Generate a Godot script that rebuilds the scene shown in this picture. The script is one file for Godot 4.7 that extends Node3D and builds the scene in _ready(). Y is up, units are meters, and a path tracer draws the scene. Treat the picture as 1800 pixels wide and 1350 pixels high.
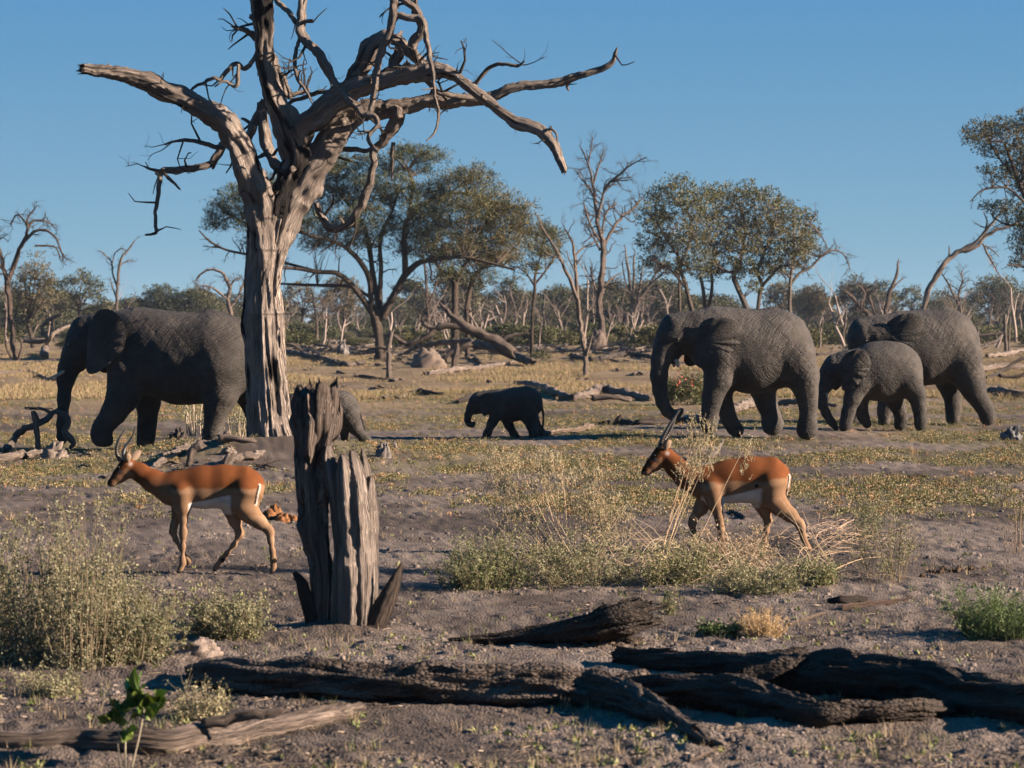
extends Node3D
# A dry pan in the bush: elephants and two antelopes among dead trees, low sun from the right.
# Units are metres. Distances along the view come from where each thing meets the ground.

const FOCAL := 4500.0      # focal length in photograph pixels (1800 x 1350)
const HORIZON := 567.0     # row of the horizon
const EYE := 2.2           # height of the lens above the pan

var pitch := atan2(675.0 - HORIZON, FOCAL)
var cam_up: Vector3
var cam_fwd: Vector3
var eye := Vector3(0, EYE, 0)
var used := {}
var rng := RandomNumberGenerator.new()
var n_soft := FastNoiseLite.new()
var n_fine := FastNoiseLite.new()
var n_ridge := FastNoiseLite.new()
var M := {}
var hills := []            # [x, z, rx, rz, h] low mounds of the ground

# ---------------------------------------------------------------- mesh builder
class MB:
	var v := PackedVector3Array()
	var n := PackedVector3Array()
	var c := PackedColorArray()
	var uv := PackedVector2Array()
	var idx := PackedInt32Array()
	var seams := PackedInt32Array()
	var auto := true
	func tri(a: int, b: int, d: int) -> void:   # counter-clockwise from outside
		idx.append(a); idx.append(d); idx.append(b)
	func normals() -> void:
		n.resize(v.size()); n.fill(Vector3.ZERO)
		for i in range(0, idx.size(), 3):
			var a := idx[i]; var b := idx[i + 1]; var d := idx[i + 2]
			var f := (v[d] - v[a]).cross(v[b] - v[a])
			n[a] += f; n[b] += f; n[d] += f
		for i in range(0, seams.size(), 2):
			var s := n[seams[i]] + n[seams[i + 1]]
			n[seams[i]] = s; n[seams[i + 1]] = s
		for i in n.size():
			n[i] = n[i].normalized() if n[i].length_squared() > 1e-20 else Vector3.UP
	func mesh(mat: Material) -> ArrayMesh:
		var m := ArrayMesh.new()
		if v.is_empty() or idx.is_empty():
			return m
		if auto:
			normals()
		var a := []
		a.resize(Mesh.ARRAY_MAX)
		a[Mesh.ARRAY_VERTEX] = v
		a[Mesh.ARRAY_NORMAL] = n
		if c.size() == v.size():
			a[Mesh.ARRAY_COLOR] = c
		if uv.size() == v.size():
			a[Mesh.ARRAY_TEX_UV] = uv
		a[Mesh.ARRAY_INDEX] = idx
		m.add_surface_from_arrays(Mesh.PRIMITIVE_TRIANGLES, a)
		m.surface_set_material(0, mat)
		return m

# ---------------------------------------------------------------- naming
func numbered(called: String) -> String:
	if not used.has(called):
		used[called] = 0
		return called
	used[called] += 1
	return "%s_%03d" % [called, used[called]]

func thing(called: String, label: String, category: String, where: Vector3, group := "", turn := 0.0) -> Node3D:
	var o := Node3D.new()
	o.name = numbered(called)
	add_child(o)
	o.position = where
	o.rotation.y = turn
	o.set_meta("label", label)
	o.set_meta("category", category)
	if group != "":
		o.set_meta("group", group)
	return o

func part(called: String, m: Mesh, parent: Node) -> MeshInstance3D:
	var o := MeshInstance3D.new()
	o.name = called
	o.mesh = m
	parent.add_child(o, true)
	return o

func single(called: String, m: Mesh, label: String, category: String, where: Vector3, group := "") -> MeshInstance3D:
	var o := MeshInstance3D.new()
	o.name = numbered(called)
	o.mesh = m
	add_child(o)
	o.position = where
	o.set_meta("label", label)
	o.set_meta("category", category)
	if group != "":
		o.set_meta("group", group)
	return o

func structure(called: String, m: Mesh) -> MeshInstance3D:
	var o := MeshInstance3D.new()
	o.name = called
	o.mesh = m
	add_child(o)
	o.set_meta("kind", "structure")
	return o

# ---------------------------------------------------------------- where things stand
func at(px: float, py: float, d: float) -> Vector3:
	return eye + Vector3.RIGHT * ((px - 900.0) / FOCAL * d) + cam_up * (-(py - 675.0) / FOCAL * d) + cam_fwd * d

func dist_row(py: float) -> float:
	return FOCAL * EYE / maxf(py - HORIZON, 1.5)

func gpt(px: float, py: float) -> Vector3:
	var d := dist_row(py)
	var slope := maxf(py - HORIZON, 1.5) / FOCAL
	for i in 8:
		var p := at(px, py, d)
		d += clampf((p.y - gh(p.x, p.z)) / slope, -d * 0.2, d * 0.2)
	return at(px, py, d)

func depth_of(p: Vector3) -> float:
	return (p - eye).dot(cam_fwd)

func gh(x: float, z: float) -> float:
	var d := -z
	var h := 0.0
	var near := clampf(d / 14.0, 0.6, 1.6)
	h += n_soft.get_noise_2d(x * 0.9, z * 0.55) * 0.05 * near
	for m in hills:
		var a: float = (x - m[0]) / m[2]
		var b: float = (z - m[1]) / m[3]
		var q := a * a + b * b
		if q < 6.0:
			h += m[4] * exp(-q * 1.3)
	return h

func col(r: float, g: float, b: float) -> Color:
	return Color(r, g, b)

func vary(c: Color, amount: float, r: RandomNumberGenerator) -> Color:
	var k := 1.0 + r.randf_range(-amount, amount)
	var w := r.randf_range(-amount, amount) * 0.25
	return Color(c.r * k * (1.0 + w), c.g * k, c.b * k * (1.0 - w))

# ---------------------------------------------------------------- tubes
func smooth_path(pts: Array, step: float) -> Array:
	# Catmull-Rom through [Vector3, radius] pairs, resampled about every step metres
	var out := []
	var m := pts.size()
	for i in m - 1:
		var p0: Vector3 = pts[maxi(i - 1, 0)][0]
		var p1: Vector3 = pts[i][0]
		var p2: Vector3 = pts[i + 1][0]
		var p3: Vector3 = pts[mini(i + 2, m - 1)][0]
		var seg := maxi(1, ceili(p1.distance_to(p2) / step))
		for k in seg:
			var t := float(k) / seg
			out.append([p1.cubic_interpolate(p2, p0, p3, t), lerpf(pts[i][1], pts[i + 1][1], t)])
	out.append([pts[m - 1][0], pts[m - 1][1]])
	return out

# o: groove, freq, c1, c2, jag (broken end), ragged (whole-tube lumps), charred side, flat
func tube(mb: MB, pts: Array, sides: int, o := {}) -> void:
	var rows := pts.size()
	if rows < 2:
		return
	var groove: float = o.get("groove", 0.0)
	var freq: float = o.get("freq", 2.2)
	var lump: float = o.get("lump", 0.0)
	var c1: Color = o.get("c1", Color(0.3, 0.26, 0.23))
	var c2: Color = o.get("c2", Color(0.14, 0.12, 0.105))
	var jag: float = o.get("jag", 0.0)
	var jag0: float = o.get("jag0", 0.0)
	var flat: float = o.get("flat", 1.0)
	var shift: float = o.get("seed", 0.0) * 17.3
	var stretch: float = o.get("stretch", 0.9)
	var char_to: float = o.get("char", 2.0)   # burnt patches where a noise passes this
	var hollow: float = o.get("hollow", 0.0)
	var cc := Color(0.035, 0.03, 0.028)
	var first := mb.v.size()
	var dir: Vector3 = (pts[1][0] - pts[0][0]).normalized()
	var side := dir.cross(Vector3(0.13, 0.2, 1.0)).normalized()
	var along := 0.0
	for i in rows:
		var p: Vector3 = pts[i][0]
		var r: float = pts[i][1]
		var nd: Vector3
		if i == 0:
			nd = pts[1][0] - p
		elif i == rows - 1:
			nd = p - pts[i - 1][0]
		else:
			nd = pts[i + 1][0] - pts[i - 1][0]
		if nd.length_squared() > 1e-12:
			dir = nd.normalized()
		side = (side - dir * side.dot(dir)).normalized()
		var bi := dir.cross(side)
		if i > 0:
			along += p.distance_to(pts[i - 1][0])
		for k in sides + 1:
			var th := TAU * float(k % sides) / sides
			var cs := cos(th)
			var sn := sin(th)
			var rr := r
			var shade := 0.5
			var q := p
			if groove > 0.0 or lump > 0.0:
				var g := n_ridge.get_noise_3d(cs * freq * 10.0 + shift, sn * freq * 10.0, (along * stretch + shift) * 10.0)
				var g2 := n_fine.get_noise_3d(cs * freq * 26.0, sn * freq * 26.0 + shift, along * stretch * 22.0)
				rr *= 1.0 + groove * (g * 0.9 + g2 * 0.45)
				if lump > 0.0:
					rr *= 1.0 + lump * (n_soft.get_noise_3d(cs * 9.0 + shift, sn * 9.0, along * 12.0) + 0.5 * n_soft.get_noise_3d(cs * 6.0 - shift, sn * 6.0, along * 4.5 / maxf(r, 0.02)))
				# stain of the wood: its own streaks and blotches, not those of the relief
				shade = clampf(0.55 + 0.6 * n_fine.get_noise_3d(cs * freq * 12.0 + shift + 91.0, sn * freq * 12.0, along * stretch * 7.0) + 0.7 * n_soft.get_noise_3d(cs * 7.0 + 40.0, sn * 7.0 - shift, along * 6.0), 0.0, 1.0)
				if hollow > 0.0:
					var hh := n_soft.get_noise_3d(cs * 14.0 - shift, sn * 14.0, along * 22.0 + shift)
					rr *= 1.0 - hollow * smoothstep(0.08, 0.45, hh)
			var colr := c2.lerp(c1, shade)
			if char_to < 1.5:
				var e := smoothstep(char_to - 0.06, char_to + 0.06, n_soft.get_noise_3d(cs * 8.0 + 70.0, sn * 8.0, along * 5.0 + shift))
				colr = colr.lerp(cc, e)
			if i == rows - 1 and jag > 0.0:
				q += dir * jag * r * n_fine.get_noise_2d(k % sides * 61.0 + shift, 3.0) * 2.4
			if i == 0 and jag0 > 0.0:
				q -= dir * jag0 * r * n_fine.get_noise_2d(k % sides * 57.0 + shift, 9.0) * 2.4
			mb.v.append(q + (side * cs + bi * sn * flat) * rr)
			mb.c.append(colr)
			mb.uv.append(Vector2(float(k) / sides * maxf(1.0, roundf(r * 12.0)), along * 0.22))
		mb.seams.append(first + i * (sides + 1))
		mb.seams.append(first + i * (sides + 1) + sides)
	for i in rows - 1:
		for k in sides:
			var a := first + i * (sides + 1) + k
			var b := a + sides + 1
			mb.tri(a, a + 1, b)
			mb.tri(a + 1, b + 1, b)
	for e in 2:
		var i := 0 if e == 0 else rows - 1
		var cv := mb.v.size()
		var sum := Vector3.ZERO
		for k in sides:
			sum += mb.v[first + i * (sides + 1) + k]
		var inward: Vector3 = (pts[1][0] - pts[0][0]).normalized() if e == 0 else (pts[rows - 2][0] - pts[rows - 1][0]).normalized()
		var jj := jag0 if e == 0 else jag
		mb.v.append(sum / sides + inward * jj * float(pts[i][1]) * 0.9)
		mb.c.append(c2.lerp(c1, 0.35))
		mb.uv.append(Vector2(0.5, along))
		for k in sides:
			var a := first + i * (sides + 1) + k
			if e == 0:
				mb.tri(a + 1, a, cv)
			else:
				mb.tri(a, a + 1, cv)

# crooks and kinks: the middle line wanders with the thickness of the limb
func crook(path: Array, amp: float, sd: float) -> Array:
	var s := 0.0
	var out := []
	for i in path.size():
		var p: Vector3 = path[i][0]
		var r: float = path[i][1]
		if i > 0:
			s += p.distance_to(path[i - 1][0]) / maxf(r, 0.012)
		var q := s * 1.6 + sd * 31.0
		var off := Vector3(n_soft.get_noise_2d(q, 5.0), n_soft.get_noise_2d(q, 55.0), n_soft.get_noise_2d(q, 105.0))
		var k := amp * r * minf(1.0, i * 0.25)
		out.append([p + off * k * 2.0, r * (1.0 + 0.35 * amp * n_soft.get_noise_2d(q * 1.3, 155.0))])
	return out

func wood(mb: MB, pts: Array, step: float, sides: int, o := {}) -> void:
	tube(mb, smooth_path(pts, step), sides, o)

# ---------------------------------------------------------------- leaves and blades
func leaf(mb: MB, p: Vector3, d: Vector3, w: Vector3, c: Color) -> void:
	# a pointed leaf: base p, length vector d, half width vector w, slightly cupped
	var b := mb.v.size()
	var nn := w.cross(d).normalized()
	mb.v.append(p); mb.v.append(p + d * 0.5 + w); mb.v.append(p + d); mb.v.append(p + d * 0.5 - w)
	for i in 4:
		mb.n.append(nn)
		mb.c.append(c)
	mb.tri(b, b + 1, b + 2)
	mb.tri(b, b + 2, b + 3)

func sliver(mb: MB, p: Vector3, d: Vector3, w: Vector3, c: Color) -> void:
	var b := mb.v.size()
	var nn := w.cross(d).normalized()
	mb.v.append(p - w); mb.v.append(p + w); mb.v.append(p + d)
	for i in 3:
		mb.n.append(nn)
		mb.c.append(c)
	mb.tri(b, b + 1, b + 2)

func rdir(r: RandomNumberGenerator) -> Vector3:
	var z := r.randf_range(-1.0, 1.0)
	var a := r.randf() * TAU
	var q := sqrt(maxf(0.0, 1.0 - z * z))
	return Vector3(q * cos(a), z, q * sin(a))

func across(d: Vector3, r: RandomNumberGenerator) -> Vector3:
	var w := d.cross(rdir(r))
	return w.normalized() if w.length_squared() > 1e-9 else Vector3.RIGHT

# ---------------------------------------------------------------- materials
func seamless(kind: int, freq: float, size: int, octaves: int, sd: int) -> Image:
	var f := FastNoiseLite.new()
	f.noise_type = kind
	f.frequency = freq
	f.fractal_octaves = octaves
	f.seed = sd
	return f.get_seamless_image(size, size)

func tex(im: Image) -> ImageTexture:
	return ImageTexture.create_from_image(im)

func grain_tex(a: float, b: float, freq: float, sd: int, octaves := 4) -> ImageTexture:
	# multiplies a colour: greys between a and b (sRGB)
	var im := seamless(FastNoiseLite.TYPE_SIMPLEX_SMOOTH, freq, 512, octaves, sd)
	im.convert(Image.FORMAT_L8)
	var d := im.get_data()
	for i in d.size():
		d[i] = int(255.0 * lerpf(a, b, d[i] / 255.0))
	return tex(Image.create_from_data(512, 512, false, Image.FORMAT_L8, d))

func mat(name_: String, o := {}) -> StandardMaterial3D:
	var m := StandardMaterial3D.new()
	m.resource_name = name_
	m.roughness = o.get("rough", 0.9)
	m.metallic_specular = o.get("spec", 0.3)
	m.albedo_color = o.get("color", Color(0.93, 0.93, 0.93))
	m.vertex_color_use_as_albedo = o.get("vc", true)
	if o.has("albedo"):
		m.albedo_texture = o.albedo
	if o.has("height"):
		m.heightmap_enabled = true
		m.heightmap_texture = o.height
		m.heightmap_scale = o.get("hscale", 1.0)
	if o.has("tri"):
		m.uv1_triplanar = true
		m.uv1_world_triplanar = o.get("world", false)
		m.uv1_scale = o.tri
	elif o.has("scale"):
		m.uv1_scale = o.scale
	if o.has("back"):
		m.backlight_enabled = true
		m.backlight = o.back
	m.cull_mode = BaseMaterial3D.CULL_DISABLED
	return m

func wrinkle_tex() -> ImageTexture:
	# crossing creases of an elephant's hide, made of two sheared seamless noises
	var size := 512
	var im := seamless(FastNoiseLite.TYPE_SIMPLEX_SMOOTH, 0.006, size, 2, 5)
	im.convert(Image.FORMAT_L8)
	var s := im.get_data()
	var out := PackedByteArray()
	out.resize(size * size)
	for y in size:
		for x in size:
			var a := s[((x * 6 + y * 9) & 511) * size + ((x - y) & 511)] / 255.0
			var b := s[((y * 8 - x * 5) & 511) * size + ((x + y + 97) & 511)] / 255.0
			var g := s[((y * 13 + 31) & 511) * size + ((x * 13) & 511)] / 255.0
			var ra := minf(absf(a - 0.5) * 5.0, 1.0)
			var rb := minf(absf(b - 0.48) * 6.0, 1.0)
			out[y * size + x] = int(255.0 * clampf(0.66 * ra + 0.2 * rb + 0.14 * g, 0.0, 1.0))
	return tex(Image.create_from_data(size, size, false, Image.FORMAT_L8, out))

func bark_tex() -> ImageTexture:
	# long cracks that run along the grain (v of a tube)
	var size := 512
	var im := seamless(FastNoiseLite.TYPE_SIMPLEX_SMOOTH, 0.01, size, 4, 23)
	im.convert(Image.FORMAT_L8)
	var s := im.get_data()
	var out := PackedByteArray()
	out.resize(size * size)
	for y in size:
		for x in size:
			var a := s[((y + (x >> 3) * 0) & 511) * size + ((x * 6) & 511)] / 255.0
			var b := s[((y * 2 + 40) & 511) * size + ((x * 14 + y) & 511)] / 255.0
			var ra := minf(absf(a - 0.5) * 4.5, 1.0)
			out[y * size + x] = int(255.0 * clampf(0.65 * ra + 0.35 * b, 0.0, 1.0))
	return tex(Image.create_from_data(size, size, false, Image.FORMAT_L8, out))

func crack_tex() -> ImageTexture:
	# blocky cracks of burnt and sun-split wood
	var f := FastNoiseLite.new()
	f.noise_type = FastNoiseLite.TYPE_CELLULAR
	f.cellular_return_type = FastNoiseLite.RETURN_DISTANCE2_SUB
	f.cellular_jitter = 0.9
	f.frequency = 0.03
	f.fractal_octaves = 2
	f.seed = 19
	var im := f.get_seamless_image(512, 512)
	im.convert(Image.FORMAT_L8)
	var d := im.get_data()
	for i in d.size():
		d[i] = int(255.0 * pow(smoothstep(0.0, 0.55, d[i] / 255.0), 0.6))
	return tex(Image.create_from_data(512, 512, false, Image.FORMAT_L8, d))

func make_materials() -> void:
	var crack := crack_tex()
	var stain := grain_tex(0.7, 1.0, 0.03, 71)
	var dust := grain_tex(0.6, 1.0, 0.05, 57, 5)
	var wr := wrinkle_tex()
	var bark := bark_tex()
	var grain := grain_tex(0.72, 1.0, 0.02, 3)
	var speck := grain_tex(0.55, 1.0, 0.06, 11, 5)
	M.hide = mat("elephant hide", {"rough": 0.8, "spec": 0.4, "tri": Vector3(0.62, 0.62, 0.62), "height": wr, "hscale": 2.2, "albedo": grain})
	M.coat = mat("antelope coat", {"rough": 0.9, "spec": 0.15, "tri": Vector3(5, 5, 5), "albedo": grain_tex(0.72, 1.0, 0.05, 8, 5)})
	M.horn = mat("horn", {"rough": 0.45, "spec": 0.5})
	M.tusk = mat("ivory", {"rough": 0.4, "spec": 0.5})
	M.eyeball = mat("eye", {"rough": 0.15, "spec": 0.6})
	M.deadwood = mat("weathered wood", {"rough": 0.88, "spec": 0.3, "height": bark, "hscale": 8.0, "albedo": stain})
	M.logwood = mat("log wood", {"rough": 0.85, "spec": 0.3, "height": bark, "hscale": 5.0, "albedo": stain})
	M.charwood = mat("charred log", {"rough": 0.9, "spec": 0.25, "tri": Vector3(1.1, 3.2, 3.2), "height": crack, "hscale": 3.0, "albedo": dust})
	M.twig = mat("twig", {"rough": 0.9, "spec": 0.25})
	M.leaf = mat("leaf", {"rough": 0.6, "spec": 0.35, "back": Color(0.5, 0.55, 0.3)})
	M.dryleaf = mat("dry leaf", {"rough": 0.8, "spec": 0.2, "back": Color(0.4, 0.36, 0.25)})
	M.blade = mat("grass blade", {"rough": 0.75, "spec": 0.25, "back": Color(0.4, 0.38, 0.25)})
	M.soil = mat("soil", {"rough": 0.95, "spec": 0.2, "tri": Vector3(1.3, 1.3, 1.3), "world": true, "height": speck, "hscale": 3.0, "albedo": dust})
	M.clod = mat("clod", {"rough": 0.95, "spec": 0.2})
	M.stone = mat("stone", {"rough": 0.9, "spec": 0.3, "tri": Vector3(2.5, 2.5, 2.5), "height": speck, "hscale": 1.5, "albedo": dust})

# ---------------------------------------------------------------- bodies from joints
# caps: [a, ra, b, rb, zs, k] tapered limbs; zs narrows across the body, k blends
func body_mesh(caps: Array, cell: float, paint: Callable) -> MB:
	var lo := Vector3.INF
	var hi := -Vector3.INF
	for c in caps:
		var r: float = maxf(c[1], c[3]) + 0.02
		lo = lo.min(c[0] - Vector3.ONE * r).min(c[2] - Vector3.ONE * r)
		hi = hi.max(c[0] + Vector3.ONE * r).max(c[2] + Vector3.ONE * r)
	lo -= Vector3.ONE * cell * 3.0
	hi += Vector3.ONE * cell * 3.0
	var nx := int((hi.x - lo.x) / cell) + 2
	var ny := int((hi.y - lo.y) / cell) + 2
	var nz := int((hi.z - lo.z) / cell) + 2
	var f := PackedFloat32Array()
	f.resize(nx * ny * nz)
	f.fill(9.0)
	for c in caps:
		var a: Vector3 = c[0]
		var b: Vector3 = c[2]
		var ra: float = c[1]
		var rb: float = c[3]
		var zs: float = c[4]
		var k: float = c[5]
		var band := k + cell * 3.0
		var rm := maxf(ra, rb) + band
		var i0 := maxi(0, int((minf(a.x, b.x) - rm - lo.x) / cell))
		var i1 := mini(nx - 1, int((maxf(a.x, b.x) + rm - lo.x) / cell) + 1)
		var j0 := maxi(0, int((minf(a.y, b.y) - rm - lo.y) / cell))
		var j1 := mini(ny - 1, int((maxf(a.y, b.y) + rm - lo.y) / cell) + 1)
		var k0 := maxi(0, int((minf(a.z, b.z) - rm - lo.z) / cell))
		var k1 := mini(nz - 1, int((maxf(a.z, b.z) + rm - lo.z) / cell) + 1)
		var ax := b.x - a.x
		var ay := b.y - a.y
		var az := (b.z - a.z) / zs
		var l2 := maxf(ax * ax + ay * ay + az * az, 1e-9)
		var dr := rb - ra
		for kk in range(k0, k1 + 1):
			var pz := (lo.z + kk * cell - a.z) / zs
			for j in range(j0, j1 + 1):
				var py := lo.y + j * cell - a.y
				var row := (kk * ny + j) * nx
				var base := (py * ay + pz * az) / l2
				var px := lo.x + i0 * cell - a.x
				for i in range(i0, i1 + 1):
					var t := clampf(px * ax / l2 + base, 0.0, 1.0)
					var ex := px - t * ax
					var ey := py - t * ay
					var ez := pz - t * az
					var d := sqrt(ex * ex + ey * ey + ez * ez) - ra - dr * t
					if d < band:
						var w := f[row + i]
						var h := k - absf(w - d)
						var m := minf(w, d)
						if h > 0.0:
							m -= h * h / (4.0 * k)
						f[row + i] = m
					px += cell
	var mb := MB.new()
	var where := PackedInt32Array()
	where.resize(f.size())
	where.fill(-1)
	var sy := nx
	var sz := nx * ny
	var near := cell * 2.4
	var hits := PackedInt32Array()
	for kk in nz - 1:
		for j in ny - 1:
			var row := (kk * ny + j) * nx
			for i in nx - 1:
				var g := row + i
				if absf(f[g]) > near:
					continue
				var v0 := f[g]; var v1 := f[g + 1]; var v2 := f[g + sy]; var v3 := f[g + sy + 1]
				var v4 := f[g + sz]; var v5 := f[g + sz + 1]; var v6 := f[g + sz + sy]; var v7 := f[g + sz + sy + 1]
				var s0 := v0 < 0.0
				if s0 == (v1 < 0.0) and s0 == (v2 < 0.0) and s0 == (v3 < 0.0) and s0 == (v4 < 0.0) and s0 == (v5 < 0.0) and s0 == (v6 < 0.0) and s0 == (v7 < 0.0):
					continue
				var vals := [v0, v1, v2, v3, v4, v5, v6, v7]
				var sum := Vector3.ZERO
				var cnt := 0
				for e in EDGES:
					var va: float = vals[e[0]]
					var vb: float = vals[e[1]]
					if (va < 0.0) != (vb < 0.0):
						sum += CORNER[e[0]].lerp(CORNER[e[1]], va / (va - vb))
						cnt += 1
				where[g] = mb.v.size()
				mb.v.append(lo + (Vector3(i, j, kk) + sum / cnt) * cell)
				hits.append(g)
	for g in hits:
		var inside := f[g] < 0.0
		# three edges leaving this corner
		if inside != (f[g + 1] < 0.0):
			quad(mb, where[g - sy - sz], where[g - sz], where[g], where[g - sy], inside)
		if inside != (f[g + sy] < 0.0):
			quad(mb, where[g - 1 - sz], where[g - 1], where[g], where[g - sz], inside)
		if inside != (f[g + sz] < 0.0):
			quad(mb, where[g - 1 - sy], where[g - sy], where[g], where[g - 1], inside)
	mb.normals()
	for i in mb.v.size():
		mb.c.append(paint.call(mb.v[i], mb.n[i]))
	return mb

const CORNER := [Vector3(0, 0, 0), Vector3(1, 0, 0), Vector3(0, 1, 0), Vector3(1, 1, 0), Vector3(0, 0, 1), Vector3(1, 0, 1), Vector3(0, 1, 1), Vector3(1, 1, 1)]
const EDGES := [[0, 1], [2, 3], [4, 5], [6, 7], [0, 2], [1, 3], [4, 6], [5, 7], [0, 4], [1, 5], [2, 6], [3, 7]]

func quad(mb: MB, a: int, b: int, c: int, d: int, keep: bool) -> void:
	if a < 0 or b < 0 or c < 0 or d < 0:
		return
	if keep:
		mb.tri(a, b, c)
		mb.tri(a, c, d)
	else:
		mb.tri(a, c, b)
		mb.tri(a, d, c)

# An animal drawn in side view: chains of [x, y, r] in the units of one sketch, z across the body.
# o: x0, y0 (its middle and its soles), u (sketch units per metre)
func caps_of(chains: Array, o: Dictionary) -> Array:
	var out := []
	for ch in chains:
		var z: float = ch[0]
		var zs: float = ch[1]
		var k: float = ch[2] / o.u
		var pts: Array = ch[3]
		var slim: float = o.get("slim", 1.0)
		for i in pts.size() - 1:
			var p: Array = pts[i].duplicate()
			var q: Array = pts[i + 1].duplicate()
			for e in [p, q]:
				if e[2] < 46.0 and e[1] > o.get("knee", 1e9):
					e[2] *= slim
			var za: float = p[3] if p.size() > 3 else z
			var zb: float = q[3] if q.size() > 3 else z
			out.append([sk(p[0], p[1], za, o), p[2] / o.u, sk(q[0], q[1], zb, o), q[2] / o.u, zs, k])
	return out

func sk(x: float, y: float, z: float, o: Dictionary) -> Vector3:
	return Vector3((x - o.x0) / o.u, (o.y0 - y) / o.u, z / o.u)

# an elephant's ear: a thin, ruffled sheet with a rim, hinged at the head
func ear(mb: MB, outline: Array, hinge: Vector2, z0: float, z1: float, o: Dictionary, ruffle: float, paint: Callable) -> void:
	var pts := []
	var m := outline.size()
	for i in m:
		var p0 := Vector2(outline[(i + m - 1) % m][0], outline[(i + m - 1) % m][1])
		var p1 := Vector2(outline[i][0], outline[i][1])
		var p2 := Vector2(outline[(i + 1) % m][0], outline[(i + 1) % m][1])
		var p3 := Vector2(outline[(i + 2) % m][0], outline[(i + 2) % m][1])
		for k in 5:
			pts.append(p1.cubic_interpolate(p2, p0, p3, k / 5.0))
	var xs_lo := INF
	var xs_hi := -INF
	for p in pts:
		xs_lo = minf(xs_lo, p.x)
		xs_hi = maxf(xs_hi, p.x)
	var rings := 12
	var n := pts.size()
	for side in [1.0, -1.0]:
		for face in 2:
			var first := mb.v.size()
			for k in rings + 1:
				var t := float(k) / rings
				for i in n:
					var p: Vector2 = hinge + (pts[i] - hinge) * t
					var fx := clampf((p.x - xs_lo) / (xs_hi - xs_lo), 0.0, 1.0)
					var ang: float = (pts[i] - hinge).angle()
					var wave := sin(ang * 17.0 + 2.0 * sin(ang * 5.0)) * ruffle * t * t * smoothstep(0.1, 0.6, fx)
					var z := lerpf(z0, z1, pow(fx, 0.8)) + wave + sin(PI * fx) * z1 * 0.15
					var thick: float = (0.022 * (1.0 - 0.75 * t) + 0.004) * o.u
					if k == rings:
						thick = 0.0
					var q := sk(p.x, p.y, 0, o)
					q.z = side * (z + (thick if face == 0 else -thick)) / o.u
					mb.v.append(q)
					mb.c.append(paint.call(q, Vector3(0, 0, side)))
			for k in rings:
				for i in n:
					var a := first + k * n + i
					var b := first + k * n + (i + 1) % n
					var d := a + n
					var e := b + n
					# outline runs clockwise on the page (y down)
					if (face == 0) == (side > 0.0):
						mb.tri(a, b, d); mb.tri(b, e, d)
					else:
						mb.tri(a, d, b); mb.tri(b, d, e)

func elephant(label: String, sketch: Dictionary, chains: Array, ear_line: Array, hinge: Vector2, ear_z: Array, tusks: Array, eye_at: Array, cell: float) -> void:
	var foot := Vector2(sketch.ox + sketch.x0 / sketch.zoom, sketch.oy + sketch.y0 / sketch.zoom)
	var where := gpt(foot.x, foot.y)
	if sketch.has("far"):
		where = at(foot.x, foot.y, sketch.far)
		where.y = gh(where.x, where.z)
	var o := {"x0": sketch.x0, "y0": sketch.y0, "u": sketch.zoom * FOCAL / depth_of(where)}
	var sd: float = sketch.x0
	var tone: float = sketch.get("tone", 1.0)
	var paint := func(p: Vector3, _n: Vector3) -> Color:
		var a := n_soft.get_noise_3d(p.x * 9.0 + sd, p.y * 9.0, p.z * 9.0)
		var b := n_fine.get_noise_3d(p.x * 30.0 + sd, p.y * 30.0, p.z * 30.0)
		var w := clampf(0.5 + a * 0.9 + b * 0.5, 0.0, 1.0)
		return Color(0.031, 0.0275, 0.0258).lerp(Color(0.07, 0.0615, 0.0555), w) * tone
	var mb := body_mesh(caps_of(chains, o), cell, paint)
	for i in mb.v.size():
		var p := mb.v[i]
		var g := n_ridge.get_noise_3d(p.x * 26.0 + p.y * 14.0 + sd, p.y * 7.0 - p.x * 5.0, p.z * 9.0)
		mb.v[i] = p + mb.n[i] * (g - 0.1) * cell * 0.28
	ear(mb, ear_line, hinge, ear_z[0], ear_z[1], o, ear_z[2], paint)
	mb.auto = true
	var t := thing("elephant", label, "elephant", where, "elephants crossing the pan", sketch.get("turn", 0.0))
	part("body", mb.mesh(M.hide), t)
	for tk in tusks:
		for s in [1.0, -1.0]:
			var b := MB.new()
			var pts := []
			for p in tk:
				pts.append([sk(p[0], p[1], s * p[3], o), p[2] / o.u])
			wood(b, pts, 0.04, 10, {"c1": Color(0.34, 0.3, 0.25), "c2": Color(0.24, 0.21, 0.17)})
			part("tusk", b.mesh(M.tusk), t)
	for s in [1.0, -1.0]:
		var e := SphereMesh.new()
		e.radius = eye_at[3] / o.u
		e.height = e.radius * 2.0
		e.radial_segments = 12
		e.rings = 8
		e.material = M.eye_dark
		var pe := part("eye", e, t)
		pe.position = sk(eye_at[0], eye_at[1], s * eye_at[2], o)

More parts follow.
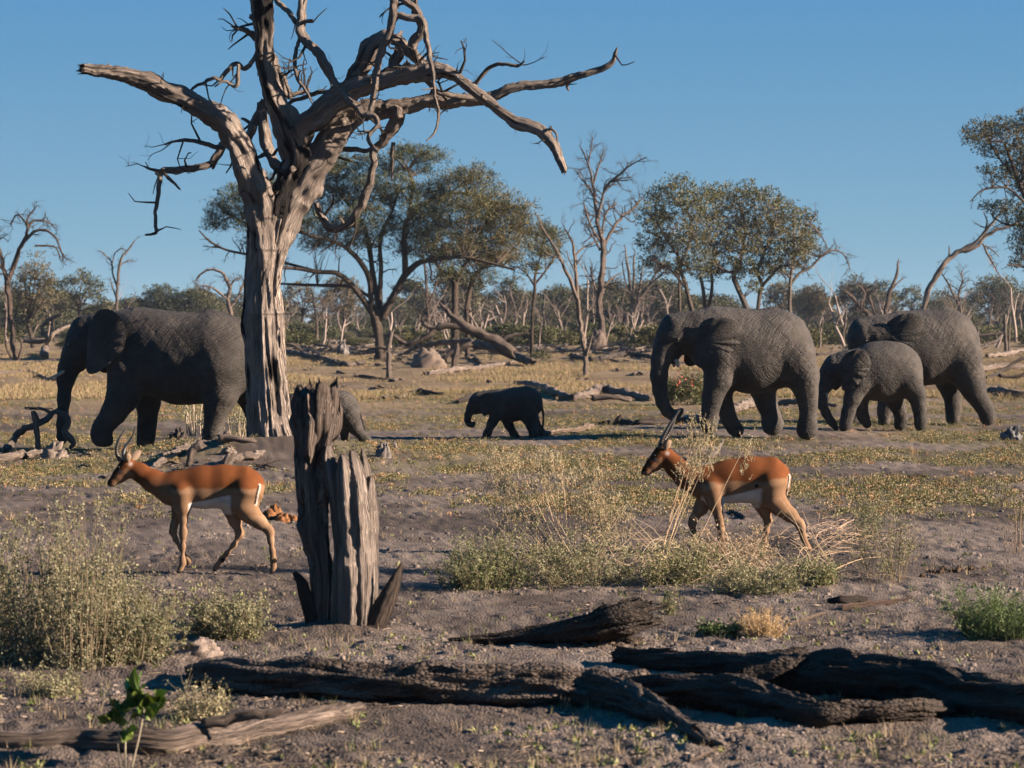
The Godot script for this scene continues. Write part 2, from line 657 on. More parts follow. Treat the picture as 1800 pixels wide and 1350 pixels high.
func antelope(label: String, sketch: Dictionary, chains: Array, horns: Array, ears: Array, eye_at: Array, tones: Dictionary) -> void:
	var foot := Vector2(sketch.ox + sketch.x0 / sketch.zoom, sketch.oy + sketch.y0 / sketch.zoom)
	var where := gpt(foot.x, foot.y)
	var o := {"x0": sketch.x0, "y0": sketch.y0, "u": sketch.zoom * FOCAL / depth_of(where)}
	var rust := Color(0.155, 0.056, 0.022)
	var tan_ := Color(0.235, 0.143, 0.087)
	var white := Color(0.62, 0.6, 0.58)
	var black := Color(0.016, 0.013, 0.012)
	var paint := func(p: Vector3, n: Vector3) -> Color:
		var x: float = p.x * o.u + o.x0
		var y: float = o.y0 - p.y * o.u
		var nz := n_fine.get_noise_3d(p.x * 60.0, p.y * 60.0, p.z * 60.0)
		var c := rust.lerp(tan_, 0.25)
		# saddle above, paler flank below, white belly
		var inbody: float = smoothstep(tones.front - 60.0, tones.front + 20.0, x) * (1.0 - smoothstep(tones.back - 60.0, tones.back + 90.0, x))
		var line: float = tones.saddle + nz * 26.0 + 22.0 * n_soft.get_noise_3d(p.x * 30.0, p.z * 20.0, 4.0) + (x - tones.front) * tones.slope
		c = rust.lerp(tan_, smoothstep(line - 14.0, line + 14.0, y))
		if x < tones.front:
			c = rust.lerp(tan_, smoothstep(line - 120.0, line + 90.0, y) * 0.8)
		if y > tones.belly - 10.0:
			c = tan_ * 1.05
		var wl: Array = tones.whiteline
		var low: float = lerpf(wl[1], wl[3], clampf((x - wl[0]) / (wl[2] - wl[0]), 0.0, 1.0)) + nz * 8.0
		var under: float = smoothstep(low - 8.0, low + 8.0, y) * smoothstep(wl[0] - 14.0, wl[0] + 14.0, x) * (1.0 - smoothstep(wl[2] - 10.0, wl[2] + 25.0, x))
		c = c.lerp(white, under)
		if n.y < -0.6 and y < tones.belly + 40.0 and x > tones.front:
			c = c.lerp(white, 0.8 * inbody)
		# legs: pale inner sides, dark hooves, black tufts above the hind heels
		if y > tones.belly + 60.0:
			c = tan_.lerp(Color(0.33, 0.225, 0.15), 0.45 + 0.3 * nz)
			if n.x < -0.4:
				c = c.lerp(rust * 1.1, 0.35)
		if y > o.y0 - 34.0:
			c = black * 2.2
		for b in tones.black:
			if Vector2(x - b[0], y - b[1]).length() < b[2]:
				c = black
		for w in tones.white:
			if Vector2(x - w[0], y - w[1]).length() < w[2]:
				c = c.lerp(white, 0.55 * (1.0 - Vector2(x - w[0], y - w[1]).length() / float(w[2])))
		# dark blaze down the face, paler cheek
		if x < tones.front - 320.0:
			if n.x < -0.35 and n.y > -0.2:
				c = c.lerp(Color(0.06, 0.03, 0.018), 0.75)
			elif n.y < -0.1:
				c = c.lerp(tan_ * 1.25, 0.6)
		# thin dark line down the buttock
		var tail: Array = tones.stripe
		var sg := Geometry2D.get_closest_point_to_segment(Vector2(x, y), tail[0], tail[1])
		var away := Vector2(x, y).distance_to(sg)
		if away < 8.0 and n.x > -0.2:
			c = c.lerp(black, 0.85)
		elif away < 20.0 and x > sg.x and n.x > 0.3:
			c = c.lerp(white, 0.6)
		return c * (1.0 + nz * 0.2 + 0.2 * n_soft.get_noise_3d(p.x * 40.0, p.y * 40.0, p.z * 40.0))
	o.slim = 0.77
	o.knee = float(tones.belly) + 30.0
	var caps := caps_of(chains, o)
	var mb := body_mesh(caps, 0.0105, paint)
	for e in ears:
		# a cupped leaf-shaped ear: base, tip, width, z at base and tip
		var b0 := sk(e[0], e[1], e[4], o)
		var tip := sk(e[2], e[3], e[5], o)
		var d := tip - b0
		var wdir: Vector3 = d.cross(Vector3(0.25, 0, 1)).normalized() * float(e[6]) / o.u
		var cup := d.cross(wdir).normalized() * 0.018
		for face in 2:
			var first := mb.v.size()
			for i in 9:
				var t := i / 8.0
				var wd := sin(PI * (0.12 + 0.88 * t)) * (1.0 - 0.25 * t)
				for j in 5:
					var q := (j - 2) / 2.0
					mb.v.append(b0 + d * t + wdir * wd * q + cup * (q * q - 0.4) * wd + cup.normalized() * (0.004 if face == 0 else -0.004) * (0.0 if absf(q) > 0.9 else 1.0))
					var cc := Color(0.2, 0.12, 0.07) if face == 0 else Color(0.26, 0.19, 0.14)
					if t > 0.8:
						cc = black * 2.0
					mb.c.append(cc)
			for i in 8:
				for j in 4:
					var a := first + i * 5 + j
					if face == 0:
						mb.tri(a, a + 1, a + 5); mb.tri(a + 1, a + 6, a + 5)
					else:
						mb.tri(a, a + 5, a + 1); mb.tri(a + 1, a + 5, a + 6)
	mb.auto = true
	var t := thing("impala", label, "antelope", where, "impala rams walking past", sketch.get("turn", 0.0))
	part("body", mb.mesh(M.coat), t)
	for hn in horns:
		var b := MB.new()
		var pts := []
		for p in hn:
			pts.append([sk(p[0], p[1], p[3], o), p[2] / o.u])
		var path := smooth_path(pts, 0.006)
		for i in path.size():
			var f := float(i) / path.size()
			path[i][1] *= 1.0 + (0.08 if i % 4 < 2 else -0.04) * (1.0 - smoothstep(0.45, 0.75, f))
		tube(b, path, 10, {"c1": Color(0.05, 0.043, 0.038), "c2": Color(0.035, 0.03, 0.027)})
		part("horn", b.mesh(M.horn), t)
	for s in [1.0, -1.0]:
		var e := SphereMesh.new()
		e.radius = eye_at[3] / o.u
		e.height = e.radius * 2.0
		e.radial_segments = 12
		e.rings = 8
		e.material = M.eye_dark
		var pe := part("eye", e, t)
		pe.position = sk(eye_at[0], eye_at[1], s * eye_at[2], o)

func build_animals() -> void:
	M.eye_dark = mat("dark eye", {"rough": 0.12, "spec": 0.6, "vc": false, "color": Color(0.06, 0.045, 0.035)})
	# --- the cow at the head of the right-hand group
	var bz := 0.84
	elephant("large elephant with its trunk tip curled under, walking ahead of the half-grown one", {"ox": 1110.0, "oy": 520.0, "zoom": 5.0, "x0": 1000.0, "y0": 1256.0, "turn": 0.2, "tone": 1.0}, [
		[0.0, bz, 60.0, [[740, 385, 285], [900, 440, 320], [1060, 500, 348], [1262, 470, 350]]],
		[0.0, 0.5, 60.0, [[700, 175, 70], [960, 225, 70], [1240, 175, 60], [1470, 260, 60]]],
		[0.0, 0.94, 60.0, [[380, 330, 160], [560, 320, 175], [740, 360, 225]]],
		[0.0, 0.9, 50.0, [[330, 250, 85], [430, 240, 90]]],
		[0.0, 0.9, 40.0, [[400, 430, 95], [330, 470, 80]]],
		[0.0, 1.0, 40.0, [[300, 370, 120], [262, 460, 92], [232, 560, 82], [216, 700, 70], [224, 830, 57], [248, 930, 50], [290, 1010, 43], [350, 1050, 36], [398, 1022, 27], [424, 998, 19]]],
		[0.0, 1.0, 20.0, [[372, 520, 40], [350, 580, 22]]],
		[130.0, 1.0, 70.0, [[730, 540, 150], [710, 740, 108], [662, 890, 78], [642, 1000, 60], [638, 1100, 58], [632, 1150, 66]]],
		[-130.0, 1.0, 70.0, [[790, 620, 140], [822, 820, 82], [852, 980, 63], [890, 1090, 57], [945, 1172, 50], [965, 1190, 52]]],
		[-135.0, 1.0, 70.0, [[1230, 660, 170], [1200, 830, 98], [1240, 960, 78], [1290, 1070, 68], [1298, 1130, 74], [1290, 1150, 80]]],
		[135.0, 1.0, 70.0, [[1420, 560, 180], [1490, 720, 128], [1520, 870, 84], [1533, 980, 64], [1530, 1100, 61], [1525, 1170, 73], [1522, 1185, 76]]],
		[0.0, 1.0, 20.0, [[1580, 390, 26], [1612, 520, 17], [1622, 700, 14], [1612, 880, 12], [1606, 960, 15], [1600, 1020, 6]]],
	], [[515, 300], [560, 222], [640, 192], [760, 200], [850, 250], [912, 330], [885, 400], [850, 440], [800, 482], [745, 505], [700, 545], [650, 592], [560, 622], [500, 600], [482, 545], [500, 450], [508, 380]], Vector2(540, 400), [150.0, 268.0, 12.0], [[[355, 555, 20, 60], [368, 600, 17, 66], [372, 626, 8, 68]]], [345, 375, 148, 14], 0.03)
	# --- the old cow on the left, behind the tall dead tree
	elephant("large dark elephant with short tusk passing behind the tall dead tree", {"ox": 80.0, "oy": 530.0, "zoom": 4.5, "x0": 900.0, "y0": 1196.0, "far": 44.2, "turn": -0.15, "tone": 0.9}, [
		[0.0, bz, 60.0, [[740, 370, 292], [900, 430, 325], [1080, 480, 345], [1340, 470, 362]]],
		[0.0, 0.5, 60.0, [[690, 150, 70], [1000, 210, 70], [1300, 165, 60], [1500, 230, 70]]],
		[0.0, 0.8, 60.0, [[330, 310, 165], [520, 310, 195], [740, 350, 240]]],
		[0.0, 0.9, 50.0, [[275, 235, 88], [400, 205, 85]]],
		[0.0, 0.9, 40.0, [[330, 440, 100], [270, 480, 75]]],
		[0.0, 1.0, 40.0, [[255, 360, 125], [205, 460, 98], [160, 555, 80], [133, 640, 64], [118, 800, 49], [106, 1000, 41], [100, 1100, 35], [104, 1130, 28]]],
		[0.0, 1.0, 20.0, [[260, 540, 35], [225, 572, 20]]],
		[135.0, 1.0, 70.0, [[680, 560, 160], [650, 760, 122], [570, 900, 86], [490, 1000, 66], [462, 1060, 57], [470, 1100, 52], [520, 1128, 34]]],
		[-130.0, 1.0, 70.0, [[760, 640, 140], [770, 830, 86], [762, 990, 62], [755, 1100, 56], [742, 1158, 60]]],
		[140.0, 1.0, 70.0, [[1430, 560, 190], [1440, 760, 118], [1400, 890, 80], [1378, 1000, 62], [1368, 1100, 60], [1360, 1150, 68]]],
		[-135.0, 1.0, 70.0, [[1530, 620, 150], [1620, 800, 88], [1660, 940, 68], [1700, 1080, 60], [1705, 1150, 66]]],
		[0.0, 1.0, 20.0, [[1660, 400, 26], [1700, 520, 17], [1712, 700, 14], [1705, 880, 11]]],
	], [[400, 200], [470, 112], [570, 84], [665, 130], [722, 240], [728, 300], [702, 400], [625, 482], [540, 552], [440, 592], [372, 586], [352, 540], [362, 440], [372, 320]], Vector2(415, 330), [150.0, 315.0, 6.0], [[[165, 565, 15, 70], [80, 612, 12, 95], [0, 640, 4, 105]]], [205, 368, 128, 14], 0.03)
	# --- the cow at the back
	elephant("large elephant bringing up the rear, half hidden behind the half-grown one", {"ox": 1410.0, "oy": 520.0, "zoom": 5.0, "x0": 1060.0, "y0": 1136.0, "turn": 0.2, "tone": 1.08}, [
		[0.0, bz, 60.0, [[860, 410, 262], [980, 440, 290], [1080, 465, 308], [1252, 440, 320]]],
		[0.0, 0.5, 60.0, [[830, 215, 65], [1060, 220, 62], [1250, 165, 55], [1440, 250, 60]]],
		[0.0, 0.96, 60.0, [[510, 345, 136], [660, 340, 158], [860, 380, 208]]],
		[0.0, 0.9, 40.0, [[465, 285, 72], [560, 265, 78]]],
		[0.0, 0.9, 40.0, [[500, 440, 85], [450, 460, 65]]],
		[0.0, 1.0, 40.0, [[455, 400, 85], [452, 520, 62], [470, 700, 48], [480, 900, 40], [490, 1030, 32]]],
		[120.0, 1.0, 60.0, [[800, 560, 140], [740, 740, 98], [688, 900, 68], [668, 1000, 54], [660, 1090, 54]]],
		[-115.0, 1.0, 60.0, [[720, 600, 120], [560, 830, 72], [470, 980, 50], [455, 1080, 50]]],
		[-120.0, 1.0, 60.0, [[1290, 640, 140], [1350, 790, 88], [1380, 900, 60], [1392, 1000, 57], [1386, 1080, 62]]],
		[125.0, 1.0, 60.0, [[1390, 560, 165], [1440, 720, 128], [1490, 840, 90], [1560, 950, 66], [1608, 1030, 58], [1612, 1080, 62]]],
		[0.0, 1.0, 20.0, [[1510, 350, 24], [1550, 460, 17], [1560, 600, 13], [1550, 740, 11]]],
	], [[655, 290], [705, 205], [830, 152], [920, 190], [1000, 290], [1022, 350], [965, 445], [900, 500], [820, 540], [740, 590], [690, 590], [650, 520], [640, 400]], Vector2(680, 370), [122.0, 240.0, 10.0], [], [490, 395, 124, 13], 0.03)
	# --- the half-grown one
	elephant("half-grown elephant with small white tusk tucked between the two large ones", {"ox": 1410.0, "oy": 520.0, "zoom": 5.0, "x0": 680.0, "y0": 1188.0, "turn": 0.2, "tone": 0.96}, [
		[0.0, bz, 50.0, [[520, 680, 215], [620, 665, 240], [710, 662, 253], [812, 660, 254]]],
		[0.0, 0.94, 45.0, [[262, 640, 112], [380, 625, 135], [530, 650, 180]]],
		[0.0, 0.9, 30.0, [[250, 575, 55], [310, 560, 60]]],
		[0.0, 0.9, 30.0, [[255, 720, 75], [215, 770, 55]]],
		[0.0, 1.0, 30.0, [[205, 690, 78], [178, 780, 58], [146, 870, 46], [152, 950, 40], [190, 1030, 36], [240, 1108, 31], [283, 1160, 25]]],
		[95.0, 1.0, 50.0, [[450, 770, 100], [395, 900, 68], [358, 1020, 50], [338, 1110, 45], [330, 1145, 48]]],
		[-90.0, 1.0, 50.0, [[510, 830, 95], [535, 960, 58], [560, 1060, 43], [598, 1130, 40]]],
		[95.0, 1.0, 50.0, [[920, 760, 125], [985, 870, 76], [1012, 980, 52], [1026, 1080, 47], [1024, 1140, 52]]],
		[-90.0, 1.0, 50.0, [[830, 810, 115], [855, 930, 66], [896, 1020, 50], [918, 1090, 47], [900, 1140, 52]]],
		[0.0, 1.0, 14.0, [[1040, 560, 18], [1062, 660, 12], [1066, 800, 10], [1058, 900, 8]]],
	], [[285, 560], [340, 490], [430, 470], [500, 510], [532, 600], [502, 662], [442, 742], [392, 792], [332, 832], [290, 812], [298, 722], [274, 640]], Vector2(305, 640), [104.0, 200.0, 10.0], [[[176, 850, 9, 48], [184, 895, 8, 52], [188, 932, 3, 53]]], [200, 725, 80, 9], 0.024)
	# --- the calf in the open
	elephant("small black calf with curled trunk walking alone across the open ground", {"ox": 500.0, "oy": 660.0, "zoom": 3.75, "x0": 1500.0, "y0": 409.0, "turn": 0.04, "tone": 0.75}, [
		[0.0, bz, 20.0, [[1395, 185, 88], [1500, 192, 108], [1592, 180, 111]]],
		[0.0, 0.85, 20.0, [[1285, 165, 60], [1395, 175, 82]]],
		[0.0, 0.9, 14.0, [[1282, 222, 34], [1262, 236, 22]]],
		[0.0, 1.0, 14.0, [[1255, 180, 46], [1232, 215, 33], [1212, 258, 24], [1206, 292, 20], [1216, 320, 17], [1238, 328, 14], [1250, 312, 10]]],
		[40.0, 1.0, 20.0, [[1405, 240, 50], [1368, 310, 30], [1338, 375, 24], [1326, 405, 24]]],
		[-40.0, 1.0, 20.0, [[1455, 260, 48], [1482, 330, 29], [1512, 385, 23], [1532, 408, 22]]],
		[42.0, 1.0, 20.0, [[1605, 260, 62], [1628, 330, 33], [1640, 385, 26], [1640, 405, 26]]],
		[-40.0, 1.0, 20.0, [[1625, 270, 56], [1665, 345, 30], [1700, 380, 23], [1712, 395, 24]]],
		[0.0, 1.0, 6.0, [[1690, 180, 10], [1706, 250, 7], [1706, 310, 6], [1700, 350, 8]]],
	], [[1292, 130], [1340, 112], [1380, 140], [1388, 190], [1352, 242], [1312, 264], [1292, 222], [1286, 170]], Vector2(1300, 180), [54.0, 92.0, 3.0], [], [1252, 178, 42, 5], 0.016)
	# --- the calf behind the stump
	elephant("small grey calf whose rump shows past the split stump", {"ox": 500.0, "oy": 660.0, "zoom": 3.75, "x0": 300.0, "y0": 462.0, "turn": 0.2, "tone": 1.05}, [
		[0.0, bz, 20.0, [[180, 205, 98], [290, 212, 114], [368, 220, 124]]],
		[0.0, 0.85, 20.0, [[60, 180, 66], [180, 190, 90]]],
		[0.0, 1.0, 14.0, [[25, 210, 44], [5, 260, 30], [0, 330, 22], [0, 400, 16]]],
		[46.0, 1.0, 20.0, [[190, 270, 55], [180, 350, 34], [170, 430, 30]]],
		[-44.0, 1.0, 20.0, [[160, 280, 52], [125, 350, 32], [100, 425, 28]]],
		[48.0, 1.0, 22.0, [[420, 260, 78], [462, 345, 42], [512, 405, 30], [540, 432, 30], [528, 440, 24]]],
		[-44.0, 1.0, 20.0, [[390, 290, 62], [405, 365, 34], [410, 430, 30]]],
		[0.0, 1.0, 6.0, [[478, 190, 10], [505, 260, 7], [530, 350, 6], [545, 395, 8]]],
	], [[70, 130], [120, 115], [165, 150], [170, 210], [130, 265], [85, 285], [65, 240], [60, 180]], Vector2(80, 190), [60.0, 104.0, 3.0], [], [30, 190, 46, 5], 0.018)
	# --- the ram on the left
	antelope("impala ram with upright lyre horns walking left of the split stump", {"ox": 180.0, "oy": 740.0, "zoom": 4.82, "x0": 900.0, "y0": 1298.0, "turn": 0.05}, [
		[0.0, 0.72, 40.0, [[640, 565, 148], [850, 560, 176], [1040, 556, 182], [1200, 535, 145], [1240, 545, 125]]],
		[0.0, 0.75, 40.0, [[580, 580, 130], [430, 505, 90], [320, 430, 74], [252, 398, 66]]],
		[0.0, 0.8, 20.0, [[215, 375, 66], [185, 410, 58], [140, 455, 46], [92, 512, 33], [74, 530, 26]]],
		[0.0, 0.8, 20.0, [[225, 440, 46], [170, 480, 34], [100, 530, 20]]],
		[62.0, 1.0, 40.0, [[680, 610, 105], [688, 720, 66], [692, 830, 41], [694, 920, 33], [690, 960, 31], [688, 1060, 23], [686, 1165, 21], [688, 1200, 24], [668, 1245, 19], [650, 1272, 22]]],
		[-55.0, 1.0, 36.0, [[660, 650, 90], [640, 770, 50], [605, 890, 36], [595, 940, 33], [618, 1005, 23], [662, 1085, 19], [712, 1165, 20], [735, 1195, 18], [722, 1215, 16]]],
		[70.0, 1.0, 45.0, [[1215, 600, 140], [1195, 700, 105], [1255, 780, 78], [1335, 852, 54], [1408, 915, 39], [1424, 945, 33], [1428, 1010, 27], [1442, 1100, 23], [1450, 1175, 27], [1452, 1235, 19], [1438, 1270, 22]]],
		[-60.0, 1.0, 40.0, [[1140, 620, 120], [1095, 740, 78], [1120, 850, 50], [1158, 945, 36], [1160, 972, 32], [1110, 1055, 24], [1050, 1130, 21], [1008, 1180, 24], [965, 1232, 19], [942, 1270, 21]]],
		[0.0, 1.0, 14.0, [[1335, 500, 30], [1352, 560, 22], [1340, 640, 20], [1312, 710, 14], [1305, 735, 6]]],
	], [
		[[165, 330, 20, 34], [140, 285, 17, 52], [135, 230, 15, 66], [158, 150, 12, 72], [195, 85, 8, 66], [218, 40, 3, 60]],
		[[195, 325, 20, -34], [182, 275, 17, -52], [196, 225, 15, -66], [238, 165, 12, -74], [270, 95, 8, -70], [282, 40, 3, -64]],
	], [[232, 340, 222, 250, 48, 92, 40], [255, 330, 335, 235, -40, -110, 36]], [150, 385, 46, 11], {"front": 600.0, "back": 1090.0, "saddle": 556.0, "slope": 0.0, "belly": 735.0, "whiteline": [742.0, 696.0, 1085.0, 622.0], "black": [[1462, 1180, 22], [1020, 1185, 20], [78, 528, 24]], "white": [[160, 420, 18], [250, 360, 26], [120, 540, 18]], "stripe": [Vector2(1330, 545), Vector2(1298, 690)]})
	# --- the ram on the right
	antelope("impala ram with swept-back horns walking behind the pale bush", {"ox": 1110.0, "oy": 710.0, "zoom": 4.655, "x0": 900.0, "y0": 1236.0, "turn": 0.05}, [
		[0.0, 0.72, 40.0, [[620, 638, 140], [800, 634, 172], [975, 618, 186], [1130, 590, 150], [1165, 605, 125]]],
		[0.0, 0.75, 40.0, [[555, 640, 122], [440, 590, 95], [355, 510, 80], [285, 425, 68]]],
		[0.0, 0.8, 20.0, [[240, 405, 66], [212, 440, 58], [165, 485, 47], [116, 540, 33], [100, 556, 26]]],
		[0.0, 0.8, 20.0, [[248, 470, 46], [195, 510, 34], [128, 560, 20]]],
		[60.0, 1.0, 40.0, [[645, 690, 100], [680, 820, 55], [708, 930, 40], [722, 1010, 33], [728, 1100, 23], [728, 1170, 24], [715, 1212, 21]]],
		[-55.0, 1.0, 36.0, [[630, 720, 88], [575, 850, 54], [512, 945, 40], [500, 985, 33], [512, 1060, 24], [530, 1140, 22], [535, 1210, 20]]],
		[68.0, 1.0, 45.0, [[1130, 660, 138], [1140, 760, 98], [1205, 835, 72], [1290, 905, 52], [1362, 968, 39], [1380, 1005, 32], [1396, 1080, 25], [1422, 1150, 22], [1436, 1185, 22], [1440, 1212, 20]]],
		[-58.0, 1.0, 40.0, [[1080, 690, 115], [1070, 800, 72], [1100, 880, 46], [1126, 960, 36], [1112, 1050, 25], [1092, 1140, 22], [1080, 1210, 20]]],
		[0.0, 1.0, 14.0, [[1255, 540, 30], [1285, 600, 22], [1280, 680, 18], [1266, 740, 12]]],
	], [
		[[222, 352, 20, 34], [238, 290, 17, 52], [268, 225, 15, 62], [312, 150, 12, 62], [355, 90, 8, 56], [390, 48, 3, 50]],
		[[252, 348, 20, -34], [280, 280, 17, -52], [322, 215, 15, -62], [350, 140, 12, -62], [372, 80, 8, -56], [392, 38, 3, -50]],
	], [[272, 370, 285, 270, 50, 95, 40], [290, 350, 335, 290, -40, -110, 36]], [182, 416, 46, 11], {"front": 560.0, "back": 1030.0, "saddle": 640.0, "slope": -0.06, "belly": 795.0, "whiteline": [725.0, 758.0, 1035.0, 682.0], "black": [[1440, 1212, 26], [105, 555, 24], [1003, 662, 13]], "white": [[190, 450, 18], [285, 400, 26], [150, 565, 18]], "stripe": [Vector2(1280, 590), Vector2(1262, 720)]})

# ---------------------------------------------------------------- the ground
func soil_color(x: float, z: float) -> Color:
	var d := -z
	var a := n_soft.get_noise_2d(x * 3.0, z * 2.0)
	var b := n_fine.get_noise_2d(x * 14.0, z * 9.0)
	var c := n_soft.get_noise_2d(x * 0.7 + 300.0, z * 0.35)
	var w := clampf(0.55 + a * 1.0 + b * 0.6 + c * 0.5, 0.0, 1.0)
	var soil := Color(0.112, 0.091, 0.079).lerp(Color(0.25, 0.206, 0.18), w)
	# litter and straw lie thicker away from the bare pan
	var straw := smoothstep(52.0, 80.0, d + c * 26.0)
	var hay := Color(0.235, 0.17, 0.1).lerp(Color(0.34, 0.255, 0.155), w)
	soil = soil.lerp(hay, straw * 0.8)
	var moss := smoothstep(30.0, 42.0, d + c * 14.0) * (1.0 - smoothstep(66.0, 84.0, d)) * smoothstep(-0.1, 0.35, n_soft.get_noise_2d(x * 1.9 - 80.0, z * 1.1) + 0.15)
	soil = soil.lerp(Color(0.17, 0.15, 0.075).lerp(Color(0.23, 0.2, 0.11), w), moss * 0.6)
	return soil

func build_ground() -> void:
	var mb := MB.new()
	var rows := PackedFloat32Array()
	rows.append(-60.0)
	rows.append(-10.0)
	rows.append(4.0)
	rows.append(9.0)
	var u := 1.0 / 11.2
	while u > 1.0 / 190.0:
		rows.append(1.0 / u)
		u -= 2.05e-4
	var far := 205.0
	while far < 6000.0:
		rows.append(far)
		far *= 1.13
	var cols := PackedFloat32Array()
	for w in [-60.0, -12.0, -4.0, -2.0]:
		cols.append(w)
	var half := 250
	for i in half * 2 + 1:
		cols.append(float(i - half) / half)
	for w in [2.0, 4.0, 12.0, 60.0]:
		cols.append(w)
	var nc := cols.size()
	for d in rows:
		var wide := 3.0 + 0.225 * maxf(d, 9.0)
		for t in cols:
			var x := t * wide
			var z := -d
			var y := gh(x, z)
			if d > 10.0 and d < 90.0 and absf(t) <= 1.0:
				var f := n_fine.get_noise_2d(x * 42.0, z * 42.0)
				var g := n_fine.get_noise_2d(x * 120.0 + 50.0, z * 120.0)
				var rough := 0.5 + 0.7 * clampf(n_soft.get_noise_2d(x * 6.0, z * 6.0) + 0.4, 0.0, 1.0)
				y += (f * 0.03 + g * 0.015) * rough
			mb.v.append(Vector3(x, y, z))
			mb.c.append(soil_color(x, z))
	for i in rows.size() - 1:
		for j in nc - 1:
			var a := i * nc + j
			mb.tri(a, a + 1, a + nc)
			mb.tri(a + 1, a + nc + 1, a + nc)
	structure("ground", mb.mesh(M.soil))

# ---------------------------------------------------------------- dead and living trees
# limb: [px, py, r px] along a limb seen at distance d, bending from z0 to z1 metres towards the back
func limb_path(pts: Array, d: float, z0: float, z1: float, base: Vector3, thin := 1.0) -> Array:
	var out := []
	var m := pts.size()
	for i in m:
		var dd := d + lerpf(z0, z1, float(i) / maxf(m - 1, 1))
		out.append([at(pts[i][0], pts[i][1], dd) - base, float(pts[i][2]) * thin * dd / FOCAL])
	return out

func twigs(mb: MB, path: Array, count: int, length: float, r: RandomNumberGenerator, o: Dictionary, level := 1, from := 0.25) -> void:
	var m := path.size()
	for i in count:
		var f := r.randf_range(from, 1.0)
		var k := clampi(int(f * (m - 1)), 0, m - 2)
		var p: Vector3 = path[k][0].lerp(path[k + 1][0], r.randf())
		var d: Vector3 = (path[k + 1][0] - path[k][0]).normalized()
		var dir := (d * r.randf_range(0.2, 0.9) + across(d, r) * r.randf_range(0.6, 1.0)).normalized()
		dir = (dir + Vector3.UP * r.randf_range(-0.15, 0.4)).normalized()
		var ln := length * r.randf_range(0.45, 1.2)
		var r0: float = minf(float(path[k][1]) * 0.55, ln * 0.042)
		var pts := [[p, r0]]
		var segs := 4
		for s in segs:
			if s != 1:
				dir = (dir + rdir(r) * 0.75).normalized()
			p += dir * ln / segs * r.randf_range(0.7, 1.3)
			pts.append([p, r0 * (1.0 - (s + 1.0) / segs * 0.62)])
		tube(mb, pts, 4, o)
		if level > 1:
			twigs(mb, pts, 3, ln * 0.55, r, o, level - 1, 0.3)

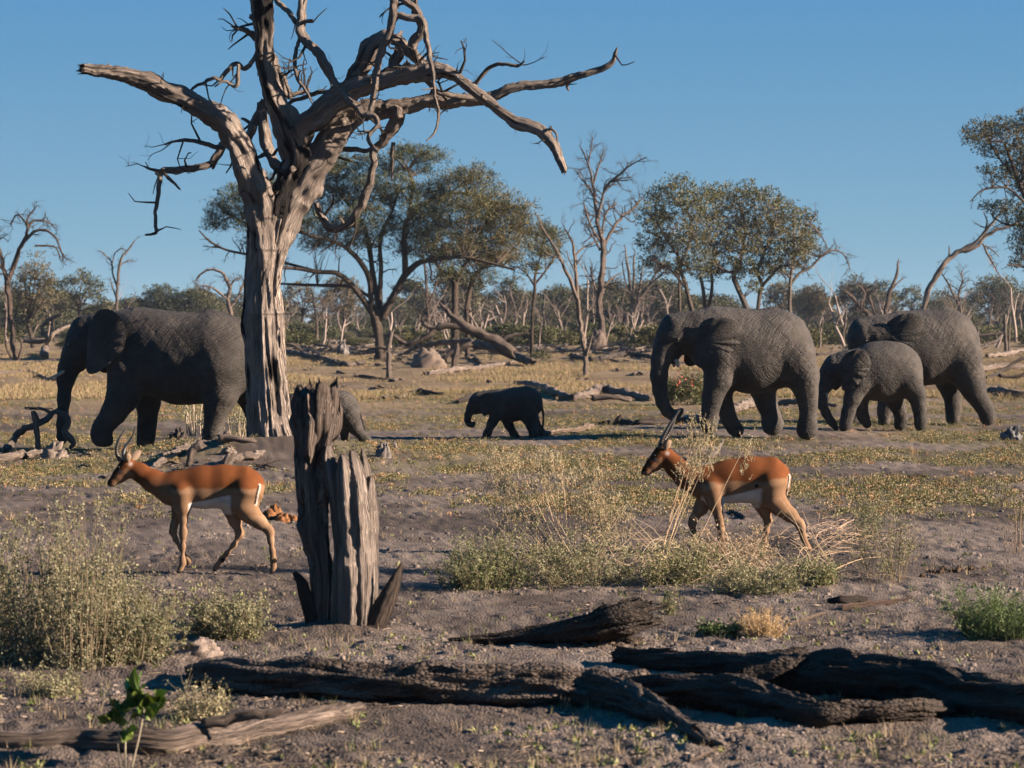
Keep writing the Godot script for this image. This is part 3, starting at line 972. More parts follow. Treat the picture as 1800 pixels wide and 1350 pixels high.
func main_tree() -> void:
	var d := 42.5
	var base := at(478, 768, d)
	base.y = gh(base.x, base.z)
	var t := thing("dead_tree", "tall bare dead tree with thick pale trunk, standing nearest on the low mound", "dead tree", base)
	var pale := Color(0.55, 0.47, 0.415)
	var dark := Color(0.27, 0.225, 0.2)
	var r := RandomNumberGenerator.new()
	r.seed = 3
	var mb := MB.new()
	wood(mb, limb_path([[480, 800, 44], [479, 772, 39], [476, 750, 36], [473, 715, 33], [468, 650, 31], [462, 560, 31], [461, 500, 29], [465, 455, 29], [472, 418, 33], [479, 385, 32], [488, 360, 24]], d, 0, 0, base), 0.03, 100, {"groove": 0.27, "freq": 2.8, "c1": pale, "c2": dark, "stretch": 0.35, "char": 0.3, "lump": 0.12, "seed": 1.0})
	part("trunk", mb.mesh(M.deadwood), t)
	# [points, z0, z1, sides, groove, char, twig count]
	var limbs := [
		[[[463, 540, 6], [463, 490, 16], [463, 440, 22], [461, 400, 24], [459, 367, 24], [451, 333, 22], [438, 300, 21], [427, 267, 20], [414, 240, 20], [398, 216, 19], [372, 197, 18], [345, 183, 17], [318, 170, 16], [290, 157, 16], [262, 144, 16], [235, 135, 13], [210, 130, 12], [185, 127, 10], [162, 124, 9], [146, 120, 7]], 0.0, -1.4, 30, 0.16, 0.9, 5],
		[[[470, 520, 6], [474, 470, 16], [482, 420, 23], [492, 370, 23], [508, 325, 21], [520, 288, 20], [521, 252, 20], [510, 222, 20], [493, 195, 18], [479, 165, 16], [470, 130, 15], [465, 95, 15], [464, 50, 17], [459, 0, 18], [455, -60, 16], [450, -140, 12], [452, -210, 8]], 0.0, -0.6, 30, 0.18, 0.1, 4],
		[[[476, 165, 12], [485, 215, 9], [499, 258, 10], [512, 292, 11], [516, 325, 9]], 0.05, 0.3, 14, 0.16, 2.0, 0],
		[[[519, 262, 18], [530, 232, 21], [555, 205, 22], [590, 178, 21], [620, 160, 19], [650, 148, 17], [690, 137, 16], [730, 127, 15], [760, 123, 14], [782, 125, 12], [810, 140, 9], [838, 164, 9], [872, 190, 9], [915, 216, 10], [950, 230, 10], [970, 252, 9], [984, 282, 7], [992, 303, 4]], -0.2, -1.8, 26, 0.17, 0.95, 6],
		[[[464, 560, 6], [468, 500, 18], [478, 445, 24], [496, 398, 28], [518, 352, 30], [544, 311, 27], [569, 270, 25], [590, 236, 23], [612, 211, 20], [640, 196, 16], [680, 190, 14], [720, 185, 13], [760, 177, 12], [800, 178, 11], [840, 176, 11], [870, 168, 9], [900, 155, 8], [940, 150, 7.5], [980, 145, 7], [1010, 135, 6], [1040, 127, 5], [1065, 118, 5], [1078, 107, 4], [1081, 94, 3], [1085, 84, 1]], 0.1, -0.5, 30, 0.17, 1.05, 8],
		[[[700, 188, 12], [696, 205, 13], [690, 222, 11], [675, 245, 8], [658, 268, 6.5], [656, 295, 6], [648, 325, 6.5], [638, 355, 7], [622, 382, 6.5], [600, 400, 6], [580, 402, 6.5], [568, 385, 6], [557, 360, 5]], -0.2, 0.5, 12, 0.14, 0.6, 5],
		[[[596, 263, 4], [618, 262, 4.5], [640, 266, 4], [658, 258, 3.5]], 0.2, 0.3, 8, 0.1, 2.0, 0],
		[[[612, 160, 10], [631, 128, 14], [647, 100, 15], [663, 72, 13], [680, 62, 11], [701, 75, 9], [715, 89, 8], [736, 105, 7], [748, 116, 5]], 0.0, -0.7, 18, 0.2, 0.3, 3],
		[[[703, 80, 7], [699, 95, 8], [692, 118, 8], [688, 134, 6]], -0.5, -0.4, 12, 0.22, 0.2, 2],
		[[[745, 118, 7], [728, 100, 9], [722, 88, 8.5], [729, 70, 8], [741, 51, 7.5], [738, 30, 7], [727, 12, 7], [708, -2, 7], [685, -25, 6], [675, -70, 4]], -0.6, -1.2, 14, 0.14, 2.0, 4],
		[[[727, 23, 4.5], [730, 0, 4], [734, -40, 3], [730, -80, 2]], -0.9, -1.3, 8, 0.1, 2.0, 0],
		[[[696, -40, 8], [692, 0, 8], [689, 24, 7.5], [685, 54, 7], [674, 82, 6.5], [666, 106, 6], [661, 140, 6], [657, 168, 5], [652, 191, 5], [643, 212, 3.5]], -1.6, -1.3, 12, 0.14, 2.0, 4],
		[[[686, 52, 5], [690, 38, 6], [701, 28, 6], [722, 31, 6], [743, 36, 5.5], [748, 61, 4.5], [757, 105, 4], [762, 140, 3], [764, 168, 2.8], [771, 198, 2.5], [766, 229, 2], [750, 248, 1]], -1.4, -1.9, 10, 0.12, 1.2, 4],
		[[[540, -60, 7], [534, 0, 7.5], [531, 24, 8], [527, 54, 7.5], [540, 77, 7.5], [563, 98, 7.5], [577, 126, 7.5], [594, 152, 7], [615, 177, 6.5], [636, 198, 6], [657, 205, 4.5], [666, 218, 4], [652, 234, 3.8], [647, 246, 3.5], [664, 267, 3.5]], -1.0, -1.6, 12, 0.15, 1.0, 5],
		[[[484, -5, 4], [489, 5, 4.5], [505, 19, 4.5], [522, 40, 4.5]], -0.5, -1.0, 8, 0.1, 1.0, 1],
		[[[527, 66, 3.5], [519, 98, 3.5], [522, 135, 3], [538, 159, 2.8], [549, 183, 1]], -1.1, -1.5, 8, 0.12, 2.0, 2],
		[[[452, 92, 4], [446, 104, 4.5], [430, 121, 4], [418, 112, 3.5], [400, 123, 3.5], [387, 141, 3.2], [377, 138, 3.2], [353, 147, 3], [340, 154, 3], [333, 164, 2]], -0.4, -0.9, 8, 0.12, 0.8, 3],
		[[[419, 113, 3], [417, 152, 3], [394, 143, 2.5], [378, 152, 1.2]], -0.7, -0.8, 7, 0.1, 0.8, 1],
		[[[449, 68, 6], [440, 60, 5], [430, 53, 4.5], [408, 46, 2]], -0.2, -0.6, 8, 0.14, 0.4, 2],
		[[[464, 175, 5], [458, 192, 6.5], [447, 214, 7], [437, 240, 7], [420, 252, 7], [393, 252, 7.5], [383, 268, 7], [371, 291, 6]], 0.5, 0.6, 12, 0.15, 0.7, 2],
		[[[374, 284, 5], [360, 292, 5.5], [317, 298, 5.5], [288, 300, 5.5], [280, 320, 4.5], [278, 342, 4], [273, 373, 3.2], [275, 405, 3], [268, 411, 2.5], [255, 413, 1.5]], 0.6, 0.2, 10, 0.16, 0.9, 3],
		[[[288, 300, 3.5], [272, 300, 3], [253, 292, 1.5]], 0.4, 0.3, 7, 0.1, 2.0, 1],
		[[[288, 304, 3], [300, 316, 3], [317, 333, 1.5]], 0.4, 0.5, 7, 0.1, 2.0, 0],
		[[[402, 254, 5], [373, 257, 4.5], [347, 248, 3.5], [317, 247, 3], [290, 253, 1.5]], 0.4, 0.1, 8, 0.12, 0.7, 3],
		[[[460, 180, 7], [463, 200, 8.5], [467, 240, 9.5], [477, 277, 9], [493, 297, 8.5], [508, 320, 8]], 0.6, 0.3, 14, 0.17, 1.1, 1],
		[[[474, 100, 9], [481, 110, 9], [491, 140, 10], [503, 161, 8.5], [514, 170, 5]], 0.1, 0.4, 12, 0.2, 0.0, 5],
		[[[512, 168, 4], [531, 161, 4.5], [543, 158, 3]], 0.4, 0.5, 7, 0.1, 2.0, 2],
		[[[500, 192, 2.5], [511, 180, 3.5], [526, 174, 4], [549, 166, 4], [565, 161, 3.5], [588, 161, 3]], 0.4, 0.2, 8, 0.14, 0.8, 4],
		[[[604, 150, 3.5], [615, 128, 4], [627, 108, 3.5], [640, 92, 2]], 0.0, -0.2, 7, 0.12, 0.6, 2],
		[[[833, 152, 3.5], [847, 133, 3.5], [867, 115, 3.3], [887, 113, 3], [910, 116, 2.5], [923, 107, 1]], -1.0, -1.4, 8, 0.12, 0.9, 1],
		[[[958, 228, 2.5], [970, 228, 2.2], [978, 236, 2], [980, 248, 1]], -1.6, -1.9, 6, 0.1, 2.0, 0],
		[[[748, 140, 4], [770, 160, 4.5], [790, 167, 5], [812, 171, 4.5], [838, 172, 3]], -0.9, -0.7, 9, 0.12, 2.0, 4],
		[[[642, 206, 5], [620, 222, 5], [592, 228, 5], [573, 236, 4.5], [566, 256, 4], [555, 268, 3]], -0.5, -0.2, 9, 0.14, 2.0, 3],
		[[[692, 250, 3.5], [690, 275, 3.5], [690, 300, 2.5], [688, 318, 1]], 0.1, 0.2, 7, 0.14, 0.8, 1],
		[[[562, 205, 6], [578, 205, 9], [592, 190, 8], [602, 175, 4]], -0.5, -0.4, 10, 0.22, 0.4, 0],
	]
	for i in limbs.size():
		var L: Array = limbs[i]
		var lb := MB.new()
		var path := limb_path(L[0], d, L[1], L[2], base)
		var sm := crook(smooth_path(path, 0.035 if L[3] > 20 else 0.045), 0.13 if L[3] > 20 else 0.32, i + 1.0)
		var o := {"groove": L[4], "freq": 2.1 if L[3] > 20 else 1.1, "c1": pale, "c2": dark, "stretch": 0.5, "char": 0.05 if i == 1 else (0.34 if L[5] < 1.0 else 2.0), "lump": 0.4, "jag": 0.9, "seed": 2.0 + i}
		tube(lb, sm, L[3], o)
		if L[6] > 0:
			twigs(lb, sm, int(L[6] * 1.2) + 1, 0.62, r, {"c1": Color(0.2, 0.165, 0.14), "c2": Color(0.08, 0.065, 0.055)}, 1 + i % 2, 0.15)
		# snapped stubs
		for k in (5 if L[3] > 20 else 2 if L[3] > 9 else 0):
			var q: Array = sm[r.randi_range(int(sm.size() * 0.25), sm.size() - 3)]
			var ax: Vector3 = (sm[sm.size() / 2][0] - sm[sm.size() / 2 - 1][0]).normalized()
			var sdir := (across(ax, r) + ax * r.randf_range(-0.2, 0.8) + Vector3.UP * 0.3).normalized()
			var sl := r.randf_range(0.08, 0.24)
			var sr := minf(float(q[1]) * 0.42, 0.045)
			tube(lb, [[q[0], sr * 1.5], [q[0] + sdir * float(q[1]), sr * 1.1], [q[0] + sdir * (float(q[1]) + sl * 0.6) + rdir(r) * 0.02, sr * 0.9], [q[0] + sdir * (float(q[1]) + sl), sr * 0.6]], 9, {"groove": 0.25, "freq": 1.0, "c1": pale, "c2": dark, "jag": 1.2, "seed": k + i * 3.0})
		part("limb", lb.mesh(M.deadwood), t)
	# splinters of the broken end of the long left limb
	var lb := MB.new()
	for i in 7:
		var a := at(152.0 + i * 2.0, 114.0 + i * 2.2, d - 1.4 + r.randf() * 0.05) - base
		var b := at(133.0 + r.randf() * 8.0, 112.0 + i * 2.6 + r.randf() * 3.0, d - 1.4) - base
		tube(lb, [[a, 0.026], [a.lerp(b, 0.5), 0.02], [b, 0.004]], 5, {"c1": dark, "c2": Color(0.07, 0.06, 0.05)})
	part("splintered_end", lb.mesh(M.deadwood), t)

# a dead tree from hand-laid limbs. limbs: [points, z0, z1, twigs, twig length px, twig level]
func snag(called: String, label: String, category: String, d: float, base: Vector3, limbs: Array, c1: Color, c2: Color, sd: int, group := "") -> Node3D:
	var t := thing(called, label, category, base, group)
	var r := RandomNumberGenerator.new()
	r.seed = sd
	for i in limbs.size():
		var L: Array = limbs[i]
		var lb := MB.new()
		var path := limb_path(L[0], d, L[1], L[2], base, 0.56)
		var sm := crook(smooth_path(path, maxf(0.18, d * 0.0025)), 0.45, i + sd)
		var o := {"groove": 0.16, "freq": 1.0, "c1": c1, "c2": c2, "stretch": 0.4, "lump": 0.25, "jag": 0.8, "seed": i + sd * 0.37}
		tube(lb, sm, 12 if i == 0 else 8, o)
		if L.size() > 3 and L[3] > 0:
			twigs(lb, sm, int(L[3] * 1.7) + 2, L[4] * 1.5 * d / FOCAL, r, {"c1": c1 * 0.7, "c2": c2 * 0.8}, mini(L[5] + 1, 3), 0.15)
		part("trunk" if i == 0 else "limb", lb.mesh(M.deadwood), t)
	return t

# leaves of one clump: ellipsoid at pc (metres, local) with radii, ragged and airy
func clump(mb: MB, tw: MB, pc: Vector3, rx: float, ry: float, rz: float, from: Vector3, o: Dictionary, r: RandomNumberGenerator) -> void:
	var n: int = o.n
	var ll: float = o.len
	var lw: float = o.wid
	var ca: Color = o.ca
	var cb: Color = o.cb
	var gap: float = o.get("gap", -0.12)
	var up: float = o.get("up", 0.5)
	var off := pc * 1.7
	# sub-sprays: leaves sit on short twigs
	var made := 0
	var tries := 0
	while made < n and tries < n * 4:
		tries += 1
		var q := rdir(r) * (pow(r.randf(), 0.45) if r.randf() < 0.86 else r.randf_range(0.9, 1.32))
		if q.y < -0.55 and r.randf() < 0.6:
			continue
		var p := pc + Vector3(q.x * rx, q.y * ry, q.z * rz)
		var hole := n_soft.get_noise_3d((p.x + off.x) * o.hole, (p.y + off.y) * o.hole * 1.6, (p.z + off.z) * o.hole)
		if hole < gap:
			continue
		var out := (Vector3(q.x, q.y * 0.7, q.z) + Vector3.UP * up).normalized()
		var tone := r.randf()
		var c0 := ca.lerp(cb, clampf(tone * 0.8 + hole * 0.6, 0.0, 1.0))
		var k := r.randi_range(3, 6)
		var tip := p
		for i in k:
			var d := (out * 0.8 + rdir(r) * 0.9).normalized()
			tip = p + rdir(r) * ll * 0.7
			var w := across(d, r) * lw * r.randf_range(0.7, 1.3)
			if o.get("round", false):
				leaf(mb, tip, d * ll * r.randf_range(0.6, 1.2), w, vary(c0, 0.25, r))
			else:
				sliver(mb, tip, d * ll * r.randf_range(0.7, 1.5), w, vary(c0, 0.25, r))
			made += 1
	for i in o.get("tw", 10):
		var q := rdir(r) * pow(r.randf(), 0.5)
		var p := pc + Vector3(q.x * rx, q.y * ry, q.z * rz) * 0.95
		var mid := from.lerp(p, 0.5) + rdir(r) * rx * 0.14 + Vector3.UP * ry * 0.1
		var w: float = o.get("tr", 0.03)
		tube(tw, [[from, w], [from.lerp(mid, 0.5) + rdir(r) * rx * 0.06, w * 0.8], [mid, w * 0.6], [mid.lerp(p, 0.6) + rdir(r) * rx * 0.05, w * 0.4], [p, w * 0.2]], 4, {"c1": o.tc, "c2": o.tc * 0.6})

# a living tree. limbs as in snag; clumps: [px, py, rx px, ry px, dz metres, tone 0..1]
func leafy(called: String, label: String, d: float, base: Vector3, limbs: Array, clumps: Array, o: Dictionary, sd: int, group := "trees of the bush behind") -> Node3D:
	var t := thing(called, label, "tree", base, group)
	var r := RandomNumberGenerator.new()
	r.seed = sd
	var joints := []
	var c1: Color = o.get("c1", Color(0.16, 0.125, 0.1))
	var c2: Color = o.get("c2", Color(0.06, 0.048, 0.04))
	for i in limbs.size():
		var L: Array = limbs[i]
		var lb := MB.new()
		var sm := smooth_path(limb_path(L[0], d, L[1], L[2], base, 0.6), maxf(0.2, d * 0.003))
		tube(lb, sm, 12 if i == 0 else 8, {"groove": 0.14, "freq": 1.0, "c1": c1, "c2": c2, "stretch": 0.4, "lump": 0.2, "seed": i + sd * 0.31})
		if L.size() > 3 and L[3] > 0:
			twigs(lb, sm, int(L[3] * 1.4) + 1, L[4] * 1.5 * d / FOCAL, r, {"c1": c1 * 0.7, "c2": c2}, L[5], 0.2)
		part("trunk" if i == 0 else "limb", lb.mesh(M.deadwood), t)
		for q in sm:
			joints.append(q[0])
	var mb := MB.new()
	mb.auto = false
	var tw := MB.new()
	var px := d / FOCAL
	for c in clumps:
		var pc := at(c[0], c[1], d + c[4]) - base
		var best: Vector3 = pc
		var bd := INF
		for j in joints:
			var e: float = (j as Vector3).distance_to(pc + Vector3.DOWN * c[3] * px * 0.6)
			if e < bd:
				bd = e
				best = j
		var oo := o.duplicate()
		oo.n = int(o.density * c[2] * c[3])
		oo.len = o.leaf * px
		oo.wid = o.leafw * px
		oo.hole = o.get("hole", 4.0) / maxf(c[2] * px, 0.2) * 2.2
		oo.tr = o.get("twr", 0.9) * px
		oo.tc = c1 * 0.7
		oo.ca = (o.ca as Color).lerp(o.get("brown", o.ca), c[5])
		oo.cb = (o.cb as Color).lerp(o.get("brown2", o.cb), c[5])
		var grow: float = o.get("grow", 1.0)
		clump(mb, tw, pc, c[2] * px * grow, c[3] * px * grow, (c[2] + c[3]) * 0.5 * px * grow, best, oo, r)
	part("crown", mb.mesh(M.leaf), t)
	part("branchwork", tw.mesh(M.twig), t).set_meta("kind", "stuff")
	return t

# a smaller tree laid out by itself: base, height and width in metres
func bush_tree(label: String, px: float, row: float, hpx: float, wpx: float, kind: String, o: Dictionary, sd: int) -> void:
	var base := gpt(px, row)
	var d := depth_of(base)
	var r := RandomNumberGenerator.new()
	r.seed = sd
	var top := row - hpx
	var limbs := []
	var clumps := []
	var lean := r.randf_range(-0.12, 0.12) * wpx
	if kind == "umbrella":
		var fork := Vector2(px + lean, row - hpx * 0.38)
		limbs.append([[[px, row + 3, hpx * 0.035], [px + lean * 0.3, row - hpx * 0.18, hpx * 0.028], [fork.x, fork.y, hpx * 0.024]], 0.0, 0.0])
		var n := 7
		for i in n:
			var f := float(i) / (n - 1) * 2.0 - 1.0
			var tx := px + f * wpx * 0.42
			var ty := top + hpx * (0.16 + 0.3 * f * f + r.randf() * 0.12)
			var dz := r.randf_range(-0.25, 0.25) * wpx * d / FOCAL
			limbs.append([[[fork.x, fork.y, hpx * 0.018], [lerpf(fork.x, tx, 0.4), lerpf(fork.y, ty, 0.55), hpx * 0.012], [tx, ty + hpx * 0.06, hpx * 0.006]], 0.0, dz, 3, hpx * 0.12, 1])
			clumps.append([tx, ty, wpx * r.randf_range(0.14, 0.2), hpx * r.randf_range(0.07, 0.11), dz, r.randf() * o.get("mixed", 0.3)])
			clumps.append([tx + r.randf_range(-0.12, 0.12) * wpx, ty + hpx * r.randf_range(0.1, 0.2), wpx * 0.12, hpx * 0.06, -dz, r.randf() * o.get("mixed", 0.3)])
	else:
		var fork := Vector2(px + lean, row - hpx * 0.25)
		limbs.append([[[px, row + 3, hpx * 0.04], [px + lean * 0.3, row - hpx * 0.12, hpx * 0.032], [fork.x, fork.y, hpx * 0.028]], 0.0, 0.0])
		for i in 8:
			var a := PI * (0.08 + 0.84 * i / 7.0)
			var rad := r.randf_range(0.65, 1.0)
			var tx := px + cos(a) * wpx * 0.36 * rad
			var ty := row - hpx * 0.5 - sin(a) * hpx * 0.32 * rad
			var dz := r.randf_range(-0.3, 0.3) * wpx * d / FOCAL
			limbs.append([[[fork.x, fork.y, hpx * 0.018], [lerpf(fork.x, tx, 0.5), lerpf(fork.y, ty, 0.45), hpx * 0.012], [tx, ty, hpx * 0.005]], 0.0, dz, 3, hpx * 0.1, 1])
			clumps.append([tx, ty, wpx * r.randf_range(0.17, 0.25), hpx * r.randf_range(0.13, 0.2), dz, r.randf() * o.get("mixed", 0.3)])
		clumps.append([px, row - hpx * 0.45, wpx * 0.3, hpx * 0.22, 0.0, r.randf() * o.get("mixed", 0.3)])
	leafy("tree", label, d, base, limbs, clumps, o, sd)

func build_trees() -> void:
	var grey := Color(0.36, 0.3, 0.26)
	var grey2 := Color(0.14, 0.115, 0.1)
	var br := Color(0.2, 0.155, 0.125)
	var br2 := Color(0.075, 0.06, 0.05)
	# --- great umbrella thorn in the middle
	var thorn := {"ca": Color(0.042, 0.05, 0.024), "cb": Color(0.085, 0.092, 0.042), "brown": Color(0.07, 0.06, 0.022), "brown2": Color(0.17, 0.13, 0.05), "density": 2.5, "grow": 1.12, "leaf": 6.2, "leafw": 0.6, "up": 0.45, "gap": -0.07, "hole": 6.5, "tw": 12, "twr": 0.7, "c1": br, "c2": br2}
	var b := gpt(668, 634)
	leafy("thorn_tree", "great spreading thorn tree with forked trunk behind the tall dead tree", depth_of(b), b, [
		[[[668, 640, 18], [668, 625, 15], [667, 605, 13], [664, 580, 13], [660, 560, 14], [658, 545, 14]], 0, 0],
		[[[664, 565, 8], [648, 540, 9], [630, 515, 9], [612, 495, 8], [592, 480, 7], [560, 478, 6], [520, 472, 5], [490, 470, 4]], 0, -2.0, 6, 22, 2],
		[[[655, 550, 9], [652, 520, 8], [650, 495, 8], [640, 470, 7], [622, 448, 7], [600, 430, 6], [570, 420, 5], [535, 410, 4], [505, 385, 3]], 0, -3.0, 8, 26, 2],
		[[[664, 550, 9], [662, 520, 8], [655, 480, 7], [650, 440, 7], [640, 400, 6], [622, 370, 5], [600, 345, 4]], 0, 2.0, 8, 26, 2],
		[[[668, 545, 8], [668, 510, 7], [670, 470, 6], [668, 435, 6], [675, 400, 5], [690, 370, 4], [700, 330, 3]], 0, 1.0, 8, 24, 2],
		[[[670, 560, 12], [684, 535, 11], [700, 505, 10], [715, 480, 9], [740, 460, 8], [775, 455, 6], [815, 452, 5], [860, 462, 4], [905, 474, 3]], 0, -2.0, 10, 28, 2],
		[[[712, 485, 8], [712, 455, 9], [710, 420, 8], [716, 390, 7], [735, 365, 6], [770, 345, 5], [820, 340, 4], [870, 355, 3]], 0, 1.5, 10, 28, 2],
		[[[716, 395, 6], [722, 355, 5], [726, 320, 5], [718, 300, 4.5], [730, 280, 3.5], [745, 268, 2]], 0, 0.5, 9, 22, 2],
		[[[560, 478, 4], [500, 462, 4.5], [440, 448, 4], [400, 440, 3.5], [370, 425, 3], [350, 405, 2]], -1.0, -3.0, 14, 22, 2],
		[[[535, 410, 4], [480, 400, 4], [440, 395, 3.5], [410, 380, 3], [385, 362, 2]], -1.0, 2.0, 8, 22, 2],
		[[[600, 345, 3], [590, 310, 3], [610, 285, 2.5], [625, 270, 1.5]], 1.0, 2.0, 10, 20, 2],
		[[[658, 528, 5], [620, 505, 5], [570, 502, 4.5], [520, 500, 4], [480, 498, 3]], 0, 2.0, 6, 18, 1],
	], [
		[395, 370, 34, 22, 1, 0.1], [420, 345, 32, 20, -1, 0], [440, 390, 30, 20, 0, 0], [380, 395, 22, 14, 1, 0], [460, 325, 26, 18, 1, 0.2],
		[505, 330, 36, 24, -1, 0.1], [540, 360, 40, 26, 1, 0.1], [530, 395, 42, 20, -2, 0], [575, 330, 40, 30, 1, 0], [600, 300, 38, 22, 0, 0.05], [585, 275, 26, 13, 1, 0],
		[620, 345, 36, 28, 1, 0], [640, 385, 42, 26, -2, 0], [600, 400, 40, 24, 2, 0], [650, 320, 34, 22, -1, 0], [680, 350, 34, 24, 1, 0.1], [640, 425, 36, 18, 0, 0],
		[690, 300, 26, 14, 0, 0], [722, 268, 36, 16, 0, 0.05], [760, 278, 32, 14, 1, 0], [700, 275, 22, 13, -1, 0], [745, 300, 20, 10, 1, 0],
		[765, 345, 40, 28, 0, 0.2], [800, 320, 40, 22, 1, 0.3], [835, 310, 34, 20, -1, 0.45], [775, 385, 46, 30, 2, 0.25], [820, 365, 48, 30, -2, 0.4], [860, 350, 40, 26, 0, 0.5],
		[870, 390, 46, 30, 1, 0.65], [905, 370, 34, 22, -1, 0.7], [920, 405, 32, 24, 1, 0.8], [840, 415, 50, 28, 1, 0.5], [785, 425, 50, 26, -1, 0.3], [890, 430, 42, 22, 0, 0.8], [740, 410, 36, 24, 1, 0.1],
		[860, 450, 40, 14, 2, 0.6], [735, 370, 26, 20, -2, 0.1], [480, 365, 36, 24, 1, 0.1], [465, 420, 34, 16, -1, 0.1], [560, 425, 40, 18, 1, 0.1], [690, 400, 30, 24, 1, 0.1], [705, 330, 26, 20, -1, 0.1], [720, 440, 30, 16, 2, 0.1], [655, 285, 26, 14, 1, 0.1],
	], thorn, 21)
	# --- its neighbour with two thick stems
	b = gpt(806, 628)
	leafy("thorn_tree", "dark twin-stemmed thorn tree right of the great spreading thorn", depth_of(b), b, [
		[[[800, 634, 13], [800, 600, 11], [799, 560, 10], [800, 520, 10], [798, 490, 9], [790, 470, 8]], 0, 0, 4, 20, 1],
		[[[822, 630, 8], [822, 590, 7], [820, 550, 7], [824, 520, 7], [832, 490, 6], [850, 470, 5], [880, 460, 3]], 1, 1, 8, 24, 2],
		[[[796, 490, 6], [775, 475, 5], [760, 450, 4], [750, 430, 3]], 0, 1, 6, 22, 2],
		[[[800, 500, 6], [815, 470, 5], [825, 450, 4], [820, 425, 3]], 0, -1, 6, 22, 2],
	], [[770, 450, 34, 18, 2, 0.1], [810, 445, 40, 20, 0, 0.2], [850, 460, 40, 16, 1, 0.3], [890, 452, 30, 14, 2, 0.5], [785, 480, 26, 12, -1, 0.1], [845, 485, 30, 12, 1, 0.2]], thorn, 22)
	# --- leafy group above the cows on the right
	var mop := {"ca": Color(0.06, 0.066, 0.03), "cb": Color(0.13, 0.126, 0.06), "brown": Color(0.08, 0.064, 0.032), "brown2": Color(0.175, 0.14, 0.075), "density": 2.3, "grow": 1.08, "leaf": 3.6, "leafw": 1.05, "round": true, "up": 0.3, "gap": -0.06, "hole": 6.0, "tw": 9, "twr": 0.6, "c1": Color(0.25, 0.2, 0.17), "c2": Color(0.1, 0.08, 0.07)}
	b = gpt(1215, 622)
	leafy("leafy_tree", "olive leafy tree with several slim stems, left one of the pair above the large cow", depth_of(b), b, [
		[[[1225, 625, 7], [1222, 570, 7], [1212, 530, 6], [1205, 500, 6], [1195, 470, 5], [1190, 440, 4]], 0, 0, 4, 20, 2],
		[[[1195, 625, 4], [1195, 560, 4], [1194, 500, 4], [1192, 470, 3]], 1, 1, 4, 18, 1],
		[[[1205, 505, 4], [1180, 475, 4], [1160, 462, 3.5], [1140, 455, 2]], 0, -1, 6, 20, 2],
		[[[1195, 465, 4], [1210, 430, 3.5], [1215, 390, 3], [1200, 350, 2.5]], 0, 1, 8, 22, 2],
		[[[1192, 450, 3.5], [1165, 410, 3], [1150, 375, 2.5]], 0, -1, 6, 22, 2],
	], [[1190, 330, 32, 22, 0, 0.05], [1160, 345, 26, 20, 1, 0.1], [1145, 380, 28, 26, -1, 0.1], [1175, 385, 36, 28, 1, 0.2], [1215, 360, 34, 26, -1, 0.1], [1150, 425, 30, 26, 0, 0.1], [1190, 430, 38, 26, 1, 0.2], [1225, 410, 34, 28, -1, 0.5], [1240, 345, 26, 20, 1, 0.1], [1145, 465, 26, 18, 1, 0.05], [1185, 470, 32, 16, 0, 0.1], [1230, 460, 32, 22, 0, 0.3]], mop, 31)
	b = gpt(1320, 620)
	leafy("leafy_tree", "broad round-crowned leafy tree with brown patches, right one of the pair", depth_of(b), b, [
		[[[1325, 625, 8], [1318, 560, 8], [1305, 525, 8], [1294, 500, 7.5], [1290, 485, 7], [1298, 470, 6]], 0, 0],
		[[[1296, 478, 5], [1280, 478, 4.5], [1265, 470, 4], [1255, 455, 3]], 0, -1, 4, 18, 2],
		[[[1335, 622, 6], [1332, 560, 6], [1335, 520, 6], [1340, 500, 6], [1330, 480, 5], [1322, 460, 4]], 1, 1, 5, 18, 2],
		[[[1338, 505, 5], [1355, 485, 5], [1370, 470, 4], [1395, 465, 3]], 1, 0, 5, 20, 2],
		[[[1298, 472, 6], [1305, 440, 5], [1310, 400, 4], [1300, 360, 3]], 0, 1, 10, 24, 2],
		[[[1330, 480, 5], [1345, 440, 4], [1360, 400, 3], [1365, 370, 2]], 1, -1, 8, 24, 2],
		[[[1240, 622, 6], [1238, 580, 6], [1240, 545, 6], [1236, 510, 5], [1230, 480, 4]], 2, 2, 4, 18, 1],
		[[[1238, 560, 5], [1248, 530, 5], [1252, 500, 4.5], [1250, 470, 4], [1262, 440, 3]], 2, 1, 4, 18, 1],
	], [[1270, 345, 34, 22, 0, 0.2], [1310, 340, 38, 22, 1, 0.1], [1345, 355, 32, 22, -1, 0.2], [1375, 375, 30, 24, 1, 0.2], [1255, 385, 36, 28, -1, 0.6], [1295, 385, 42, 30, 1, 0.75], [1340, 395, 40, 30, 0, 0.6], [1385, 410, 34, 28, 1, 0.3], [1250, 430, 38, 28, 1, 0.8], [1295, 430, 44, 28, -1, 0.55], [1340, 435, 42, 28, 1, 0.35], [1385, 445, 34, 24, 0, 0.25], [1275, 470, 36, 20, 1, 0.2], [1320, 475, 34, 22, 0, 0.1], [1360, 470, 30, 16, 1, 0.15], [1415, 430, 22, 22, 0, 0.5], [1240, 480, 26, 16, 0, 0.3], [1325, 505, 16, 10, 0, 0.1]], mop, 32)
	b = gpt(1388, 618)
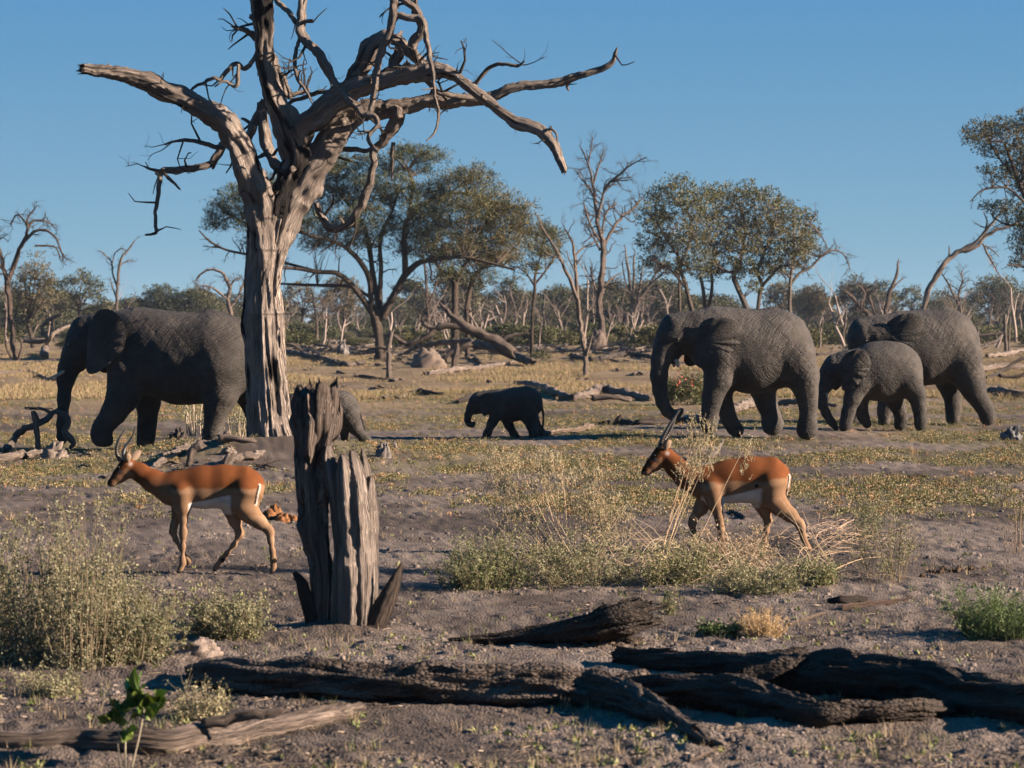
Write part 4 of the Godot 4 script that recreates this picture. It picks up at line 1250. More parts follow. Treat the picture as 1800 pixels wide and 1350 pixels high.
	leafy("leafy_tree", "thin leafy tree with bleached dead side branches at the right of the group", depth_of(b), b, [
		[[[1390, 620, 6], [1390, 570, 6], [1388, 530, 5.5], [1390, 490, 5], [1394, 460, 4.5], [1396, 430, 4], [1395, 400, 3], [1392, 375, 2]], -2, -2, 10, 26, 2],
		[[[1390, 500, 4], [1405, 480, 4], [1425, 470, 3.5], [1450, 445, 3], [1470, 440, 2.5], [1485, 450, 2], [1495, 475, 1.2]], -2, -1, 14, 22, 2],
		[[[1390, 490, 3.5], [1375, 475, 3], [1360, 468, 2.5], [1345, 470, 1.5]], -2, -3, 6, 18, 2],
		[[[1396, 425, 3], [1412, 405, 2.5], [1425, 390, 2], [1436, 375, 1]], -2, -2, 8, 18, 2],
		[[[1425, 395, 2], [1440, 410, 2], [1450, 425, 1.8], [1456, 440, 1]], -2, -2, 6, 14, 1],
	], [[1410, 385, 22, 18, -1, 0.2], [1425, 410, 18, 16, 0, 0.4], [1420, 440, 24, 18, 0, 0.7], [1405, 465, 20, 14, 0, 0.5]], mop.merged({"c1": grey, "c2": grey2}, true), 33)
	# --- tall tree cut by the right edge of the view
	b = gpt(1862, 640)
	var edge := mop.merged({"ca": Color(0.032, 0.04, 0.022), "cb": Color(0.08, 0.082, 0.04), "brown": Color(0.055, 0.045, 0.02), "brown2": Color(0.11, 0.082, 0.042), "density": 2.6, "grow": 1.2, "gap": -0.12, "c1": br, "c2": br2}, true)
	leafy("leafy_tree", "tall feathery tree leaning in from the right edge with clustered foliage", depth_of(b), b, [
		[[[1866, 645, 14], [1862, 560, 12], [1850, 480, 11], [1835, 420, 9], [1815, 370, 8], [1795, 330, 6], [1780, 290, 5], [1765, 250, 4]], 0, 0, 6, 28, 2],
		[[[1815, 372, 5], [1790, 345, 4], [1770, 330, 3.5], [1745, 330, 3], [1725, 335, 2.5], [1705, 355, 1.2]], 0, -1, 10, 20, 2],
		[[[1790, 320, 4], [1765, 290, 3.5], [1745, 260, 3], [1730, 235, 2]], 0, 1, 10, 24, 2],
		[[[1830, 415, 4], [1800, 398, 3.5], [1770, 395, 3], [1745, 382, 2]], 0, 0, 10, 22, 2],
		[[[1850, 480, 4], [1820, 475, 3.5], [1795, 468, 3], [1770, 465, 1.5]], 0, -1, 8, 16, 2],
		[[[1795, 330, 4], [1800, 280, 3.5], [1806, 240, 3]], 0, 0, 8, 24, 2],
	], [[1735, 228, 38, 18, 0, 0.6], [1770, 225, 34, 18, 1, 0.4], [1715, 245, 22, 12, -1, 0.4], [1745, 265, 26, 14, 1, 0.2], [1790, 250, 26, 22, -1, 0.5], [1785, 290, 24, 22, 1, 0.7], [1760, 310, 26, 14, 0, 0.1], [1735, 298, 16, 9, 0, 0.1], [1800, 330, 24, 24, 1, 0.2], [1775, 368, 30, 14, 0, 0.1], [1745, 362, 24, 9, 1, 0.2], [1805, 385, 30, 20, -1, 0], [1800, 430, 22, 30, 0, 0.1], [1790, 460, 16, 12, 1, 0.1], [1830, 300, 40, 50, 1, 0.3], [1840, 400, 40, 50, 0, 0.2], [1815, 215, 30, 24, 1, 0.3]], edge, 34)
	# --- thin tree by the fallen trunk
	b = gpt(936, 642)
	leafy("slender_tree", "slender tree with ragged top standing at the end of the fallen trunk", depth_of(b), b, [
		[[[934, 645, 6], [935, 600, 5], [936, 550, 4.5], [940, 510, 4.5], [940, 490, 4], [945, 465, 3]], 0, 0, 5, 20, 2],
		[[[940, 500, 3], [960, 475, 3], [975, 450, 2.5], [985, 435, 1.2]], 0, 1, 8, 18, 2],
		[[[938, 500, 3], [925, 480, 2.5], [910, 470, 2], [895, 468, 1]], 0, -1, 8, 18, 2],
		[[[942, 480, 2.5], [950, 450, 2], [956, 420, 1.2]], 0, 0, 6, 16, 2],
	], [[955, 410, 22, 18, 0, 0.3], [975, 418, 18, 16, 1, 0.2], [945, 440, 22, 16, -1, 0.3], [968, 445, 18, 12, 0, 0.2], [935, 470, 20, 10, 0, 0.4], [950, 625, 16, 9, -0.5, 0.0]], thorn, 35)
	# --- standing dead trees
	b = gpt(30, 634)
	snag("dead_tree", "gnarled dead tree with clawing top at the left edge", "dead tree", depth_of(b), b, [
		[[[30, 640, 12], [26, 620, 9], [22, 580, 8], [18, 540, 8], [14, 505, 9], [18, 480, 8], [28, 455, 7], [38, 430, 6], [48, 410, 5.5]], 0, 0, 2, 14, 1],
		[[[14, 500, 6], [6, 470, 5.5], [0, 440, 5], [-12, 410, 4]], 0, 1, 6, 22, 2],
		[[[14, 490, 4], [2, 470, 3], [-6, 450, 2]], 0, -1, 4, 18, 2],
		[[[40, 428, 4.5], [60, 408, 4.5], [80, 405, 4], [95, 415, 3.5], [103, 428, 3], [108, 445, 2.5], [117, 456, 1]], 0, -1, 12, 14, 2],
		[[[46, 412, 4.5], [52, 395, 4], [60, 388, 3.5], [85, 390, 2.5], [97, 402, 1.5]], 0, 1, 10, 14, 2],
		[[[50, 405, 3.5], [48, 385, 3], [58, 370, 2.5], [65, 362, 1]], 0, 0, 8, 12, 2],
		[[[50, 400, 3.5], [38, 382, 3], [28, 378, 2.5], [18, 395, 1.5]], 0, 1, 8, 14, 2],
		[[[62, 432, 3], [85, 432, 3], [100, 436, 2.5], [104, 448, 2], [112, 458, 1]], 0, 0, 6, 10, 2],
		[[[32, 632, 5], [38, 610, 3.5], [34, 592, 2]], -0.3, -0.3],
		[[[20, 630, 4], [12, 615, 3], [8, 600, 1.5]], 0.3, 0.4],
	], Color(0.25, 0.19, 0.16), Color(0.09, 0.07, 0.06), 41)
	b = gpt(206, 604)
	snag("dead_tree", "slim forked dead tree rising above the dark elephant's back", "dead tree", depth_of(b), b, [
		[[[206, 608, 5], [206, 560, 4.5], [205, 530, 4.5], [207, 500, 4.2], [210, 470, 4], [215, 450, 3.5], [225, 440, 3], [232, 430, 2.5], [239, 420, 1]], 0, 0, 4, 12, 2],
		[[[206, 505, 3], [198, 480, 3], [196, 460, 2.5], [185, 448, 2], [174, 440, 1]], 0, 0.5, 5, 10, 2],
		[[[198, 462, 2], [202, 445, 2], [214, 436, 1.5], [222, 440, 1]], 0, -0.5, 3, 8, 1],
		[[[214, 465, 1.8], [226, 458, 1.5], [240, 460, 0.8]], 0, 0.5, 3, 8, 1],
		[[[205, 525, 2.5], [198, 505, 2], [194, 490, 1]], 0, 0, 4, 8, 1],
		[[[212, 560, 2], [225, 540, 1.8], [240, 512, 0.8]], 1, 2, 4, 12, 1],
	], grey, grey2, 42)
	b = gpt(405, 606)
	snag("dead_tree", "twisted bleached dead tree left of the tall trunk", "dead tree", depth_of(b), b, [
		[[[408, 610, 8], [407, 570, 7], [405, 545, 6.5], [400, 525, 6], [405, 505, 5.5], [398, 490, 5], [390, 480, 4], [372, 473, 3.5], [355, 480, 3], [345, 490, 1.5]], 0, 0, 10, 14, 2],
		[[[405, 540, 4.5], [420, 520, 4], [428, 500, 3.5], [432, 485, 2]], 0, 1, 8, 14, 2],
		[[[400, 528, 4], [380, 510, 3], [362, 502, 2.5], [345, 505, 1.2]], 0, -1, 8, 14, 2],
		[[[404, 505, 3], [412, 492, 2.5], [424, 488, 1.5]], 0, 0, 5, 12, 2],
		[[[412, 600, 4], [425, 580, 3.5], [436, 560, 2.5]], 0, 0, 4, 12, 1],
	], Color(0.4, 0.31, 0.26), grey2, 43)
	b = gpt(1058, 614)
	snag("dead_tree", "tallest slender dead tree with many fine branches in the middle distance", "dead tree", depth_of(b), b, [
		[[[1060, 620, 13], [1058, 590, 11], [1056, 550, 10], [1056, 510, 9.5], [1058, 470, 9], [1059, 440, 8], [1056, 415, 7], [1050, 390, 6], [1046, 355, 5], [1042, 320, 4], [1034, 290, 3], [1026, 268, 2.5], [1018, 256, 1.2]], 0, 0, 10, 26, 2],
		[[[1060, 435, 6], [1072, 410, 5], [1085, 390, 4.5], [1100, 375, 4], [1118, 362, 3], [1132, 345, 1.2]], 0, 2, 14, 26, 2],
		[[[1050, 390, 5], [1058, 350, 4.5], [1068, 325, 4], [1085, 310, 3.5], [1102, 295, 3], [1118, 285, 2], [1138, 276, 1]], 0, -2, 16, 24, 2],
		[[[1042, 325, 3.5], [1050, 300, 3], [1056, 280, 2], [1060, 265, 1]], 0, 1, 8, 18, 2],
		[[[1046, 355, 3.5], [1036, 330, 3], [1022, 315, 2], [1014, 300, 1]], 0, 2, 10, 20, 2],
		[[[1034, 292, 2.5], [1038, 265, 2], [1042, 240, 1]], 0, 0, 8, 14, 2],
		[[[1055, 425, 4], [1040, 400, 3.5], [1030, 372, 3], [1026, 355, 1.2]], 0, -2, 8, 20, 2],
		[[[1058, 415, 4], [1062, 385, 3.5], [1072, 365, 3], [1085, 355, 1.5]], 0, 1, 6, 18, 2],
		[[[1055, 440, 4], [1042, 415, 3], [1030, 395, 1.5]], 0, -1, 6, 20, 2],
		[[[1054, 520, 4], [1042, 495, 3.5], [1038, 470, 2]], 0, -1, 6, 22, 2],
		[[[1060, 505, 3.5], [1075, 490, 3], [1090, 480, 1.5]], 0, 1, 6, 18, 2],
	], Color(0.34, 0.27, 0.235), Color(0.12, 0.095, 0.08), 44)
	b = gpt(1029, 661)
	snag("dead_tree", "pale leaning dead tree split into a narrow fork, nearest on the golden grass", "dead tree", depth_of(b), b, [
		[[[1030, 668, 9], [1030, 655, 8], [1028, 630, 8], [1023, 600, 7.5], [1019, 560, 7], [1015, 530, 6.5], [1005, 500, 6], [992, 470, 5], [980, 445, 4.5], [966, 420, 3.5], [952, 398, 3], [940, 372, 1.5]], 0, 0, 6, 18, 2],
		[[[1016, 535, 6], [1014, 505, 5.5], [1011, 470, 5], [1010, 445, 4.5], [1006, 425, 3.5], [998, 410, 3], [992, 400, 1.5]], 0.2, 0.8, 6, 18, 2],
		[[[1010, 450, 3], [1022, 438, 3], [1035, 430, 2.5], [1052, 425, 1.2]], 0.6, 1.2, 5, 10, 1],
		[[[985, 455, 2.5], [972, 450, 2], [955, 440, 1.2]], 0, -0.6, 5, 14, 2],
		[[[1010, 475, 2.5], [1000, 455, 2], [996, 440, 1]], 0, -0.3, 3, 10, 1],
		[[[1031, 625, 4], [1037, 605, 3], [1042, 585, 1.2]], -0.1, 0.0, 2, 8, 1],
	], Color(0.46, 0.37, 0.31), Color(0.16, 0.125, 0.105), 45)
	b = gpt(1113, 606)
	snag("dead_tree", "dead tree with a spray of straight upright stems and one bowed branch", "dead tree", depth_of(b), b, [
		[[[1114, 612, 7], [1114, 580, 6], [1113, 550, 6], [1110, 520, 5], [1106, 490, 4.5], [1102, 460, 3.5], [1098, 430, 1.5]], 0, 0, 4, 20, 2],
		[[[1113, 545, 4], [1114, 510, 4], [1114, 470, 3.5], [1116, 440, 1.5]], 0, 1, 5, 18, 2],
		[[[1115, 540, 4], [1125, 505, 3.5], [1128, 480, 3], [1132, 455, 1.2]], 0, 0, 5, 16, 2],
		[[[1114, 560, 5], [1122, 530, 5], [1135, 510, 4.5], [1150, 495, 4], [1165, 480, 3], [1178, 478, 1.5]], 0, -1, 10, 18, 2],
		[[[1135, 512, 3], [1150, 485, 3], [1168, 470, 2.5], [1178, 466, 1]], 0, 1, 6, 14, 2],
		[[[1110, 520, 3], [1098, 490, 2.5], [1094, 460, 1.2]], 0, 0, 4, 16, 2],
	], grey, grey2, 46)
	b = gpt(1624, 604)
	snag("dead_tree", "bent dead tree bowing far over to the right behind the rear cow", "dead tree", depth_of(b), b, [
		[[[1626, 612, 10], [1625, 575, 9], [1626, 540, 8.5], [1632, 510, 8.5], [1645, 485, 8], [1662, 462, 8], [1682, 444, 7.5], [1705, 438, 7], [1720, 428, 6.5], [1732, 414, 6], [1750, 405, 5.5], [1775, 398, 4.5], [1800, 384, 4], [1815, 380, 3]], 0, 0, 3, 14, 1],
		[[[1686, 442, 4], [1700, 432, 4.5], [1716, 425, 4.5], [1730, 410, 5], [1745, 390, 4.5], [1758, 375, 4], [1766, 362, 2]], -0.6, -1.2, 4, 16, 2],
		[[[1732, 405, 3], [1735, 388, 2.5], [1728, 372, 1.2]], -0.8, -0.8, 2, 10, 1],
		[[[1738, 402, 2.5], [1725, 398, 2], [1715, 392, 1]], -0.8, -0.4, 2, 8, 1],
		[[[1728, 428, 3.5], [1735, 445, 3.5], [1745, 462, 3], [1754, 480, 1.2]], 0, 0.5, 4, 12, 2],
		[[[1732, 432, 2.5], [1748, 442, 2], [1756, 452, 1]], 0, 0.2, 2, 8, 1],
		[[[1668, 452, 3], [1669, 440, 2.5], [1668, 432, 1.5]], 0, 0],
	], Color(0.42, 0.34, 0.285), Color(0.11, 0.09, 0.075), 47)
	b = gpt(1560, 606)
	snag("dead_tree", "spiky dead tree stub rising behind the rear cow's shoulders", "dead tree", depth_of(b), b, [
		[[[1556, 612, 9], [1556, 570, 8], [1558, 545, 7], [1562, 520, 6], [1570, 500, 5], [1577, 480, 4], [1578, 465, 3], [1580, 455, 1.5]], 0, 0, 5, 12, 2],
		[[[1564, 515, 3], [1575, 500, 2.5], [1590, 488, 1.2]], 0, 0.5, 3, 8, 1],
		[[[1545, 600, 8], [1530, 560, 7], [1512, 540, 6], [1495, 520, 5], [1482, 508, 2]], -0.5, -1, 14, 22, 2],
		[[[1548, 595, 5], [1540, 560, 4], [1530, 530, 3.5], [1522, 505, 2]], 0, 1, 10, 22, 2],
		[[[1512, 540, 3.5], [1520, 515, 3], [1505, 500, 2.5], [1490, 505, 1.2]], -1, -0.5, 8, 16, 2],
	], Color(0.32, 0.245, 0.205), Color(0.11, 0.085, 0.07), 48)
	b = gpt(1692, 604)
	snag("dead_tree", "small crooked dead tree right of the bent one", "dead tree", depth_of(b), b, [
		[[[1694, 608, 6], [1692, 570, 5], [1688, 545, 4.5], [1680, 525, 4], [1672, 510, 3.5], [1665, 495, 3], [1656, 482, 1.2]], 0, 0, 8, 16, 2],
		[[[1688, 540, 4], [1685, 515, 3.5], [1692, 495, 3], [1690, 480, 2], [1695, 470, 1]], 0, 0.5, 10, 14, 2],
		[[[1682, 528, 3], [1670, 520, 2.5], [1660, 518, 1.2]], 0, -0.5, 6, 12, 2],
	], grey * 0.8, grey2, 49)
	b = gpt(1156, 600)
	snag("dead_tree", "bleached dead sapling with open fork just above the large cow's head", "dead tree", depth_of(b), b, [
		[[[1175, 606, 5], [1173, 570, 5], [1172, 545, 4.5], [1168, 525, 4], [1158, 508, 3]], 0, 0, 8, 16, 2],
		[[[1172, 545, 3.5], [1178, 525, 3], [1184, 508, 2]], 0, 0.5, 6, 14, 2],
		[[[1168, 528, 2.5], [1150, 522, 2.5], [1135, 520, 1.2]], 0, 0, 6, 12, 2],
	], Color(0.5, 0.42, 0.37), grey2, 50)
	# --- weathered posts of broken trunks
	var posts := [
		[683, 664, [[[683, 668, 9], [684, 640, 8], [682, 615, 8], [686, 595, 7], [689, 582, 6]], 0, 0, 3, 16, 1], [[[684, 618, 4], [672, 612, 4], [655, 612, 3], [640, 618, 2]], 0, 0.5, 3, 12, 1], "cracked trunk post with side stubs left of the termite mound"],
		[797, 646, [[[797, 650, 9], [799, 630, 9], [802, 612, 7], [804, 605, 5]], 0, 0], [[[783, 646, 3.5], [784, 630, 3], [782, 618, 2.5]], 0, 0], "short thick stump post right of the termite mound"],
		[1768, 620, [[[1767, 624, 5], [1768, 600, 5], [1766, 575, 5], [1768, 553, 4]], 0, 0], [[[1773, 622, 3], [1774, 590, 3], [1776, 556, 2]], 0.1, 0.1], "lone dark upright post near the right edge"],
		[905, 605, [[[905, 608, 5], [904, 580, 5], [906, 550, 4], [900, 525, 3], [895, 505, 1.5]], 0, 0, 6, 18, 2], [[[906, 560, 3], [915, 535, 2.5], [920, 515, 1.2]], 0, 0, 5, 16, 2], "thin broken dead stem behind the fallen trunk"],
		[1103, 598, [[[1104, 601, 7], [1103, 580, 6], [1101, 560, 6], [1102, 550, 5]], 0, 0], [[[1101, 590, 3], [1096, 580, 2]], 0, 0], "dark squat stump post beside the upright-stemmed dead tree"],
		[1075, 588, [[[1075, 591, 5], [1075, 570, 5], [1075, 556, 4.5]], 0, 0], [[[1077, 585, 2.5], [1080, 577, 1.5]], 0, 0], "small square-topped post just behind the tallest dead tree"],
		[1484, 610, [[[1484, 614, 4], [1482, 590, 4], [1486, 565, 3.5], [1488, 540, 2]], 0, 0, 3, 10, 1], [[[1483, 590, 2.5], [1476, 575, 1.5]], 0, 0], "crooked stake in front of the rear cow's face"],
		[760, 620, [[[762, 624, 5], [758, 590, 5], [752, 560, 4.5], [750, 520, 4], [748, 480, 3.5], [742, 440, 2.5], [735, 410, 1.2]], 0, 0, 10, 24, 2], [[[752, 540, 3], [765, 505, 2.5], [775, 470, 2], [790, 440, 1]], 0, 0.5, 8, 24, 2], "bare pale sapling in front of the dark thorn trees"],
		[960, 598, [[[960, 602, 4], [958, 570, 4], [955, 545, 3], [958, 520, 1.5]], 0, 0, 6, 16, 2], [[[958, 565, 2.5], [970, 545, 2], [978, 535, 1]], 0, 0, 5, 14, 2], "short bare stem right of the slender tree"],
		[880, 598, [[[882, 602, 4], [876, 575, 4], [866, 555, 3], [860, 535, 1.5]], 0, 0, 6, 16, 2], [[[876, 572, 2.5], [888, 555, 2], [900, 548, 1]], 0, 0, 5, 14, 2], "leaning bare stem above the fallen trunk"],
		[560, 606, [[[558, 612, 5], [557, 590, 4.5], [556, 560, 4], [552, 535, 3], [548, 510, 1.5]], 0, 0, 8, 20, 2], [[[556, 570, 3], [566, 548, 2.5], [572, 525, 1.2]], 0, 0, 6, 18, 2], "bare dead sapling right of the tall trunk"],
		[640, 596, [[[608, 598, 4.5], [606, 575, 4], [602, 555, 3.5], [596, 535, 2]], 0, 0, 8, 16, 2], [[[606, 570, 3], [616, 552, 2.5], [622, 540, 1.2]], 0, 0, 6, 14, 2], "small grey dead tree left of the great thorn's trunk"],
		[1150, 596, [[[1143, 600, 3.5], [1142, 575, 3], [1140, 550, 2.5], [1136, 530, 1.2]], 0, 0, 8, 16, 2], [[[1142, 570, 2], [1150, 555, 1.5], [1156, 548, 1]], 0, 0, 5, 14, 2], "thin bare stem left of the large cow's forehead"],
		[1738, 600, [[[1738, 604, 4], [1738, 575, 3.5], [1742, 550, 3], [1748, 525, 1.5]], 0, 0, 8, 16, 2], [[[1740, 560, 2], [1732, 540, 1.5], [1728, 525, 1]], 0, 0, 5, 14, 2], "bare bleached stem between the bent tree and right edge"],
		[1786, 598, [[[1786, 602, 4], [1788, 570, 3.5], [1794, 540, 3], [1800, 515, 1.5]], 0, 0, 8, 18, 2], [[[1788, 565, 2.5], [1780, 545, 2], [1776, 530, 1]], 0, 0, 5, 14, 2], "forked bleached stem at the right edge"],
	]
	for i in posts.size():
		var p: Array = posts[i]
		b = gpt(p[0], p[1])
		snag("dead_sapling", p[4], "dead tree", depth_of(b), b, [p[2], p[3]], grey if i % 3 != 1 else Color(0.28, 0.21, 0.18), grey2, 60 + i)
	# --- smaller living trees in the background
	var dim := {"ca": Color(0.035, 0.043, 0.024), "cb": Color(0.085, 0.092, 0.05), "brown": Color(0.06, 0.05, 0.028), "brown2": Color(0.13, 0.1, 0.055), "density": 1.9, "leaf": 3.4, "leafw": 0.8, "up": 0.4, "gap": -0.1, "tw": 5, "twr": 0.5, "c1": br, "c2": br2}
	var pale := dim.merged({"ca": Color(0.075, 0.068, 0.038), "cb": Color(0.17, 0.145, 0.085), "density": 1.1, "gap": 0.0}, true)
	var rusty := dim.merged({"ca": Color(0.06, 0.048, 0.026), "cb": Color(0.14, 0.105, 0.055)}, true)
	var small := [
		["pale thin-leaved tree behind the gnarled dead tree at the left edge", 58, 612, 172, 90, "round", pale],
		["flat-topped thorn tree left of the slim forked dead tree", 143, 602, 146, 110, "umbrella", dim],
		["dark low thorn tree behind the dark elephant's head", 95, 600, 95, 90, "umbrella", dim],
		["dark bushy evergreen behind the dark elephant's back", 285, 596, 104, 90, "round", dim.merged({"ca": Color(0.024, 0.034, 0.02), "cb": Color(0.06, 0.075, 0.04)}, true)],
		["grey-green bushy tree right of the dark evergreen", 345, 596, 100, 80, "round", dim],
		["rusty-crowned tree just right of the tall trunk", 528, 600, 120, 80, "umbrella", rusty],
		["brownish round tree left of the great thorn's trunk", 600, 597, 122, 90, "round", rusty],
		["small dark tree directly behind the great thorn's trunk", 700, 592, 80, 60, "umbrella", dim],
		["dark spreading thorn tree behind the slender tree", 900, 596, 118, 110, "umbrella", dim],
		["dark thorn tree between the slender tree and the leaning dead tree", 985, 594, 105, 90, "umbrella", dim],
		["rounded tree behind the tallest dead tree", 1072, 592, 104, 60, "round", rusty],
		["low dark tree left of the leafy pair", 1135, 590, 78, 70, "round", dim],
		["dark green shrub tree between the stems of the leafy pair", 1270, 588, 76, 80, "round", dim.merged({"ca": Color(0.024, 0.034, 0.02), "cb": Color(0.06, 0.075, 0.04)}, true)],
		["grey domed tree right behind the thin leafy tree", 1372, 590, 106, 66, "round", pale.merged({"density": 1.8}, true)],
		["brown-grey tree right of the grey domed tree", 1425, 592, 100, 80, "round", rusty],
		["dark flat-topped tree left of the spiky dead stub", 1505, 592, 112, 80, "round", dim],
		["flat-topped thorn tree behind the spiky dead stub", 1545, 592, 114, 70, "umbrella", dim],
		["small umbrella thorn left of the bent dead tree", 1602, 592, 104, 60, "umbrella", dim],
		["low round tree right of the bent dead tree's foot", 1660, 590, 82, 90, "round", dim],
		["broad olive tree near the right edge", 1750, 594, 120, 110, "round", dim.merged({"ca": Color(0.05, 0.055, 0.03), "cb": Color(0.12, 0.12, 0.065)}, true)],
		["dark tree cut by the right edge of the view", 1815, 592, 100, 80, "round", dim],
		["low dark tree at the far left edge", 5, 596, 88, 80, "round", dim],
		["hazy low tree behind the slim forked dead tree", 215, 586, 62, 80, "round", dim],
		["hazy low tree behind the twin-stemmed thorn", 820, 588, 75, 80, "round", dim],
		["small dark tree just left of the tall trunk", 440, 590, 82, 60, "umbrella", dim],
	]
	for i in small.size():
		var s: Array = small[i]
		bush_tree(s[0], s[1], s[2], s[3], s[4], s[5], s[6], 200 + i)

# bare saplings far off: six kinds, each copied as a tree of its own
func bare(mb: MB, p: Vector3, dir: Vector3, ln: float, rad: float, level: int, r: RandomNumberGenerator, o: Dictionary) -> void:
	var pts := [[p, rad]]
	for s in 4:
		dir = (dir + rdir(r) * 0.3 + Vector3.UP * 0.06).normalized()
		p += dir * ln / 4.0
		pts.append([p, rad * (1.0 - 0.14 * (s + 1))])
	tube(mb, pts, 5 if level > 1 else 4, o)
	if level > 0:
		for i in r.randi_range(2, 3):
			var k := r.randi_range(2, 4)
			bare(mb, pts[k][0], (dir + across(dir, r) * r.randf_range(0.5, 1.0)).normalized(), ln * r.randf_range(0.45, 0.75), float(pts[k][1]) * 0.6, level - 1, r, o)

func build_saplings() -> void:
	var r := RandomNumberGenerator.new()
	r.seed = 808
	var kinds := []
	for k in 7:
		var mb := MB.new()
		var tone := r.randf()
		var o := {"c1": Color(0.4, 0.33, 0.29).lerp(Color(0.16, 0.125, 0.11), tone), "c2": Color(0.15, 0.12, 0.105)}
		bare(mb, Vector3(0, -0.1, 0), (Vector3.UP + rdir(r) * 0.25).normalized(), r.randf_range(1.8, 3.0), r.randf_range(0.07, 0.13), 4, r, o)
		kinds.append(mb.mesh(M.twig))
	for i in 120:
		var px := 0.0
		var u := r.randf()
		if u < 0.6:
			px = r.randf_range(490, 1140)
		elif u < 0.85:
			px = r.randf_range(1430, 1800)
		else:
			px = r.randf_range(0, 440)
		var row := r.randf_range(583, 613)
		var b := gpt(px, row)
		var o := single("bare_sapling", kinds[i % 7], "thin bare dead sapling standing among the far trees", "dead tree", b, "bare saplings among the far trees")
		var s := r.randf_range(0.7, 1.9)
		o.transform = Transform3D(Basis(Vector3.UP, r.randf() * TAU).scaled(Vector3(s, s * r.randf_range(0.9, 1.4), s)), b)

# the wood on the horizon and the scrub at its foot: nobody could count them
func build_far_wood() -> void:
	var r := RandomNumberGenerator.new()
	r.seed = 77
	var kinds := []
	for k in 4:
		var mb := MB.new()
		mb.auto = false
		var tw := MB.new()
		for i in 7:
			var a := r.randf() * TAU
			var rad := r.randf_range(0.0, 1.5)
			var o := {"n": 1300, "len": 0.13, "wid": 0.04, "ca": Color(0.7, 0.8, 0.5), "cb": Color(1.3, 1.3, 0.9), "hole": 2.4, "gap": -0.15, "up": 0.4, "tw": 0, "tc": Color.BLACK}
			clump(mb, tw, Vector3(cos(a) * rad, r.randf_range(0.3, 2.6) if k != 3 else r.randf_range(0.3, 0.7), sin(a) * rad), r.randf_range(0.7, 1.2), r.randf_range(0.45, 0.8), 0.9, Vector3.ZERO, o, r)
		kinds.append(mb.mesh(M.leaf))
	for k in 4:
		var mm := MultiMesh.new()
		mm.transform_format = MultiMesh.TRANSFORM_3D
		mm.use_colors = true
		mm.mesh = kinds[k]
		mm.instance_count = 130 if k < 3 else 200
		for i in mm.instance_count:
			var d := r.randf_range(330.0, 760.0) if k < 3 else r.randf_range(210.0, 430.0)
			var x := r.randf_range(-0.3, 0.3) * d
			var s := lerpf(0.9, 3.0, pow(r.randf(), 2.0)) if k < 3 else r.randf_range(0.4, 1.5)
			var c := Color(0.036, 0.042, 0.026).lerp(Color(0.075, 0.066, 0.038), r.randf()) if k < 3 else Color(0.05, 0.055, 0.028).lerp(Color(0.11, 0.095, 0.05), r.randf())
			mm.set_instance_transform(i, Transform3D(Basis(Vector3.UP, r.randf() * TAU).scaled(Vector3(s * 1.2, s, s * 1.2)), Vector3(x, 0.0, -d)))
			mm.set_instance_color(i, c)
		var mi := MultiMeshInstance3D.new()
		mi.name = numbered("distant_woodland" if k < 3 else "green_scrub")
		mi.multimesh = mm
		add_child(mi)
		mi.set_meta("kind", "stuff")
		mi.set_meta("label", ["hazy distant woodland along the horizon, lighter crowns", "hazy distant woodland along the horizon, darker crowns", "hazy distant woodland along the horizon, lower crowns", "band of low green scrub at the foot of the far trees"][k])
		mi.set_meta("category", "woodland" if k < 3 else "scrub")

